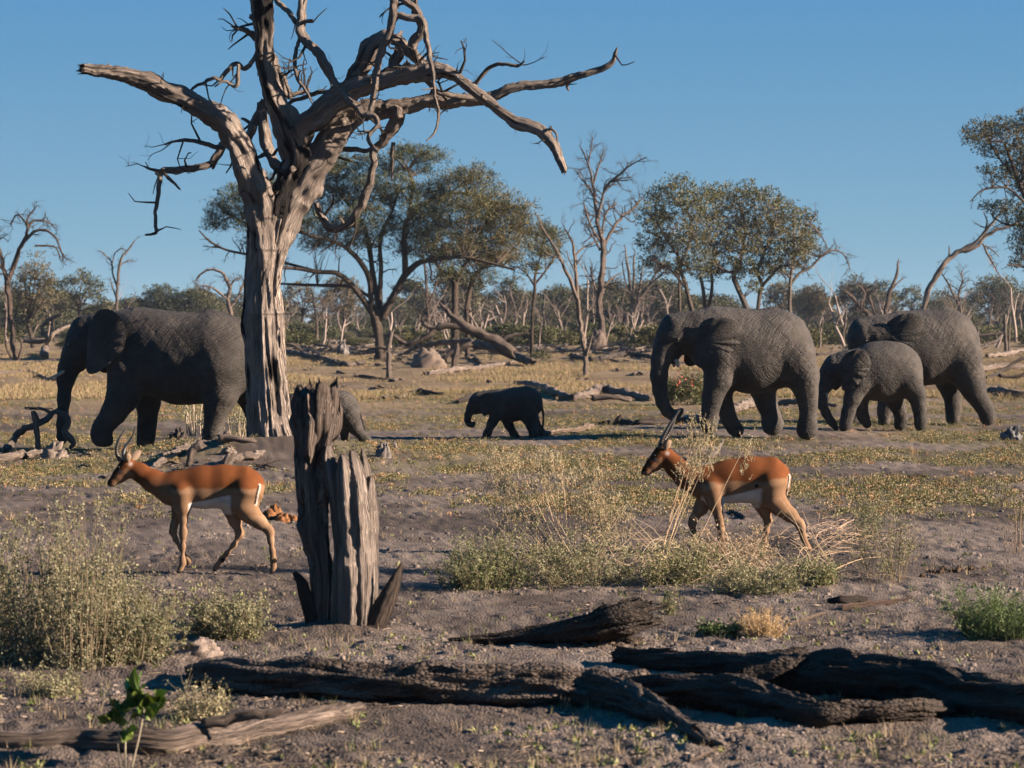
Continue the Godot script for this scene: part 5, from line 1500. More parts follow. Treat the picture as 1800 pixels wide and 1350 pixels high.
# ---------------------------------------------------------------- fallen timber, stump, mounds
# a limb lying on the ground: [px, py, r px] of its middle line, lift in metres above the soil
func fallen(called: String, label: String, pts: Array, o := {}, group := "fallen timber on the pan") -> Node3D:
	var first := gpt(pts[0][0], pts[0][1] + pts[0][2])
	var t := thing(called, label, o.get("category", "log"), first, group)
	var path := ground_path(pts, first, o.get("sink", 0.15))
	var d := depth_of(first)
	var mb := MB.new()
	var oo := {"groove": 0.2, "freq": 1.1, "c1": Color(0.4, 0.33, 0.28), "c2": Color(0.2, 0.165, 0.14), "stretch": 0.5, "lump": 0.3, "jag": 0.9, "jag0": 0.7, "seed": pts[0][0] * 0.013}
	oo.merge(o, true)
	if d > 30.0:
		oo.lump = 0.5
		for q in path:
			q[1] *= 0.72
	var sm := crook(smooth_path(path, clampf(d * 0.0022, 0.02, 0.4)), o.get("crook", 0.45), pts[0][0] * 0.01)
	tube(mb, sm, oo.get("sides", 12 if d > 30.0 else 28), oo)
	var r := RandomNumberGenerator.new()
	r.seed = int(pts[0][0] * 7.0 + pts[0][1])
	if o.get("twigs", 0) > 0:
		twigs(mb, sm, o.twigs, o.get("twig_px", 12.0) * d / FOCAL, r, {"c1": (oo.c1 as Color) * 0.8, "c2": oo.c2}, 2, 0.05)
	part("trunk" if o.get("category", "log") != "branch" else "stem", mb.mesh(M.charwood if o.get("charred", false) else M.logwood), t)
	for i in o.get("splinters", 0):
		# torn slivers standing off the log, most of them at its ends
		var f := r.randf()
		f = 1.0 - f * f * 0.25 if i % 2 == 0 else f
		var k := clampi(int(f * (sm.size() - 1)), 1, sm.size() - 1)
		var ax: Vector3 = (sm[k][0] - sm[k - 1][0]).normalized()
		var ow := across(ax, r)
		ow.y = absf(ow.y)
		var p: Vector3 = sm[k][0] + ow * float(sm[k][1]) * 0.8
		var tip := p + ax * r.randf_range(0.06, 0.2) * (1.0 if r.randf() < 0.75 else -1.0) + ow * r.randf_range(0.0, 0.035)
		var sp := MB.new()
		tube(sp, [[p - ax * 0.08, 0.022], [p, 0.02], [p.lerp(tip, 0.6), 0.012], [tip, 0.002]], 7, {"c1": (oo.c1 as Color) * r.randf_range(0.8, 1.9), "c2": oo.c2, "groove": 0.3, "flat": 0.45, "seed": i})
		part("splinter", sp.mesh(M.logwood), t)
	for b in o.get("boughs", []):
		var bm := MB.new()
		var bp := []
		var dd: float = depth_of(first) + b[1]
		for q in b[0]:
			bp.append([at(q[0], q[1], dd) - first, float(q[2]) * dd / FOCAL])
		var bs := crook(smooth_path(bp, clampf(d * 0.0022, 0.02, 0.4)), 0.4, b[1] + 3.0)
		tube(bm, bs, 8 if d > 30.0 else 18, oo)
		if b.size() > 2:
			twigs(bm, bs, b[2], b[3] * d / FOCAL, r, {"c1": (oo.c1 as Color) * 0.8, "c2": oo.c2}, 2, 0.1)
		part("bough", bm.mesh(M.charwood if o.get("charred", false) else M.logwood), t)
	return t

func ground_path(pts: Array, base: Vector3, sink: float) -> Array:
	var out := []
	for p in pts:
		var lift: float = p[3] if p.size() > 3 else 0.0
		var g := gpt(p[0], p[1] + p[2] + lift)
		var d := depth_of(g)
		var r: float = float(p[2]) * d / FOCAL
		out.append([g + Vector3.UP * (r * (1.0 - sink) + lift * d / FOCAL) - base, r])
	return out

func lump(called: String, label: String, category: String, px: float, row: float, wpx: float, hpx: float, c1: Color, c2: Color, m: Material, rough: float, sd: int, group := "") -> void:
	# a rounded, uneven body resting on the ground
	var base := gpt(px, row)
	var d := depth_of(base)
	var mb := MB.new()
	var w := wpx * d / FOCAL * 0.5
	var h := hpx * d / FOCAL
	var nu := 28
	var nv := 14
	for j in nv + 1:
		var f := float(j) / nv
		for i in nu + 1:
			var a := TAU * float(i % nu) / nu
			var ph := PI * 0.5 * (1.0 - f)
			var q := Vector3(cos(a) * sin(ph), 0, sin(a) * sin(ph))
			q.y = cos(ph)
			var g := n_soft.get_noise_3d(q.x * 13.0 + sd * 9.0, q.y * 13.0, q.z * 13.0) + 0.5 * n_fine.get_noise_3d(q.x * 30.0 + sd, q.y * 30.0, q.z * 30.0)
			var k := 1.0 + rough * g
			mb.v.append(Vector3(q.x * w * k, q.y * h * k - 0.02, q.z * w * 0.8 * k))
			mb.c.append(c2.lerp(c1, clampf(0.6 + 0.9 * n_fine.get_noise_3d(q.x * 22.0 - sd, q.y * 22.0 + 60.0, q.z * 22.0), 0.0, 1.0)))
		mb.seams.append(j * (nu + 1))
		mb.seams.append(j * (nu + 1) + nu)
	for j in nv:
		for i in nu:
			var a := j * (nu + 1) + i
			mb.tri(a, a + nu + 1, a + 1)
			mb.tri(a + 1, a + nu + 1, a + nu + 2)
	single(called, mb.mesh(m), label, category, base, group)

func stump() -> void:
	var d := 18.55
	var base := at(602, 1102, d)
	base.y = gh(base.x, base.z)
	var t := thing("stump", "tall split stump with hollowed crown, standing between the two rams", "stump", base)
	var earth := Color(0.28, 0.225, 0.195)
	var dark := Color(0.15, 0.12, 0.105)
	var pale := Color(0.47, 0.4, 0.355)
	var r := RandomNumberGenerator.new()
	r.seed = 9
	var mb := MB.new()
	wood(mb, limb_path([[571, 1125, 25], [568, 1085, 21], [567, 1010, 19], [560, 960, 21], [553, 920, 24], [547, 870, 24], [546, 825, 27], [549, 785, 34], [555, 745, 40], [556, 712, 39], [555, 690, 36]], d, 0.0, 0.0, base), 0.012, 72, {"groove": 0.1, "freq": 2.4, "c1": earth, "c2": dark, "stretch": 2.2, "lump": 0.42, "jag": 0.55, "hollow": 0.62, "seed": 4.0})
	part("column", mb.mesh(M.deadwood), t)
	# the crown's standing splinters
	for i in 13:
		var a := TAU * i / 13.0
		var cx := 555.0 + cos(a) * 34.0
		var dz := sin(a) * 0.13
		var top := 672.0 + r.randf() * 26.0
		var lb := MB.new()
		var lean := r.randf_range(-5, 5)
		tube(lb, smooth_path([[at(lerpf(cx, 553, 0.3), 782, d + dz * 0.6) - base, 0.006], [at(lerpf(cx, 555, 0.1), 752, d + dz) - base, 0.03], [at(cx + lean * 0.4, 715, d + dz) - base, 0.04], [at(cx + lean, lerpf(700, top, 0.7), d + dz) - base, 0.03], [at(cx + lean * 1.4, top, d + dz) - base, 0.012]], 0.012), 12, {"groove": 0.3, "freq": 1.2, "c1": earth * 1.1, "c2": dark, "stretch": 1.2, "lump": 0.4, "jag": 0.8, "seed": i * 1.3, "flat": 0.6})
		part("splinter", lb.mesh(M.deadwood), t)
	# the paler slab split off on the right, made of grain-wise shards
	var shards := [
		[[[594, 1112, 12], [596, 1050, 11], [598, 960, 10], [592, 890, 11], [583, 835, 13], [577, 805, 10], [577, 782, 4]], -0.08],
		[[[612, 1118, 14], [614, 1040, 15], [614, 960, 15], [609, 890, 16], [604, 840, 14], [603, 812, 9], [601, 800, 3]], -0.14],
		[[[636, 1115, 10], [640, 1040, 14], [636, 960, 17], [631, 890, 18], [627, 840, 15], [622, 808, 9], [618, 792, 3]], -0.12],
		[[[650, 1110, 8], [655, 1040, 10], [653, 960, 12], [650, 890, 13], [645, 850, 11], [641, 815, 7], [637, 790, 2]], -0.02],
		[[[640, 1110, 9], [646, 1040, 11], [648, 960, 12], [648, 900, 12], [651, 860, 9], [653, 838, 3]], -0.06],
		[[[606, 1112, 10], [611, 1030, 14], [622, 940, 22], [622, 870, 22], [616, 840, 14]], 0.06],
	]
	for i in shards.size():
		var lb := MB.new()
		wood(lb, limb_path(shards[i][0], d, shards[i][1], shards[i][1], base), 0.014, 26, {"groove": 0.3, "freq": 1.5, "c1": pale, "c2": Color(0.27, 0.225, 0.2), "stretch": 0.5, "lump": 0.3, "jag": 0.9, "seed": 20.0 + i})
		part("shard", lb.mesh(M.deadwood), t)
	# two root horns
	for q in [[[[556, 1110, 16], [548, 1080, 13], [538, 1050, 12], [530, 1025, 9], [517, 1006, 3]], -0.05, Color(0.1, 0.08, 0.07)], [[[648, 1125, 16], [660, 1100, 18], [672, 1072, 17], [684, 1045, 14], [695, 1018, 9], [702, 1000, 4], [706, 990, 1.5]], -0.12, Color(0.16, 0.125, 0.105)]]:
		var lb := MB.new()
		wood(lb, limb_path(q[0], d, q[1], q[1] - 0.05, base), 0.015, 22, {"groove": 0.2, "freq": 1.2, "c1": q[2], "c2": dark * 0.7, "stretch": 0.6, "lump": 0.25, "jag": 0.5, "flat": 0.6, "seed": q[1]})
		part("root", lb.mesh(M.deadwood), t)

func build_debris() -> void:
	stump()
	var black := Color(0.115, 0.093, 0.08)
	var black2 := Color(0.045, 0.037, 0.033)
	var pale := Color(0.46, 0.375, 0.32)
	var pale2 := Color(0.2, 0.16, 0.135)
	# foreground
	fallen("fallen_log", "long dark log lying across the foreground below the stump", [[336, 1176, 12], [372, 1180, 26], [430, 1184, 32], [550, 1190, 35], [700, 1195, 37], [850, 1200, 36], [960, 1202, 36], [1050, 1204, 35], [1110, 1222, 30], [1165, 1255, 22], [1215, 1288, 16], [1250, 1308, 8]], {"c1": Color(0.22, 0.175, 0.147), "c2": Color(0.075, 0.06, 0.052), "groove": 0.09, "freq": 2.4, "stretch": 2.6, "sides": 72, "lump": 0.34, "hollow": 0.34, "crook": 0.1, "charred": true, "splinters": 9, "sink": 0.2, "boughs": [[[[1090, 1205, 22], [1130, 1196, 16], [1142, 1208, 9], [1140, 1225, 4]], -0.55]]}, "logs in the foreground")
	fallen("fallen_log", "thick charred log running off the right edge in the foreground", [[1085, 1150, 14], [1180, 1158, 20], [1290, 1168, 26], [1400, 1180, 36], [1500, 1185, 40], [1620, 1200, 40], [1740, 1222, 38], [1860, 1245, 38]], {"c1": black, "c2": black2, "groove": 0.09, "freq": 2.4, "stretch": 2.6, "sides": 72, "lump": 0.34, "hollow": 0.34, "crook": 0.1, "charred": true, "splinters": 7, "sink": 0.2, "boughs": [[[[1320, 1190, 16], [1345, 1172, 17], [1375, 1158, 15], [1402, 1146, 10], [1418, 1140, 4]], -0.25]]}, "logs in the foreground")
	fallen("fallen_log", "dark forked log in front of the charred log", [[1100, 1212, 22], [1200, 1212, 32], [1290, 1218, 36], [1345, 1232, 30], [1420, 1246, 24], [1520, 1250, 20], [1620, 1247, 18], [1685, 1244, 10]], {"c1": black * 1.1, "c2": black2, "groove": 0.09, "freq": 2.4, "stretch": 2.6, "sides": 64, "lump": 0.38, "hollow": 0.34, "crook": 0.12, "charred": true, "splinters": 9, "sink": 0.12, "boughs": [[[[1300, 1200, 24], [1345, 1185, 22], [1385, 1168, 18], [1410, 1152, 8]], 0.25], [[[1560, 1238, 10], [1640, 1245, 10], [1700, 1252, 9], [1718, 1254, 4]], -0.25]]}, "logs in the foreground")
	fallen("fallen_log", "black broken shard of log propped up behind the long dark log", [[790, 1126, 4], [880, 1122, 10], [960, 1114, 16, 4], [1040, 1100, 22, 16], [1100, 1084, 27, 26], [1132, 1076, 24, 34]], {"c1": black * 0.8, "c2": black2, "groove": 0.14, "freq": 2.4, "stretch": 1.6, "sides": 56, "lump": 0.42, "hollow": 0.35, "jag": 1.3, "splinters": 14, "crook": 0.15, "charred": true, "sink": 0.0, "boughs": [[[[1040, 1118, 14], [1090, 1108, 12], [1130, 1094, 8], [1146, 1086, 3]], -0.1], [[[1000, 1132, 14], [1060, 1130, 14], [1110, 1122, 12]], 0.0]]}, "logs in the foreground")
	fallen("fallen_log", "pale weathered log lying along the bottom left edge", [[-60, 1296, 15], [40, 1296, 17], [140, 1292, 18], [240, 1296, 24], [320, 1292, 25], [400, 1286, 20], [480, 1270, 18], [560, 1256, 18], [610, 1248, 14], [636, 1242, 8]], {"c1": Color(0.42, 0.335, 0.285), "c2": Color(0.17, 0.135, 0.115), "groove": 0.12, "freq": 3.0, "sides": 60, "lump": 0.3, "sink": 0.35, "crook": 0.16, "splinters": 6, "boughs": [[[[360, 1272, 10], [420, 1258, 11], [470, 1252, 9], [500, 1248, 5]], 0.0]]}, "logs in the foreground")
	lump("boulder", "pale rounded stone between the small bush and the long dark log", "stone", 354, 1150, 84, 30, Color(0.36, 0.29, 0.25), Color(0.22, 0.175, 0.15), M.stone, 0.35, 5)
	# the mound by the tall tree
	var m1 := {"c1": Color(0.48, 0.39, 0.335), "c2": pale2, "category": "branch", "sides": 16, "groove": 0.22}
	fallen("fallen_branch", "bleached root branch arching over the mound in front of the tall tree", [[262, 826, 5], [290, 805, 8, 2], [318, 790, 9, 6], [345, 782, 10, 8], [370, 782, 12, 8], [395, 775, 10, 12], [398, 762, 6, 26]], m1.merged({"boughs": [[[[330, 820, 4], [336, 800, 6], [344, 786, 7], [360, 780, 7]], -0.4], [[[384, 770, 6], [405, 768, 6], [430, 772, 5], [452, 776, 3]], 0.2]]}, true))
	fallen("fallen_branch", "low bleached root log at the front foot of the mound", [[395, 812, 9], [420, 802, 10], [450, 800, 9], [480, 790, 6]], m1.merged({"boughs": [[[[405, 800, 6], [396, 815, 6], [400, 828, 4]], -0.2]]}, true))
	fallen("fallen_branch", "bent dead branch propped before the dark elephant's trunk", [[10, 792, 7], [25, 770, 7, 16], [45, 752, 8, 34], [70, 744, 8, 42], [95, 725, 6, 62], [118, 712, 4, 75]], m1.merged({"c1": Color(0.36, 0.3, 0.26), "boughs": [[[[68, 795, 5], [66, 765, 5], [62, 735, 5], [58, 722, 3]], -0.1], [[[98, 724, 4], [115, 728, 5], [120, 742, 5], [112, 755, 5], [122, 768, 5], [130, 778, 4], [122, 788, 3]], 0.1], [[[92, 728, 3], [80, 720, 3], [66, 716, 2]], 0.1]]}, true))
	fallen("fallen_log", "short pale log end at the left edge below the propped branch", [[-20, 804, 9], [20, 800, 10], [55, 796, 8], [75, 795, 5]], {"c1": pale, "c2": pale2})
	lump("root_clump", "grey root clump on the ground below the propped branch", "root", 95, 806, 44, 26, Color(0.34, 0.28, 0.24), Color(0.08, 0.065, 0.055), M.stone, 0.6, 8)
	lump("root_clump", "dark tangle of root on top of the mound", "root", 315, 772, 26, 20, Color(0.12, 0.1, 0.09), Color(0.03, 0.025, 0.022), M.stone, 0.8, 9)
	fallen("fallen_branch", "thin dark branch sloping down the mound behind the left ram's neck", [[258, 826, 3], [285, 812, 4], [310, 800, 4], [330, 796, 3]], m1.merged({"c1": black, "c2": black2}, true))
	var rm := RandomNumberGenerator.new()
	rm.seed = 66
	for i in 26:
		var px := rm.randf_range(130, 520)
		var row := rm.randf_range(782, 842)
		var ln := rm.randf_range(14, 46)
		var sl := rm.randf_range(-7, 7)
		fallen("stick", "loose stick of dead root wood strewn over the low mound", [[px, row, 2.2], [px + ln * 0.5, row + sl + rm.randf_range(-3, 3), 2.4, rm.randf() * 4.0], [px + ln, row + sl * 1.5, 1.2]], {"category": "branch", "sides": 8, "twigs": 2, "twig_px": 16.0, "c1": pale.lerp(black, rm.randf()), "c2": pale2 * 0.6}, "loose sticks on the mound")
	for i in 9:
		lump("root_clump", "knobbly lump of earth and root on the low mound", "root", rm.randf_range(400, 560), rm.randf_range(772, 812), rm.randf_range(14, 34), rm.randf_range(6, 13), Color(0.3, 0.245, 0.21), Color(0.16, 0.13, 0.11), M.stone, 0.6, 500 + i, "earthy lumps on the mound")
	# wood near the calf behind the stump
	lump("bleached_stump", "small bleached knob of wood just right of the split stump", "stump", 674, 808, 26, 30, Color(0.3, 0.265, 0.245), Color(0.09, 0.08, 0.08), M.stone, 0.5, 12)
	lump("bleached_stump", "little pale knob of wood beside the bleached one", "stump", 694, 802, 15, 22, Color(0.42, 0.36, 0.33), Color(0.12, 0.1, 0.09), M.stone, 0.5, 13)
	# between calf and cow
	fallen("fallen_log", "short pale log on the grass just behind the black calf's heels", [[955, 762, 5], [985, 757, 5], [1010, 755, 5], [1030, 750, 7], [1042, 748, 4]], {"c1": Color(0.6, 0.47, 0.37), "c2": Color(0.3, 0.22, 0.17)})
	fallen("fallen_log", "grey twisted log sloping down behind the black calf", [[905, 672, 4], [930, 674, 7], [955, 680, 8], [980, 690, 8], [1002, 697, 6]], {"c1": Color(0.45, 0.37, 0.32), "c2": pale2, "twigs": 2})
	fallen("fallen_log", "broad grey log heap left of the large cow's trunk", [[1006, 700, 6], [1030, 692, 9], [1060, 684, 11], [1090, 688, 11], [1120, 694, 9], [1145, 700, 6]], {"c1": Color(0.42, 0.34, 0.295), "c2": pale2, "twigs": 5, "boughs": [[[[1040, 700, 5], [1080, 698, 5], [1110, 704, 4]], -0.6]]})
	fallen("fallen_log", "dark log in the grass at the large cow's trunk tip", [[1062, 742, 5], [1090, 740, 6], [1120, 742, 6], [1155, 740, 6], [1185, 738, 6], [1200, 736, 4]], {"c1": Color(0.2, 0.165, 0.145), "c2": black2, "boughs": [[[[1085, 738, 4], [1090, 732, 3]], 0.0]]})
	fallen("fallen_log", "long pale log lying behind the large cow's legs", [[1200, 738, 6], [1250, 728, 8], [1290, 718, 9], [1330, 706, 9], [1370, 704, 8], [1420, 708, 6], [1470, 712, 4]], {"c1": Color(0.52, 0.43, 0.37), "c2": pale2})
	fallen("fallen_log", "dark fallen log with upturned stub behind the leaning dead tree", [[1004, 624, 5], [1040, 632, 5], [1070, 626, 6], [1100, 622, 6], [1130, 624, 5], [1160, 632, 3]], {"c1": Color(0.17, 0.14, 0.12), "c2": black2, "boughs": [[[[1100, 620, 2], [1108, 614, 1.5]], 0.0]], "twigs": 4})
	fallen("fallen_log", "pale flat log stretched on the golden grass below the termite mound", [[746, 656, 4], [775, 652, 6], [810, 648, 6], [840, 646, 5], [880, 640, 4], [925, 632, 2]], {"c1": Color(0.5, 0.4, 0.34), "c2": pale2})
	fallen("fallen_branch", "dark crooked branch stub right of the thick stump post", [[820, 628, 3], [830, 625, 4], [838, 632, 4], [845, 640, 3]], {"category": "branch", "c1": black, "c2": black2})
	# the great fallen trunk with its raised bough
	fallen("fallen_tree", "great fallen trunk lying propped up in the middle distance", [[935, 636, 8], [905, 624, 10, 6], [870, 612, 9, 18], [830, 602, 8, 26], [800, 600, 6, 26], [760, 604, 5, 20], [730, 612, 4, 10], [700, 624, 3]], {"c1": Color(0.3, 0.235, 0.2), "c2": Color(0.08, 0.065, 0.055), "twigs": 10, "twig_px": 22.0, "boughs": [
		[[[905, 622, 8], [870, 598, 9], [840, 585, 8], [815, 570, 7], [795, 555, 5], [780, 542, 4], [774, 532, 2]], 0.0, 6, 18.0],
		[[[845, 588, 5], [815, 578, 5], [785, 574, 5], [755, 576, 4], [742, 566, 4]], 1.0, 8, 18.0],
		[[[770, 576, 4], [740, 596, 4], [715, 604, 4], [690, 590, 3]], 1.0, 8, 18.0],
		[[[830, 604, 4], [795, 618, 4], [775, 636, 3]], -1.0, 4, 14.0],
		[[[880, 600, 4], [900, 590, 3], [930, 586, 2]], 1.5, 8, 18.0]]})
	lump("termite_mound", "pointed grey-brown termite mound in front of the great fallen trunk", "termite mound", 752, 646, 62, 32, Color(0.27, 0.21, 0.17), Color(0.15, 0.115, 0.095), M.stone, 0.25, 21)
	lump("termite_mound", "dark conical termite mound at the foot of the tallest dead tree", "termite mound", 1050, 616, 34, 34, Color(0.2, 0.155, 0.13), Color(0.1, 0.08, 0.07), M.stone, 0.25, 22)
	fallen("fallen_tree", "tangled fallen tree lying between the tall trunk and the cracked post", [[502, 616, 4], [530, 622, 5], [560, 628, 6], [590, 636, 6], [620, 640, 5], [640, 636, 3]], {"c1": Color(0.3, 0.245, 0.21), "c2": Color(0.07, 0.055, 0.05), "twigs": 14, "twig_px": 20.0, "boughs": [[[[560, 626, 4], [575, 612, 3], [578, 598, 2]], 0.0, 6, 14.0], [[[600, 634, 4], [625, 622, 4], [650, 618, 3], [675, 612, 2]], 1.0, 6, 14.0], [[[535, 622, 3], [520, 608, 3], [505, 604, 2]], 0.5, 6, 14.0]]})
	lump("stump", "hunched grey stump among the tangled fallen branches", "stump", 602, 624, 22, 22, Color(0.28, 0.26, 0.25), Color(0.09, 0.08, 0.08), M.stone, 0.35, 31)
	fallen("fallen_branch", "dark low branch below the cracked trunk post", [[600, 664, 2], [630, 660, 3], [660, 664, 3], [690, 668, 2]], {"category": "branch", "c1": Color(0.2, 0.16, 0.14), "c2": black2, "twigs": 4})
	fallen("fallen_log", "dark burnt log lump on the grass between stump and calf", [[722, 690, 4], [738, 686, 6], [755, 690, 5], [780, 692, 3]], {"c1": Color(0.16, 0.13, 0.115), "c2": black2, "twigs": 2})
	fallen("fallen_log", "dark half-buried log just behind the black calf's back", [[805, 706, 4], [825, 698, 7], [850, 692, 6], [870, 688, 3]], {"c1": Color(0.19, 0.155, 0.135), "c2": black2})
	# left background
	fallen("fallen_log", "grey log with raised twigs near the left edge behind the dark elephant", [[-15, 656, 4], [20, 654, 4], [50, 652, 3], [75, 662, 3], [100, 668, 2]], {"c1": Color(0.33, 0.27, 0.235), "c2": pale2, "twigs": 5, "twig_px": 16.0})
	fallen("fallen_log", "dark thin log above the left edge log", [[42, 640, 2], [70, 636, 3], [98, 632, 2]], {"c1": Color(0.22, 0.18, 0.155), "c2": black2})
	fallen("fallen_tree", "leaning fallen tree left of the dark elephant's forehead", [[78, 625, 8], [80, 610, 6, 6], [88, 592, 5, 26], [105, 580, 4, 38], [122, 572, 3, 46]], {"c1": Color(0.4, 0.32, 0.27), "c2": pale2, "twigs": 12, "twig_px": 22.0, "boughs": [[[[80, 600, 4], [60, 600, 4], [40, 598, 3]], 0.0, 6, 14.0], [[[84, 596, 4], [74, 575, 3], [90, 560, 3], [108, 552, 2]], 0.5, 10, 16.0]]})
	fallen("fallen_branch", "dark stick lying left of the dark elephant's trunk", [[44, 716, 2], [65, 718, 3], [92, 718, 2]], {"category": "branch", "c1": black, "c2": black2})
	# right background
	fallen("fallen_branch", "dark branch slanting up behind the rear cow's hind legs", [[1735, 665, 4], [1755, 655, 4, 6], [1775, 642, 4, 18], [1800, 628, 4, 32], [1820, 618, 3, 42]], {"category": "branch", "c1": Color(0.2, 0.16, 0.14), "c2": black2, "boughs": [[[[1755, 660, 3], [1780, 662, 3], [1805, 656, 2]], 0.0]]})
	fallen("fallen_branch", "dark forked branch just right of the rear cow's rump", [[1716, 616, 4], [1735, 606, 4, 8], [1752, 598, 3, 16], [1760, 590, 2, 22]], {"category": "branch", "c1": Color(0.2, 0.16, 0.14), "c2": black2, "boughs": [[[[1712, 592, 3], [1735, 588, 3], [1765, 586, 2]], 0.5]]})
	fallen("fallen_log", "pale log on bare sand near the right edge", [[1735, 625, 4], [1765, 622, 5], [1800, 616, 5], [1830, 614, 4]], {"c1": Color(0.55, 0.45, 0.38), "c2": pale2})
	fallen("fallen_log", "weathered log heap right of the rear cow's hind foot", [[1715, 690, 5], [1745, 686, 8], [1775, 690, 8], [1810, 692, 7]], {"c1": Color(0.4, 0.33, 0.285), "c2": pale2, "twigs": 6})
	fallen("fallen_log", "pale bank of dead wood behind the rear cow's hind legs", [[1716, 650, 5], [1750, 645, 7], [1790, 644, 7], [1830, 645, 5]], {"c1": Color(0.46, 0.37, 0.315), "c2": pale2, "twigs": 4})
	fallen("fallen_log", "dark log seen between the two cows on the right", [[1436, 622, 3], [1465, 620, 4], [1492, 618, 4]], {"c1": Color(0.18, 0.145, 0.125), "c2": black2})
	lump("root_clump", "small blue-grey root lump in the green plants near the right edge", "root", 1778, 774, 32, 24, Color(0.24, 0.24, 0.25), Color(0.03, 0.035, 0.045), M.stone, 0.6, 41)
	lump("root_clump", "dark blue-grey root lump behind the right ram's neck", "root", 1205, 818, 20, 14, Color(0.2, 0.2, 0.22), Color(0.03, 0.03, 0.04), M.stone, 0.6, 42)
	fallen("fallen_branch", "pale broken branch tip sticking up behind the right ram", [[1244, 806, 4], [1256, 796, 5, 4], [1266, 784, 4, 14], [1272, 772, 2, 26]], {"category": "branch", "c1": Color(0.52, 0.45, 0.41), "c2": pale2})
	fallen("fallen_branch", "dark stick on the soil right of the rams' path", [[1598, 838, 3], [1612, 836, 4], [1630, 838, 3]], {"category": "branch", "c1": black, "c2": black2})
	fallen("fallen_branch", "dark stick behind the right ram's belly", [[1284, 898, 3], [1296, 902, 4], [1308, 910, 3]], {"category": "branch", "c1": Color(0.2, 0.18, 0.17), "c2": black2})
	fallen("fallen_branch", "thin pale stick pointing up right of the dry tuft", [[1386, 1098, 2.5], [1420, 1086, 2.5], [1452, 1076, 2]], {"category": "branch", "c1": Color(0.5, 0.38, 0.29), "c2": Color(0.3, 0.22, 0.17)})
	fallen("fallen_branch", "reddish flat piece of bark on the soil at the right", [[1480, 1068, 4], [1530, 1060, 5], [1580, 1056, 4], [1604, 1050, 2]], {"category": "branch", "c1": Color(0.3, 0.2, 0.155), "c2": Color(0.13, 0.09, 0.07), "flat": 0.4})
	fallen("fallen_branch", "black twist of bark on the soil left of the reddish piece", [[1455, 1056, 4], [1485, 1054, 7], [1520, 1052, 4]], {"category": "branch", "c1": black, "c2": black2})
	fallen("fallen_branch", "thin pale stick at the bottom right below the forked log", [[1212, 1338, 3], [1240, 1326, 3], [1270, 1314, 2]], {"category": "branch", "c1": Color(0.46, 0.36, 0.28), "c2": Color(0.3, 0.22, 0.17)})
	# many bleached sticks of the far litter, each lying by itself
	var r := RandomNumberGenerator.new()
	r.seed = 55
	for i in 270:
		var far := i < 225
		var px := r.randf_range(480, 1120) if (i % 4 != 0) else r.randf_range(0, 1800)
		var row := r.randf_range(583, 622) if far else r.randf_range(625, 700)
		if px > 1120 and px < 1450 and not far:
			continue
		var ln := r.randf_range(16, 72) if far else r.randf_range(10, 40)
		var up := r.randf_range(-9, 9) if far else r.randf_range(-2, 2)
		var rad := r.randf_range(1.0, 3.3)
		var tone := r.randf()
		var pts := []
		for k in 4:
			var f := k / 3.0
			pts.append([px + ln * f, row + r.randf_range(-2.5, 2.5), rad * (1.2 - 0.8 * f), maxf(0.0, up * f * 1.4)])
		fallen("driftwood", "bleached stick of dead wood scattered among the far trees" if far else "small stick of dead wood lying on the dry grass", pts, {"category": "branch", "sides": 7, "twigs": 3 if far else 1, "twig_px": 14.0, "c1": Color(0.48, 0.4, 0.34).lerp(Color(0.09, 0.075, 0.065), tone), "c2": Color(0.17, 0.135, 0.115)}, "dead wood scattered far off" if far else "sticks on the dry grass")
	# dung
	for q in [[475, 914, 36, 22], [495, 916, 30, 16], [512, 914, 22, 12], [484, 908, 26, 22]]:
		lump("dung", "crumbly red-brown dung pile behind the left ram", "dung", q[0], q[1], q[2], q[3], Color(0.21, 0.1, 0.045), Color(0.05, 0.025, 0.014), M.clod, 0.4, int(q[0]), "dung heap behind the left ram")
	for i in 12:
		lump("dung", "dark ball of dung in the row on the bare soil at the right", "dung", 1622 + i * 9.5 + r.randf_range(-3, 3), 1010 - i * 0.8 + r.randf_range(-3, 3), r.randf_range(9, 17), r.randf_range(6, 12), Color(0.1, 0.07, 0.05), Color(0.035, 0.025, 0.02), M.clod, 0.7, 300 + i, "row of dung on the soil")

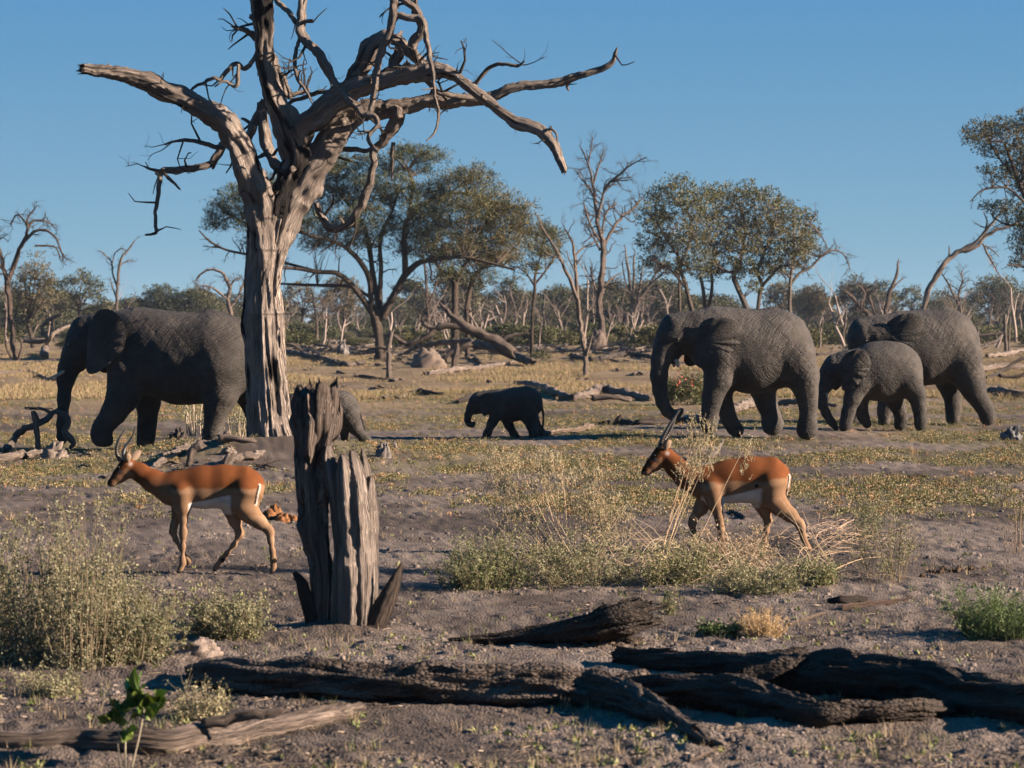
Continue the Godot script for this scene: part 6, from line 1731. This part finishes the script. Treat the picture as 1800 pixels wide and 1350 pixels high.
# ---------------------------------------------------------------- shrubs, tufts and ground cover
# o: stems, w, h (px), leaf (m), leafw, n per stem, ca, cb, stem colour, spread, round, lean
func shrub(called: String, label: String, px: float, row: float, wpx: float, hpx: float, o: Dictionary, sd: int, category := "bush") -> Node3D:
	var base := gpt(px, row)
	var d := depth_of(base)
	var k := d / FOCAL
	var t := thing(called, label, category, base, o.get("group", "low bushes of the pan"))
	var r := RandomNumberGenerator.new()
	r.seed = sd
	var tw := MB.new()
	var lf := MB.new()
	lf.auto = false
	var w := wpx * k * 0.5
	var h := hpx * k
	var ca: Color = o.ca
	var cb: Color = o.cb
	var sc: Color = o.get("stem", Color(0.3, 0.24, 0.18))
	var lean: float = o.get("lean", 0.0)
	var from: float = o.get("from", 0.3)
	for i in o.stems:
		var a := r.randf() * TAU
		var rad := sqrt(r.randf())
		var start := Vector3(cos(a) * w * 0.6 * rad, -0.02, sin(a) * w * 0.6 * rad)
		var tip := Vector3(cos(a) * w * rad * 1.02 + lean * h, h * r.randf_range(0.3, 1.0) * (1.0 - 0.45 * rad * rad * o.get("dome", 1.0)), sin(a) * w * rad * 0.9) + rdir(r) * w * 0.22
		tip.y = maxf(tip.y, 0.05)
		var mid := start.lerp(tip, 0.5) + Vector3(0, h * r.randf_range(0.02, 0.2), 0) + rdir(r) * w * 0.1
		var sr: float = o.get("sr", 0.0024) * r.randf_range(0.6, 1.3)
		var path := smooth_path([[start, sr * 1.4], [mid, sr], [tip, sr * 0.35]], 0.06)
		tube(tw, path, 4, {"c1": sc, "c2": sc * 0.7})
		var m := path.size()
		var c0 := ca.lerp(cb, r.randf())
		var sprays: int = o.get("sprays", 5)
		for s in sprays:
			var f := r.randf_range(from, 1.0)
			var p: Vector3 = path[clampi(int(f * (m - 1)), 0, m - 1)][0]
			var sd_ := (rdir(r) + Vector3.UP * 0.7).normalized()
			var sl: float = o.get("spray", 0.12) * r.randf_range(0.5, 1.2)
			tube(tw, [[p, sr * 0.5], [p + sd_ * sl * 0.5 + rdir(r) * sl * 0.08, sr * 0.35], [p + sd_ * sl, sr * 0.15]], 3, {"c1": sc, "c2": sc * 0.8})
			for j in o.n:
				var q: Vector3 = p + sd_ * sl * r.randf() + rdir(r) * o.leaf * 0.7
				var ld := (sd_ * 0.5 + rdir(r)).normalized()
				var wd: Vector3 = across(ld, r) * o.leafw * r.randf_range(0.7, 1.3)
				var c := vary(c0.lerp(cb, r.randf() * 0.4), 0.28, r)
				if o.get("round", true):
					leaf(lf, q, ld * o.leaf * r.randf_range(0.6, 1.25), wd, c)
				else:
					sliver(lf, q, ld * o.leaf * r.randf_range(0.6, 1.25), wd, c)
	part("stem", tw.mesh(M.twig), t)
	part("foliage", lf.mesh(M.leaf if not o.get("dry", false) else M.dryleaf), t)
	return t

func stalk(mb: MB, a: Vector3, b: Vector3, sag: float, rad: float, c: Color, r: RandomNumberGenerator) -> void:
	var mid := a.lerp(b, 0.5) + Vector3(0, sag, 0) + rdir(r) * 0.03
	tube(mb, smooth_path([[a, rad], [mid, rad * 0.8], [b, rad * 0.35]], 0.08), 5, {"c1": c, "c2": c * 0.75})

func build_plants() -> void:
	var grey := {"ca": Color(0.1, 0.108, 0.058), "cb": Color(0.255, 0.24, 0.14), "stems": 90, "n": 20, "sprays": 10, "leaf": 0.017, "leafw": 0.005, "spray": 0.13, "stem": Color(0.19, 0.155, 0.105), "from": 0.03}
	var green := grey.merged({"ca": Color(0.07, 0.085, 0.038), "cb": Color(0.2, 0.21, 0.1)}, true)
	# left foreground
	shrub("bush", "big feathery grey-green bush filling the left edge of the foreground", 40, 1160, 330, 320, grey.merged({"stems": 115, "dome": 0.8}, true), 1)
	shrub("bush", "tall feathery bush with plume tips right of the one at the left edge", 150, 1172, 190, 345, grey.merged({"stems": 62, "cb": Color(0.29, 0.265, 0.175), "dome": 0.5, "sprays": 7}, true), 2)
	shrub("bush", "darker green shoots rising inside the left foreground bushes", 165, 1128, 120, 190, green.merged({"stems": 50}, true), 3)
	shrub("bush", "low feathery bush spreading right of the left foreground bushes", 225, 1160, 210, 190, grey.merged({"stems": 90}, true), 4)
	shrub("bush", "small grey-green bush between the left ram and the pale stone", 400, 1122, 160, 96, grey.merged({"stems": 70}, true), 5)
	shrub("bush", "thin dry tuft of weeds at the bottom left below the big bush", 90, 1222, 130, 42, grey.merged({"stems": 26, "n": 8}, true), 6)
	shrub("bush", "small dry weed clump in front of the long dark log's left end", 352, 1262, 120, 60, grey.merged({"stems": 30, "n": 9, "ca": Color(0.2, 0.17, 0.11)}, true), 7)
	# middle
	shrub("bush", "dense low green bush right of the stump", 850, 1034, 190, 108, green.merged({"stems": 95, "n": 17}, true), 11)
	shrub("bush", "wide loose bush with leaning straw stems in the middle foreground", 1010, 1026, 300, 130, grey.merged({"stems": 80, "lean": -0.1}, true), 12)
	shrub("bush", "grassy green bush at the right ram's front feet", 1185, 1024, 200, 92, green.merged({"stems": 55, "cb": Color(0.26, 0.245, 0.125)}, true), 13)
	shrub("bush", "low grey-green bush under the right ram's belly", 1320, 1042, 210, 60, grey.merged({"stems": 52, "ca": Color(0.12, 0.12, 0.06)}, true), 14)
	shrub("bush", "small bush at the right end of the ram's thicket", 1432, 1028, 100, 50, green.merged({"stems": 34}, true), 15)
	shrub("bush", "straw-coloured dead bush behind the right ram's front legs", 1290, 996, 170, 90, grey.merged({"stems": 60, "ca": Color(0.3, 0.22, 0.14), "cb": Color(0.46, 0.35, 0.23), "dry": true, "n": 9}, true), 16)
	# plumes on long leaning stems: [base px, row, tip px, tip row, plume width px, plume height px]
	var plumes := [
		[985, 1010, 880, 838, 80, 74, "plume of pale leaves leaning furthest left over the open soil"],
		[1000, 1015, 965, 838, 66, 80, "upright plume of pale leaves left of the right ram's head"],
		[995, 1012, 905, 905, 100, 80, "broad plume of pale leaves above the dense green bush"],
		[1015, 1012, 1035, 872, 80, 90, "plume of pale leaves between the calf and the right ram"],
		[1020, 1015, 1065, 920, 84, 90, "lower plume of pale leaves before the right ram's chest"],
		[1150, 1010, 1232, 786, 60, 84, "tall plume of pale leaves in front of the right ram's shoulder"],
		[1148, 1012, 1212, 832, 50, 44, "short plume of pale leaves at the right ram's neck"],
		[1195, 1000, 1312, 805, 26, 60, "single thin seed stalk crossing the right ram's flank"],
	]
	for i in plumes.size():
		var q: Array = plumes[i]
		var b := gpt(q[0], q[1])
		var d := depth_of(b)
		var k := d / FOCAL
		var t := thing("plume_plant", q[6], "plant", b, "plumed stalks of the middle bush")
		var r := RandomNumberGenerator.new()
		r.seed = 400 + i
		var sm := MB.new()
		var lf := MB.new()
		lf.auto = false
		var n := (5 if i < 5 else 3) if i < 7 else 1
		var sc := Color(0.46, 0.34, 0.22)
		for s in n:
			var tip := at(q[2] + r.randf_range(-0.4, 0.4) * q[4], q[3] + r.randf_range(-0.4, 0.4) * q[5], d + r.randf_range(-0.25, 0.25)) - b
			stalk(sm, Vector3(r.randf_range(-0.08, 0.08), -0.02, r.randf_range(-0.08, 0.08)), tip, 0.05, 0.0055, sc, r)
		var pc := at(q[2], q[3], d) - b
		var cnt := int(q[4] * q[5] * 0.075)
		for j in cnt:
			var e := rdir(r) * pow(r.randf(), 0.6)
			var p := pc + Vector3(e.x * q[4] * k * 0.62, e.y * q[5] * k * 0.7, e.z * q[4] * k * 0.5)
			if n_soft.get_noise_3d(p.x * 60.0, p.y * 60.0, p.z * 60.0) < -0.12:
				continue
			var sd_ := (Vector3(e.x * 0.4, 0.9, e.z * 0.4) + rdir(r) * 0.5).normalized()
			tube(sm, [[p, 0.0018], [p + sd_ * 0.06, 0.0006]], 3, {"c1": sc, "c2": sc})
			for l in 9:
				var ld := (sd_ * 0.4 + rdir(r)).normalized()
				leaf(lf, p + sd_ * 0.07 * r.randf(), ld * r.randf_range(0.008, 0.019), across(ld, r) * 0.0045, vary(Color(0.15, 0.15, 0.09).lerp(Color(0.31, 0.29, 0.2), r.randf()), 0.2, r))
		part("stem", sm.mesh(M.twig), t)
		part("foliage", lf.mesh(M.leaf), t)
	# straw stems lying through the middle bush
	var bb := gpt(1080, 1020)
	var tb := thing("straw_stems", "tangle of dry straw stems lying through the middle bushes", "dry stems", bb)
	var r2 := RandomNumberGenerator.new()
	r2.seed = 91
	var smb := MB.new()
	for i in 260:
		var x0 := r2.randf_range(900, 1480)
		var y0 := r2.randf_range(985, 1032)
		var a := gpt(x0, y0) - bb
		var ln := r2.randf_range(0.2, 0.75)
		var ang := r2.randf_range(-0.2, 1.1)
		var s := -1.0 if r2.randf() < 0.55 else 1.0
		stalk(smb, a + Vector3(0, 0.02, 0), a + Vector3(s * cos(ang) * ln, maxf(0.03, sin(ang) * ln), r2.randf_range(-0.3, 0.3)), r2.randf_range(0.0, 0.08), r2.randf_range(0.002, 0.0045), vary(Color(0.46, 0.36, 0.25), 0.35, r2), r2)
	part("stem", smb.mesh(M.twig), tb)
	# brush pile behind the right ram's heels
	bb = gpt(1480, 962)
	tb = thing("brush_pile", "heap of pale dry sticks behind the right ram's hind legs", "brush pile", bb)
	smb = MB.new()
	for i in 170:
		var x0 := clampf(r2.randfn(1475, 45), 1380, 1580)
		var a := gpt(x0, r2.randf_range(935, 968)) - bb
		var hgt := 0.2 * exp(-pow((x0 - 1475) / 60.0, 2.0)) * r2.randf()
		var dir := rdir(r2)
		dir.y = absf(dir.y) * 0.25
		var ln := r2.randf_range(0.1, 0.34)
		stalk(smb, a + Vector3(0, 0.01 + hgt, 0) - dir * ln * 0.4, a + Vector3(0, 0.02 + hgt, 0) + dir * ln, 0.01, r2.randf_range(0.0025, 0.006), vary(Color(0.33, 0.245, 0.185), 0.4, r2), r2)
	part("stem", smb.mesh(M.twig), tb)
	for q in [[395, 806, 40, 20], [440, 786, 36, 22], [515, 800, 44, 20], [560, 812, 40, 16], [300, 816, 40, 16]]:
		shrub("dry_tuft", "thin dry tuft of grass growing on the low mound", q[0], q[1], q[2], q[3], {"ca": Color(0.2, 0.16, 0.09), "cb": Color(0.36, 0.28, 0.17), "stems": 30, "n": 4, "sprays": 3, "leaf": 0.05, "leafw": 0.006, "spray": 0.08, "stem": Color(0.3, 0.23, 0.14), "round": false, "dry": true, "group": "dry tufts on the mound"}, 600 + q[0], "dry grass")
	# right side
	shrub("bush", "thin wispy weed with grey-green leaves at the right of the brush pile", 1560, 1020, 150, 150, grey.merged({"stems": 34, "n": 8, "ca": Color(0.12, 0.12, 0.07), "dome": 0.3, "from": 0.45}, true), 31)
	shrub("bush", "small green weed left of the wispy one", 1520, 945, 50, 80, green.merged({"stems": 20, "n": 12}, true), 32)
	shrub("bush", "thin bare upright weed near the right edge", 1785, 970, 60, 130, grey.merged({"stems": 16, "n": 2, "sprays": 2, "dome": 0.1, "stem": Color(0.24, 0.18, 0.13)}, true), 33)
	shrub("grass_clump", "bright green feathery grass clump at the right edge of the foreground", 1760, 1118, 210, 90, {"ca": Color(0.045, 0.085, 0.03), "cb": Color(0.115, 0.15, 0.06), "stems": 150, "n": 10, "sprays": 5, "leaf": 0.035, "leafw": 0.0035, "spray": 0.09, "stem": Color(0.12, 0.16, 0.06), "from": 0.2, "round": false, "dome": 0.6}, 34, "grass")
	shrub("dry_tuft", "round golden dry tuft right of the propped shard of log", 1338, 1118, 92, 56, {"ca": Color(0.3, 0.2, 0.1), "cb": Color(0.5, 0.37, 0.2), "stems": 150, "n": 6, "sprays": 4, "leaf": 0.016, "leafw": 0.0025, "spray": 0.05, "stem": Color(0.42, 0.3, 0.17), "round": false, "dry": true, "from": 0.3, "sr": 0.002}, 35, "dry grass")
	shrub("bush", "dark green creeping plant left of the golden dry tuft", 1262, 1116, 90, 34, {"ca": Color(0.03, 0.055, 0.02), "cb": Color(0.09, 0.13, 0.045), "stems": 36, "n": 8, "sprays": 4, "leaf": 0.022, "leafw": 0.008, "spray": 0.06, "stem": Color(0.1, 0.1, 0.05)}, 36)
	shrub("bush", "slim green weed behind the propped shard of log", 1180, 1080, 26, 70, green.merged({"stems": 9, "n": 8}, true), 37)
	# thorny sapling before the dark elephant
	var sap := {"ca": Color(0.1, 0.11, 0.05), "cb": Color(0.24, 0.24, 0.12), "stems": 16, "n": 5, "sprays": 4, "leaf": 0.035, "leafw": 0.014, "spray": 0.14, "stem": Color(0.34, 0.29, 0.22), "dome": 0.3, "from": 0.5, "sr": 0.012}
	shrub("sapling", "thin grey sapling with sparse leaves in front of the dark elephant's belly", 352, 766, 90, 108, sap, 41, "shrub")
	shrub("sapling", "small leafy twig bush in front of the dark elephant's hind leg", 412, 768, 80, 80, sap.merged({"sr": 0.007, "n": 7}, true), 42, "shrub")
	# flowering bush behind the large cow's trunk
	shrub("bush", "green bush with a few red flowers between the large cow's trunk and foreleg", 1205, 712, 90, 68, {"ca": Color(0.05, 0.06, 0.028), "cb": Color(0.12, 0.13, 0.055), "stems": 90, "n": 12, "sprays": 6, "leaf": 0.05, "leafw": 0.016, "spray": 0.22, "stem": Color(0.16, 0.12, 0.08)}, 43)
	var fb := gpt(1205, 712)
	var rf := RandomNumberGenerator.new()
	rf.seed = 5
	var fl := MB.new()
	fl.auto = false
	for i in 60:
		var p := at(1205.0 + rf.randfn(0, 20), 668.0 + rf.randfn(0, 14), depth_of(fb) - 0.4) - fb
		var ld := rdir(rf)
		leaf(fl, p, ld * 0.06, across(ld, rf) * 0.025, Color(0.4, 0.08, 0.05))
	var fbush := get_child(get_child_count() - 1)
	part("flower", fl.mesh(M.leaf), fbush)
	# broad-leaved seedling at the bottom left
	var sb := gpt(222, 1346)
	var st := thing("seedling", "young plant with broad glossy green leaves at the bottom left", "plant", sb)
	var stem := MB.new()
	var dd := depth_of(sb)
	var top := [[222, 1200], [196, 1225], [250, 1215], [285, 1210], [205, 1258], [240, 1250], [270, 1245], [292, 1222], [186, 1255], [232, 1228], [262, 1226], [215, 1240], [245, 1188], [226, 1290]]
	for i in 3:
		stalk(stem, Vector3((i - 1) * 0.02, -0.03, 0), at(215.0 + i * 20.0, 1255.0 - i * 8.0, dd) - sb, 0.02, 0.006, Color(0.3, 0.26, 0.2), rf)
	part("stem", stem.mesh(M.twig), st)
	for i in top.size():
		var q: Array = top[i]
		for l in 5:
			var b0 := at(lerpf(q[0], 235, 0.3) + rf.randf_range(-6, 6), lerpf(q[1], 1280, 0.3), dd + rf.randf_range(-0.06, 0.06)) - sb
			var tip := at(q[0] + rf.randf_range(-16, 16), q[1] + rf.randf_range(-14, 14), dd + rf.randf_range(-0.12, 0.12)) - sb
			var lm := MB.new()
			broad_leaf(lm, b0, tip, 0.032, vary(Color(0.045, 0.085, 0.02).lerp(Color(0.14, 0.19, 0.035), rf.randf()), 0.2, rf), rf)
			part("leaf", lm.mesh(M.leaf), st)

func broad_leaf(mb: MB, a: Vector3, b: Vector3, half: float, c: Color, r: RandomNumberGenerator) -> void:
	var d := b - a
	var w := across(d, r)
	var up := w.cross(d).normalized()
	var n := 6
	for i in n + 1:
		var t := float(i) / n
		var wd := sin(PI * pow(t, 0.8)) * half
		var p := a + d * t - up * 0.02 * t * t
		mb.v.append(p - w * wd + up * wd * 0.3)
		mb.v.append(p)
		mb.v.append(p + w * wd + up * wd * 0.3)
		for k in 3:
			mb.c.append(c)
	for i in n:
		for k in 2:
			var q := i * 3 + k
			mb.tri(q, q + 1, q + 3)
			mb.tri(q + 1, q + 4, q + 3)

# ---------------------------------------------------------------- uncountable cover
func scatter(called: String, label: String, category: String, meshes: Array, spots: Array) -> void:
	# spots: for each mesh a list of [position, scale, turn, colour, tilt]
	for k in meshes.size():
		var list: Array = spots[k]
		if list.is_empty():
			continue
		var mm := MultiMesh.new()
		mm.transform_format = MultiMesh.TRANSFORM_3D
		mm.use_colors = true
		mm.mesh = meshes[k]
		mm.instance_count = list.size()
		for i in list.size():
			var s: Array = list[i]
			var bs := Basis(Vector3.UP, s[2]).scaled(Vector3.ONE * s[1])
			mm.set_instance_transform(i, Transform3D(bs, s[0]))
			mm.set_instance_color(i, s[3])
		var mi := MultiMeshInstance3D.new()
		mi.name = numbered(called)
		mi.multimesh = mm
		add_child(mi)
		mi.set_meta("kind", "stuff")
		mi.set_meta("label", label)
		mi.set_meta("category", category)
		mi.set_meta("group", label)

func tuft_mesh(r: RandomNumberGenerator, blades: int, h: float, spread: float, wid: float, m: Material) -> ArrayMesh:
	var mb := MB.new()
	mb.auto = false
	for i in blades:
		var a := r.randf() * TAU
		var p := Vector3(cos(a), 0, sin(a)) * spread * 0.4 * r.randf()
		var d := Vector3(cos(a) * spread * r.randf(), h * r.randf_range(0.5, 1.0), sin(a) * spread * r.randf())
		var w := across(d, r) * wid
		w.y *= 0.2
		sliver(mb, p, d, w, vary(Color(1, 1, 1), 0.25, r))
	return mb.mesh(m)

func herb_mesh(r: RandomNumberGenerator, leaves: int, size: float, ll: float, flowers: int) -> ArrayMesh:
	var mb := MB.new()
	mb.auto = false
	for i in leaves:
		var q := rdir(r) * size * sqrt(r.randf())
		q.y = absf(q.y) * 0.6
		var d := (rdir(r) + Vector3.UP * 0.6).normalized()
		leaf(mb, q, d * ll * r.randf_range(0.6, 1.3), across(d, r) * ll * 0.28, vary(Color(1, 1, 1), 0.3, r))
	for i in flowers:
		var q := rdir(r) * size * sqrt(r.randf())
		q.y = absf(q.y) * 0.5 + size * 0.35
		leaf(mb, q, rdir(r) * ll * 0.8, across(Vector3.UP, r) * ll * 0.35, Color(4.2, 2.6, 0.5))
	return mb.mesh(M.leaf)

func build_cover() -> void:
	var r := RandomNumberGenerator.new()
	r.seed = 1234
	# golden grass far out
	var gm := [tuft_mesh(r, 24, 0.22, 0.3, 0.01, M.blade), tuft_mesh(r, 20, 0.15, 0.34, 0.009, M.blade)]
	var gs := [[], []]
	for i in 52000:
		var row := 579.0 + pow(r.randf(), 0.8) * 122.0
		var px := r.randf_range(-60, 1860)
		var d := dist_row(row)
		var x := (px - 900.0) / FOCAL * d
		var z := -d + r.randf_range(-0.5, 0.5) * d * 0.02
		var patch := n_soft.get_noise_2d(x * 0.8 + 40.0, z * 0.3)
		var dens := smoothstep(54.0, 84.0, d + patch * 30.0)
		if r.randf() > dens * clampf(0.38 + patch * 2.6, 0.03, 1.0):
			continue
		var c := Color(0.23, 0.175, 0.1).lerp(Color(0.37, 0.285, 0.175), r.randf())
		if r.randf() < 0.12:
			c = Color(0.2, 0.19, 0.08)
		gs[i % 2].append([Vector3(x, gh(x, z) - 0.02, z), r.randf_range(0.5, 1.15), r.randf() * TAU, c])
	scatter("golden_grass", "short golden dry grass covering the far flat", "grass", gm, gs)
	# green and yellow herbs where the elephants walk, thinning towards the bare pan
	var hm := [herb_mesh(r, 22, 0.1, 0.026, 0), herb_mesh(r, 20, 0.09, 0.024, 3), tuft_mesh(r, 16, 0.085, 0.09, 0.004, M.blade)]
	var hs := [[], [], []]
	for i in 60000:
		var row := 683.0 + pow(r.randf(), 1.25) * 230.0
		var px := r.randf_range(-60, 1860)
		var d := dist_row(row)
		var x := (px - 900.0) / FOCAL * d
		var z := -d + r.randf_range(-0.5, 0.5)
		var patch := n_soft.get_noise_2d(x * 1.9 - 80.0, z * 1.1)
		var fine := n_fine.get_noise_2d(x * 5.0, z * 4.0)
		var dens := smoothstep(22.0, 46.0, d + patch * 18.0) * (1.0 - smoothstep(72.0, 88.0, d)) + 0.08
		if r.randf() > dens * clampf(0.3 + patch * 1.7 + fine * 1.1, 0.02, 0.9):
			continue
		var y := gh(x, z)
		if y > 0.2 and r.randf() < 0.75:
			continue
		var c := Color(0.085, 0.09, 0.038).lerp(Color(0.2, 0.17, 0.08), r.randf())
		if r.randf() < 0.2:
			c = Color(0.34, 0.25, 0.14)
		if r.randf() < 0.1:
			c = Color(0.3, 0.16, 0.08)
		var k := 2 if r.randf() < 0.3 else (1 if r.randf() < 0.16 else 0)
		hs[k].append([Vector3(x, y - 0.005, z), r.randf_range(0.55, 1.35), r.randf() * TAU, c])
	scatter("ground_herbs", "low green and yellow herbs carpeting the ground around the elephants", "ground cover", hm, hs)
	# sparse sprouts, straw and litter on the near soil
	var nm := [herb_mesh(r, 9, 0.035, 0.03, 0), tuft_mesh(r, 7, 0.09, 0.05, 0.0022, M.blade), tuft_mesh(r, 5, 0.07, 0.09, 0.0018, M.blade)]
	var ns := [[], [], []]
	for i in 7000:
		var row := 820.0 + r.randf() * 560.0
		var px := r.randf_range(-80, 1880)
		var d := dist_row(row)
		var x := (px - 900.0) / FOCAL * d
		var z := -d
		var patch := n_soft.get_noise_2d(x * 9.0, z * 6.0)
		if r.randf() > clampf(0.25 + patch * 1.6, 0.03, 1.0):
			continue
		var k := i % 3
		var c := Color(0.12, 0.15, 0.05).lerp(Color(0.24, 0.23, 0.1), r.randf()) if k == 0 or r.randf() < 0.3 else Color(0.26, 0.2, 0.12).lerp(Color(0.38, 0.3, 0.2), r.randf())
		ns[k].append([Vector3(x, gh(x, z) - 0.005, z), r.randf_range(0.5, 1.25), r.randf() * TAU, c])
	scatter("sprouts", "scattered small sprouts and straw blades on the bare soil", "weeds", nm, ns)
	# clods, crumbs and bits of litter
	var cm := []
	for k in 3:
		var mb := MB.new()
		var sides := 7
		mb.v.append(Vector3(0, 0.5, 0))
		mb.c.append(Color.WHITE)
		for j in 2:
			for i in sides:
				var a := TAU * i / sides + j * 0.4
				var q := r.randf_range(0.7, 1.15) * (0.75 if j == 0 else 1.0)
				mb.v.append(Vector3(cos(a) * q, 0.3 * r.randf_range(0.3, 1.4) if j == 0 else -0.25, sin(a) * q * 0.8))
				mb.c.append(Color.WHITE)
		for i in sides:
			mb.tri(0, 1 + (i + 1) % sides, 1 + i)
			var a := 1 + i
			var b := 1 + (i + 1) % sides
			mb.tri(a, b, a + sides)
			mb.tri(b, b + sides, a + sides)
		cm.append(mb.mesh(M.clod))
	var lb := MB.new()
	lb.auto = false
	leaf(lb, Vector3(-0.5, 0.05, 0), Vector3(1, 0.08, 0), Vector3(0, 0.05, 0.22), Color.WHITE)
	cm.append(lb.mesh(M.dryleaf))
	# lying straws and twig ends
	for k in 2:
		var tb2 := MB.new()
		tube(tb2, [[Vector3(-0.5, 0.02, 0), 0.02], [Vector3(-0.1, 0.05, 0.04 - 0.1 * k), 0.022], [Vector3(0.25, 0.03, 0.02), 0.018], [Vector3(0.5, 0.05, 0.08 * k), 0.008]], 4, {"c1": Color.WHITE, "c2": Color(0.8, 0.8, 0.8)})
		cm.append(tb2.mesh(M.clod))
	var cs := [[], [], [], [], [], []]
	for i in 36000:
		var row := 780.0 + pow(r.randf(), 0.85) * 600.0
		var px := r.randf_range(-80, 1880)
		var d := dist_row(row)
		var x := (px - 900.0) / FOCAL * d
		var z := -d + r.randf_range(-0.2, 0.2)
		var patch := n_soft.get_noise_2d(x * 7.0 + 9.0, z * 5.0)
		if r.randf() > clampf(0.4 + patch * 1.9, 0.04, 1.0):
			continue
		var k := i % 4 if i % 5 else 4 + (i / 5) % 2
		var s := (0.004 + 0.016 * pow(r.randf(), 4.0)) * (1.0 + d / 30.0)
		var c := soil_color(x, z) * r.randf_range(0.5, 0.95)
		if k == 3:
			c = Color(0.36, 0.27, 0.19).lerp(Color(0.55, 0.45, 0.35), r.randf()) if r.randf() < 0.45 else Color(0.05, 0.04, 0.032).lerp(Color(0.12, 0.085, 0.06), r.randf())
			s *= 2.0
		if k >= 4:
			c = Color(0.3, 0.235, 0.17).lerp(Color(0.07, 0.055, 0.045), r.randf())
			s = r.randf_range(0.03, 0.13)
		cs[k].append([Vector3(x, gh(x, z) + 0.004, z), s, r.randf() * TAU, c])
	scatter("soil_crumbs", "clods, crumbs and dry leaf bits strewn over the soil", "soil litter", cm, cs)

func lay_hills() -> void:
	hills.append([-3.9, -42.2, 2.6, 1.7, 0.3])
	hills.append([-1.24, -18.5, 0.34, 0.3, 0.085])
	hills.append([0.95, -13.4, 0.8, 0.35, 0.07])
	hills.append([1.9, -13.9, 0.9, 0.3, 0.06])
	hills.append([-2.2, -13.0, 1.3, 0.25, 0.05])
	hills.append([-6.6, -39.6, 1.5, 0.8, 0.08])

func build_all(t0: int) -> void:
	main_tree()
	build_trees()
	build_saplings()
	build_far_wood()
	print("trees ", Time.get_ticks_msec() - t0)
	build_animals()
	print("animals ", Time.get_ticks_msec() - t0)
	build_debris()
	print("debris ", Time.get_ticks_msec() - t0)
	build_plants()
	print("plants ", Time.get_ticks_msec() - t0)
	build_cover()
	print("cover ", Time.get_ticks_msec() - t0)

func _ready() -> void:
	var t0 := Time.get_ticks_msec()
	rng.seed = 7
	cam_fwd = Vector3(0, -sin(pitch), -cos(pitch))
	cam_up = Vector3(0, cos(pitch), -sin(pitch))
	# camera
	var cam := Camera3D.new()
	cam.name = "camera"
	var lens := CameraAttributesPhysical.new()
	lens.frustum_focal_length = 80.0
	lens.exposure_aperture = 4.5
	lens.frustum_focus_distance = 33.0
	lens.frustum_far = 9000.0
	lens.frustum_near = 0.5
	cam.attributes = lens
	cam.fov = rad_to_deg(2.0 * atan(675.0 / FOCAL))
	cam.near = 0.5
	cam.far = 9000.0
	add_child(cam)
	cam.look_at_from_position(eye, eye + cam_fwd, Vector3.UP)
	cam.current = true
	# sky
	var env := Environment.new()
	env.background_mode = Environment.BG_SKY
	var sm := ProceduralSkyMaterial.new()
	sm.sky_top_color = Color(0.0206, 0.2441, 0.3852)
	sm.sky_horizon_color = Color(0.2912, 0.3724, 0.4108)
	sm.sky_curve = 0.08
	sm.ground_horizon_color = Color(0.2, 0.18, 0.165)
	sm.ground_bottom_color = Color(0.15, 0.13, 0.12)
	sm.sun_angle_max = 1.0
	var sky := Sky.new()
	sky.sky_material = sm
	env.sky = sky
	env.tonemap_mode = Environment.TONE_MAPPER_LINEAR
	env.tonemap_exposure = 4.3
	env.sdfgi_enabled = true
	env.ssao_enabled = true
	env.ssil_enabled = true
	env.fog_enabled = FOG
	env.fog_density = 0.00008
	env.fog_light_color = Color(0.72, 0.8, 0.9)
	var we := WorldEnvironment.new()
	we.name = "environment"
	we.environment = env
	add_child(we)
	# sun: low, from the right
	var sun := DirectionalLight3D.new()
	sun.name = "sun"
	sun.light_color = Color(1.0, 0.9, 0.8)
	sun.light_energy = 1.6
	sun.light_angular_distance = 0.5
	sun.shadow_enabled = true
	add_child(sun)
	var el := deg_to_rad(20.5)
	var az := deg_to_rad(10.0)
	var to_sun := Vector3(cos(el) * cos(az), sin(el), cos(el) * sin(az))
	sun.look_at_from_position(to_sun * 50.0, Vector3.ZERO, Vector3.UP)
	# noises
	n_soft.seed = 11
	n_soft.frequency = 0.1
	n_soft.fractal_octaves = 3
	n_fine.seed = 29
	n_fine.frequency = 0.1
	n_fine.fractal_octaves = 2
	n_ridge.seed = 41
	n_ridge.frequency = 0.1
	n_ridge.fractal_type = FastNoiseLite.FRACTAL_RIDGED
	n_ridge.fractal_octaves = 2
	make_materials()
	lay_hills()
	print("materials ", Time.get_ticks_msec() - t0)
	build_ground()
	print("ground ", Time.get_ticks_msec() - t0)
	build_all(t0)

const FOG := true
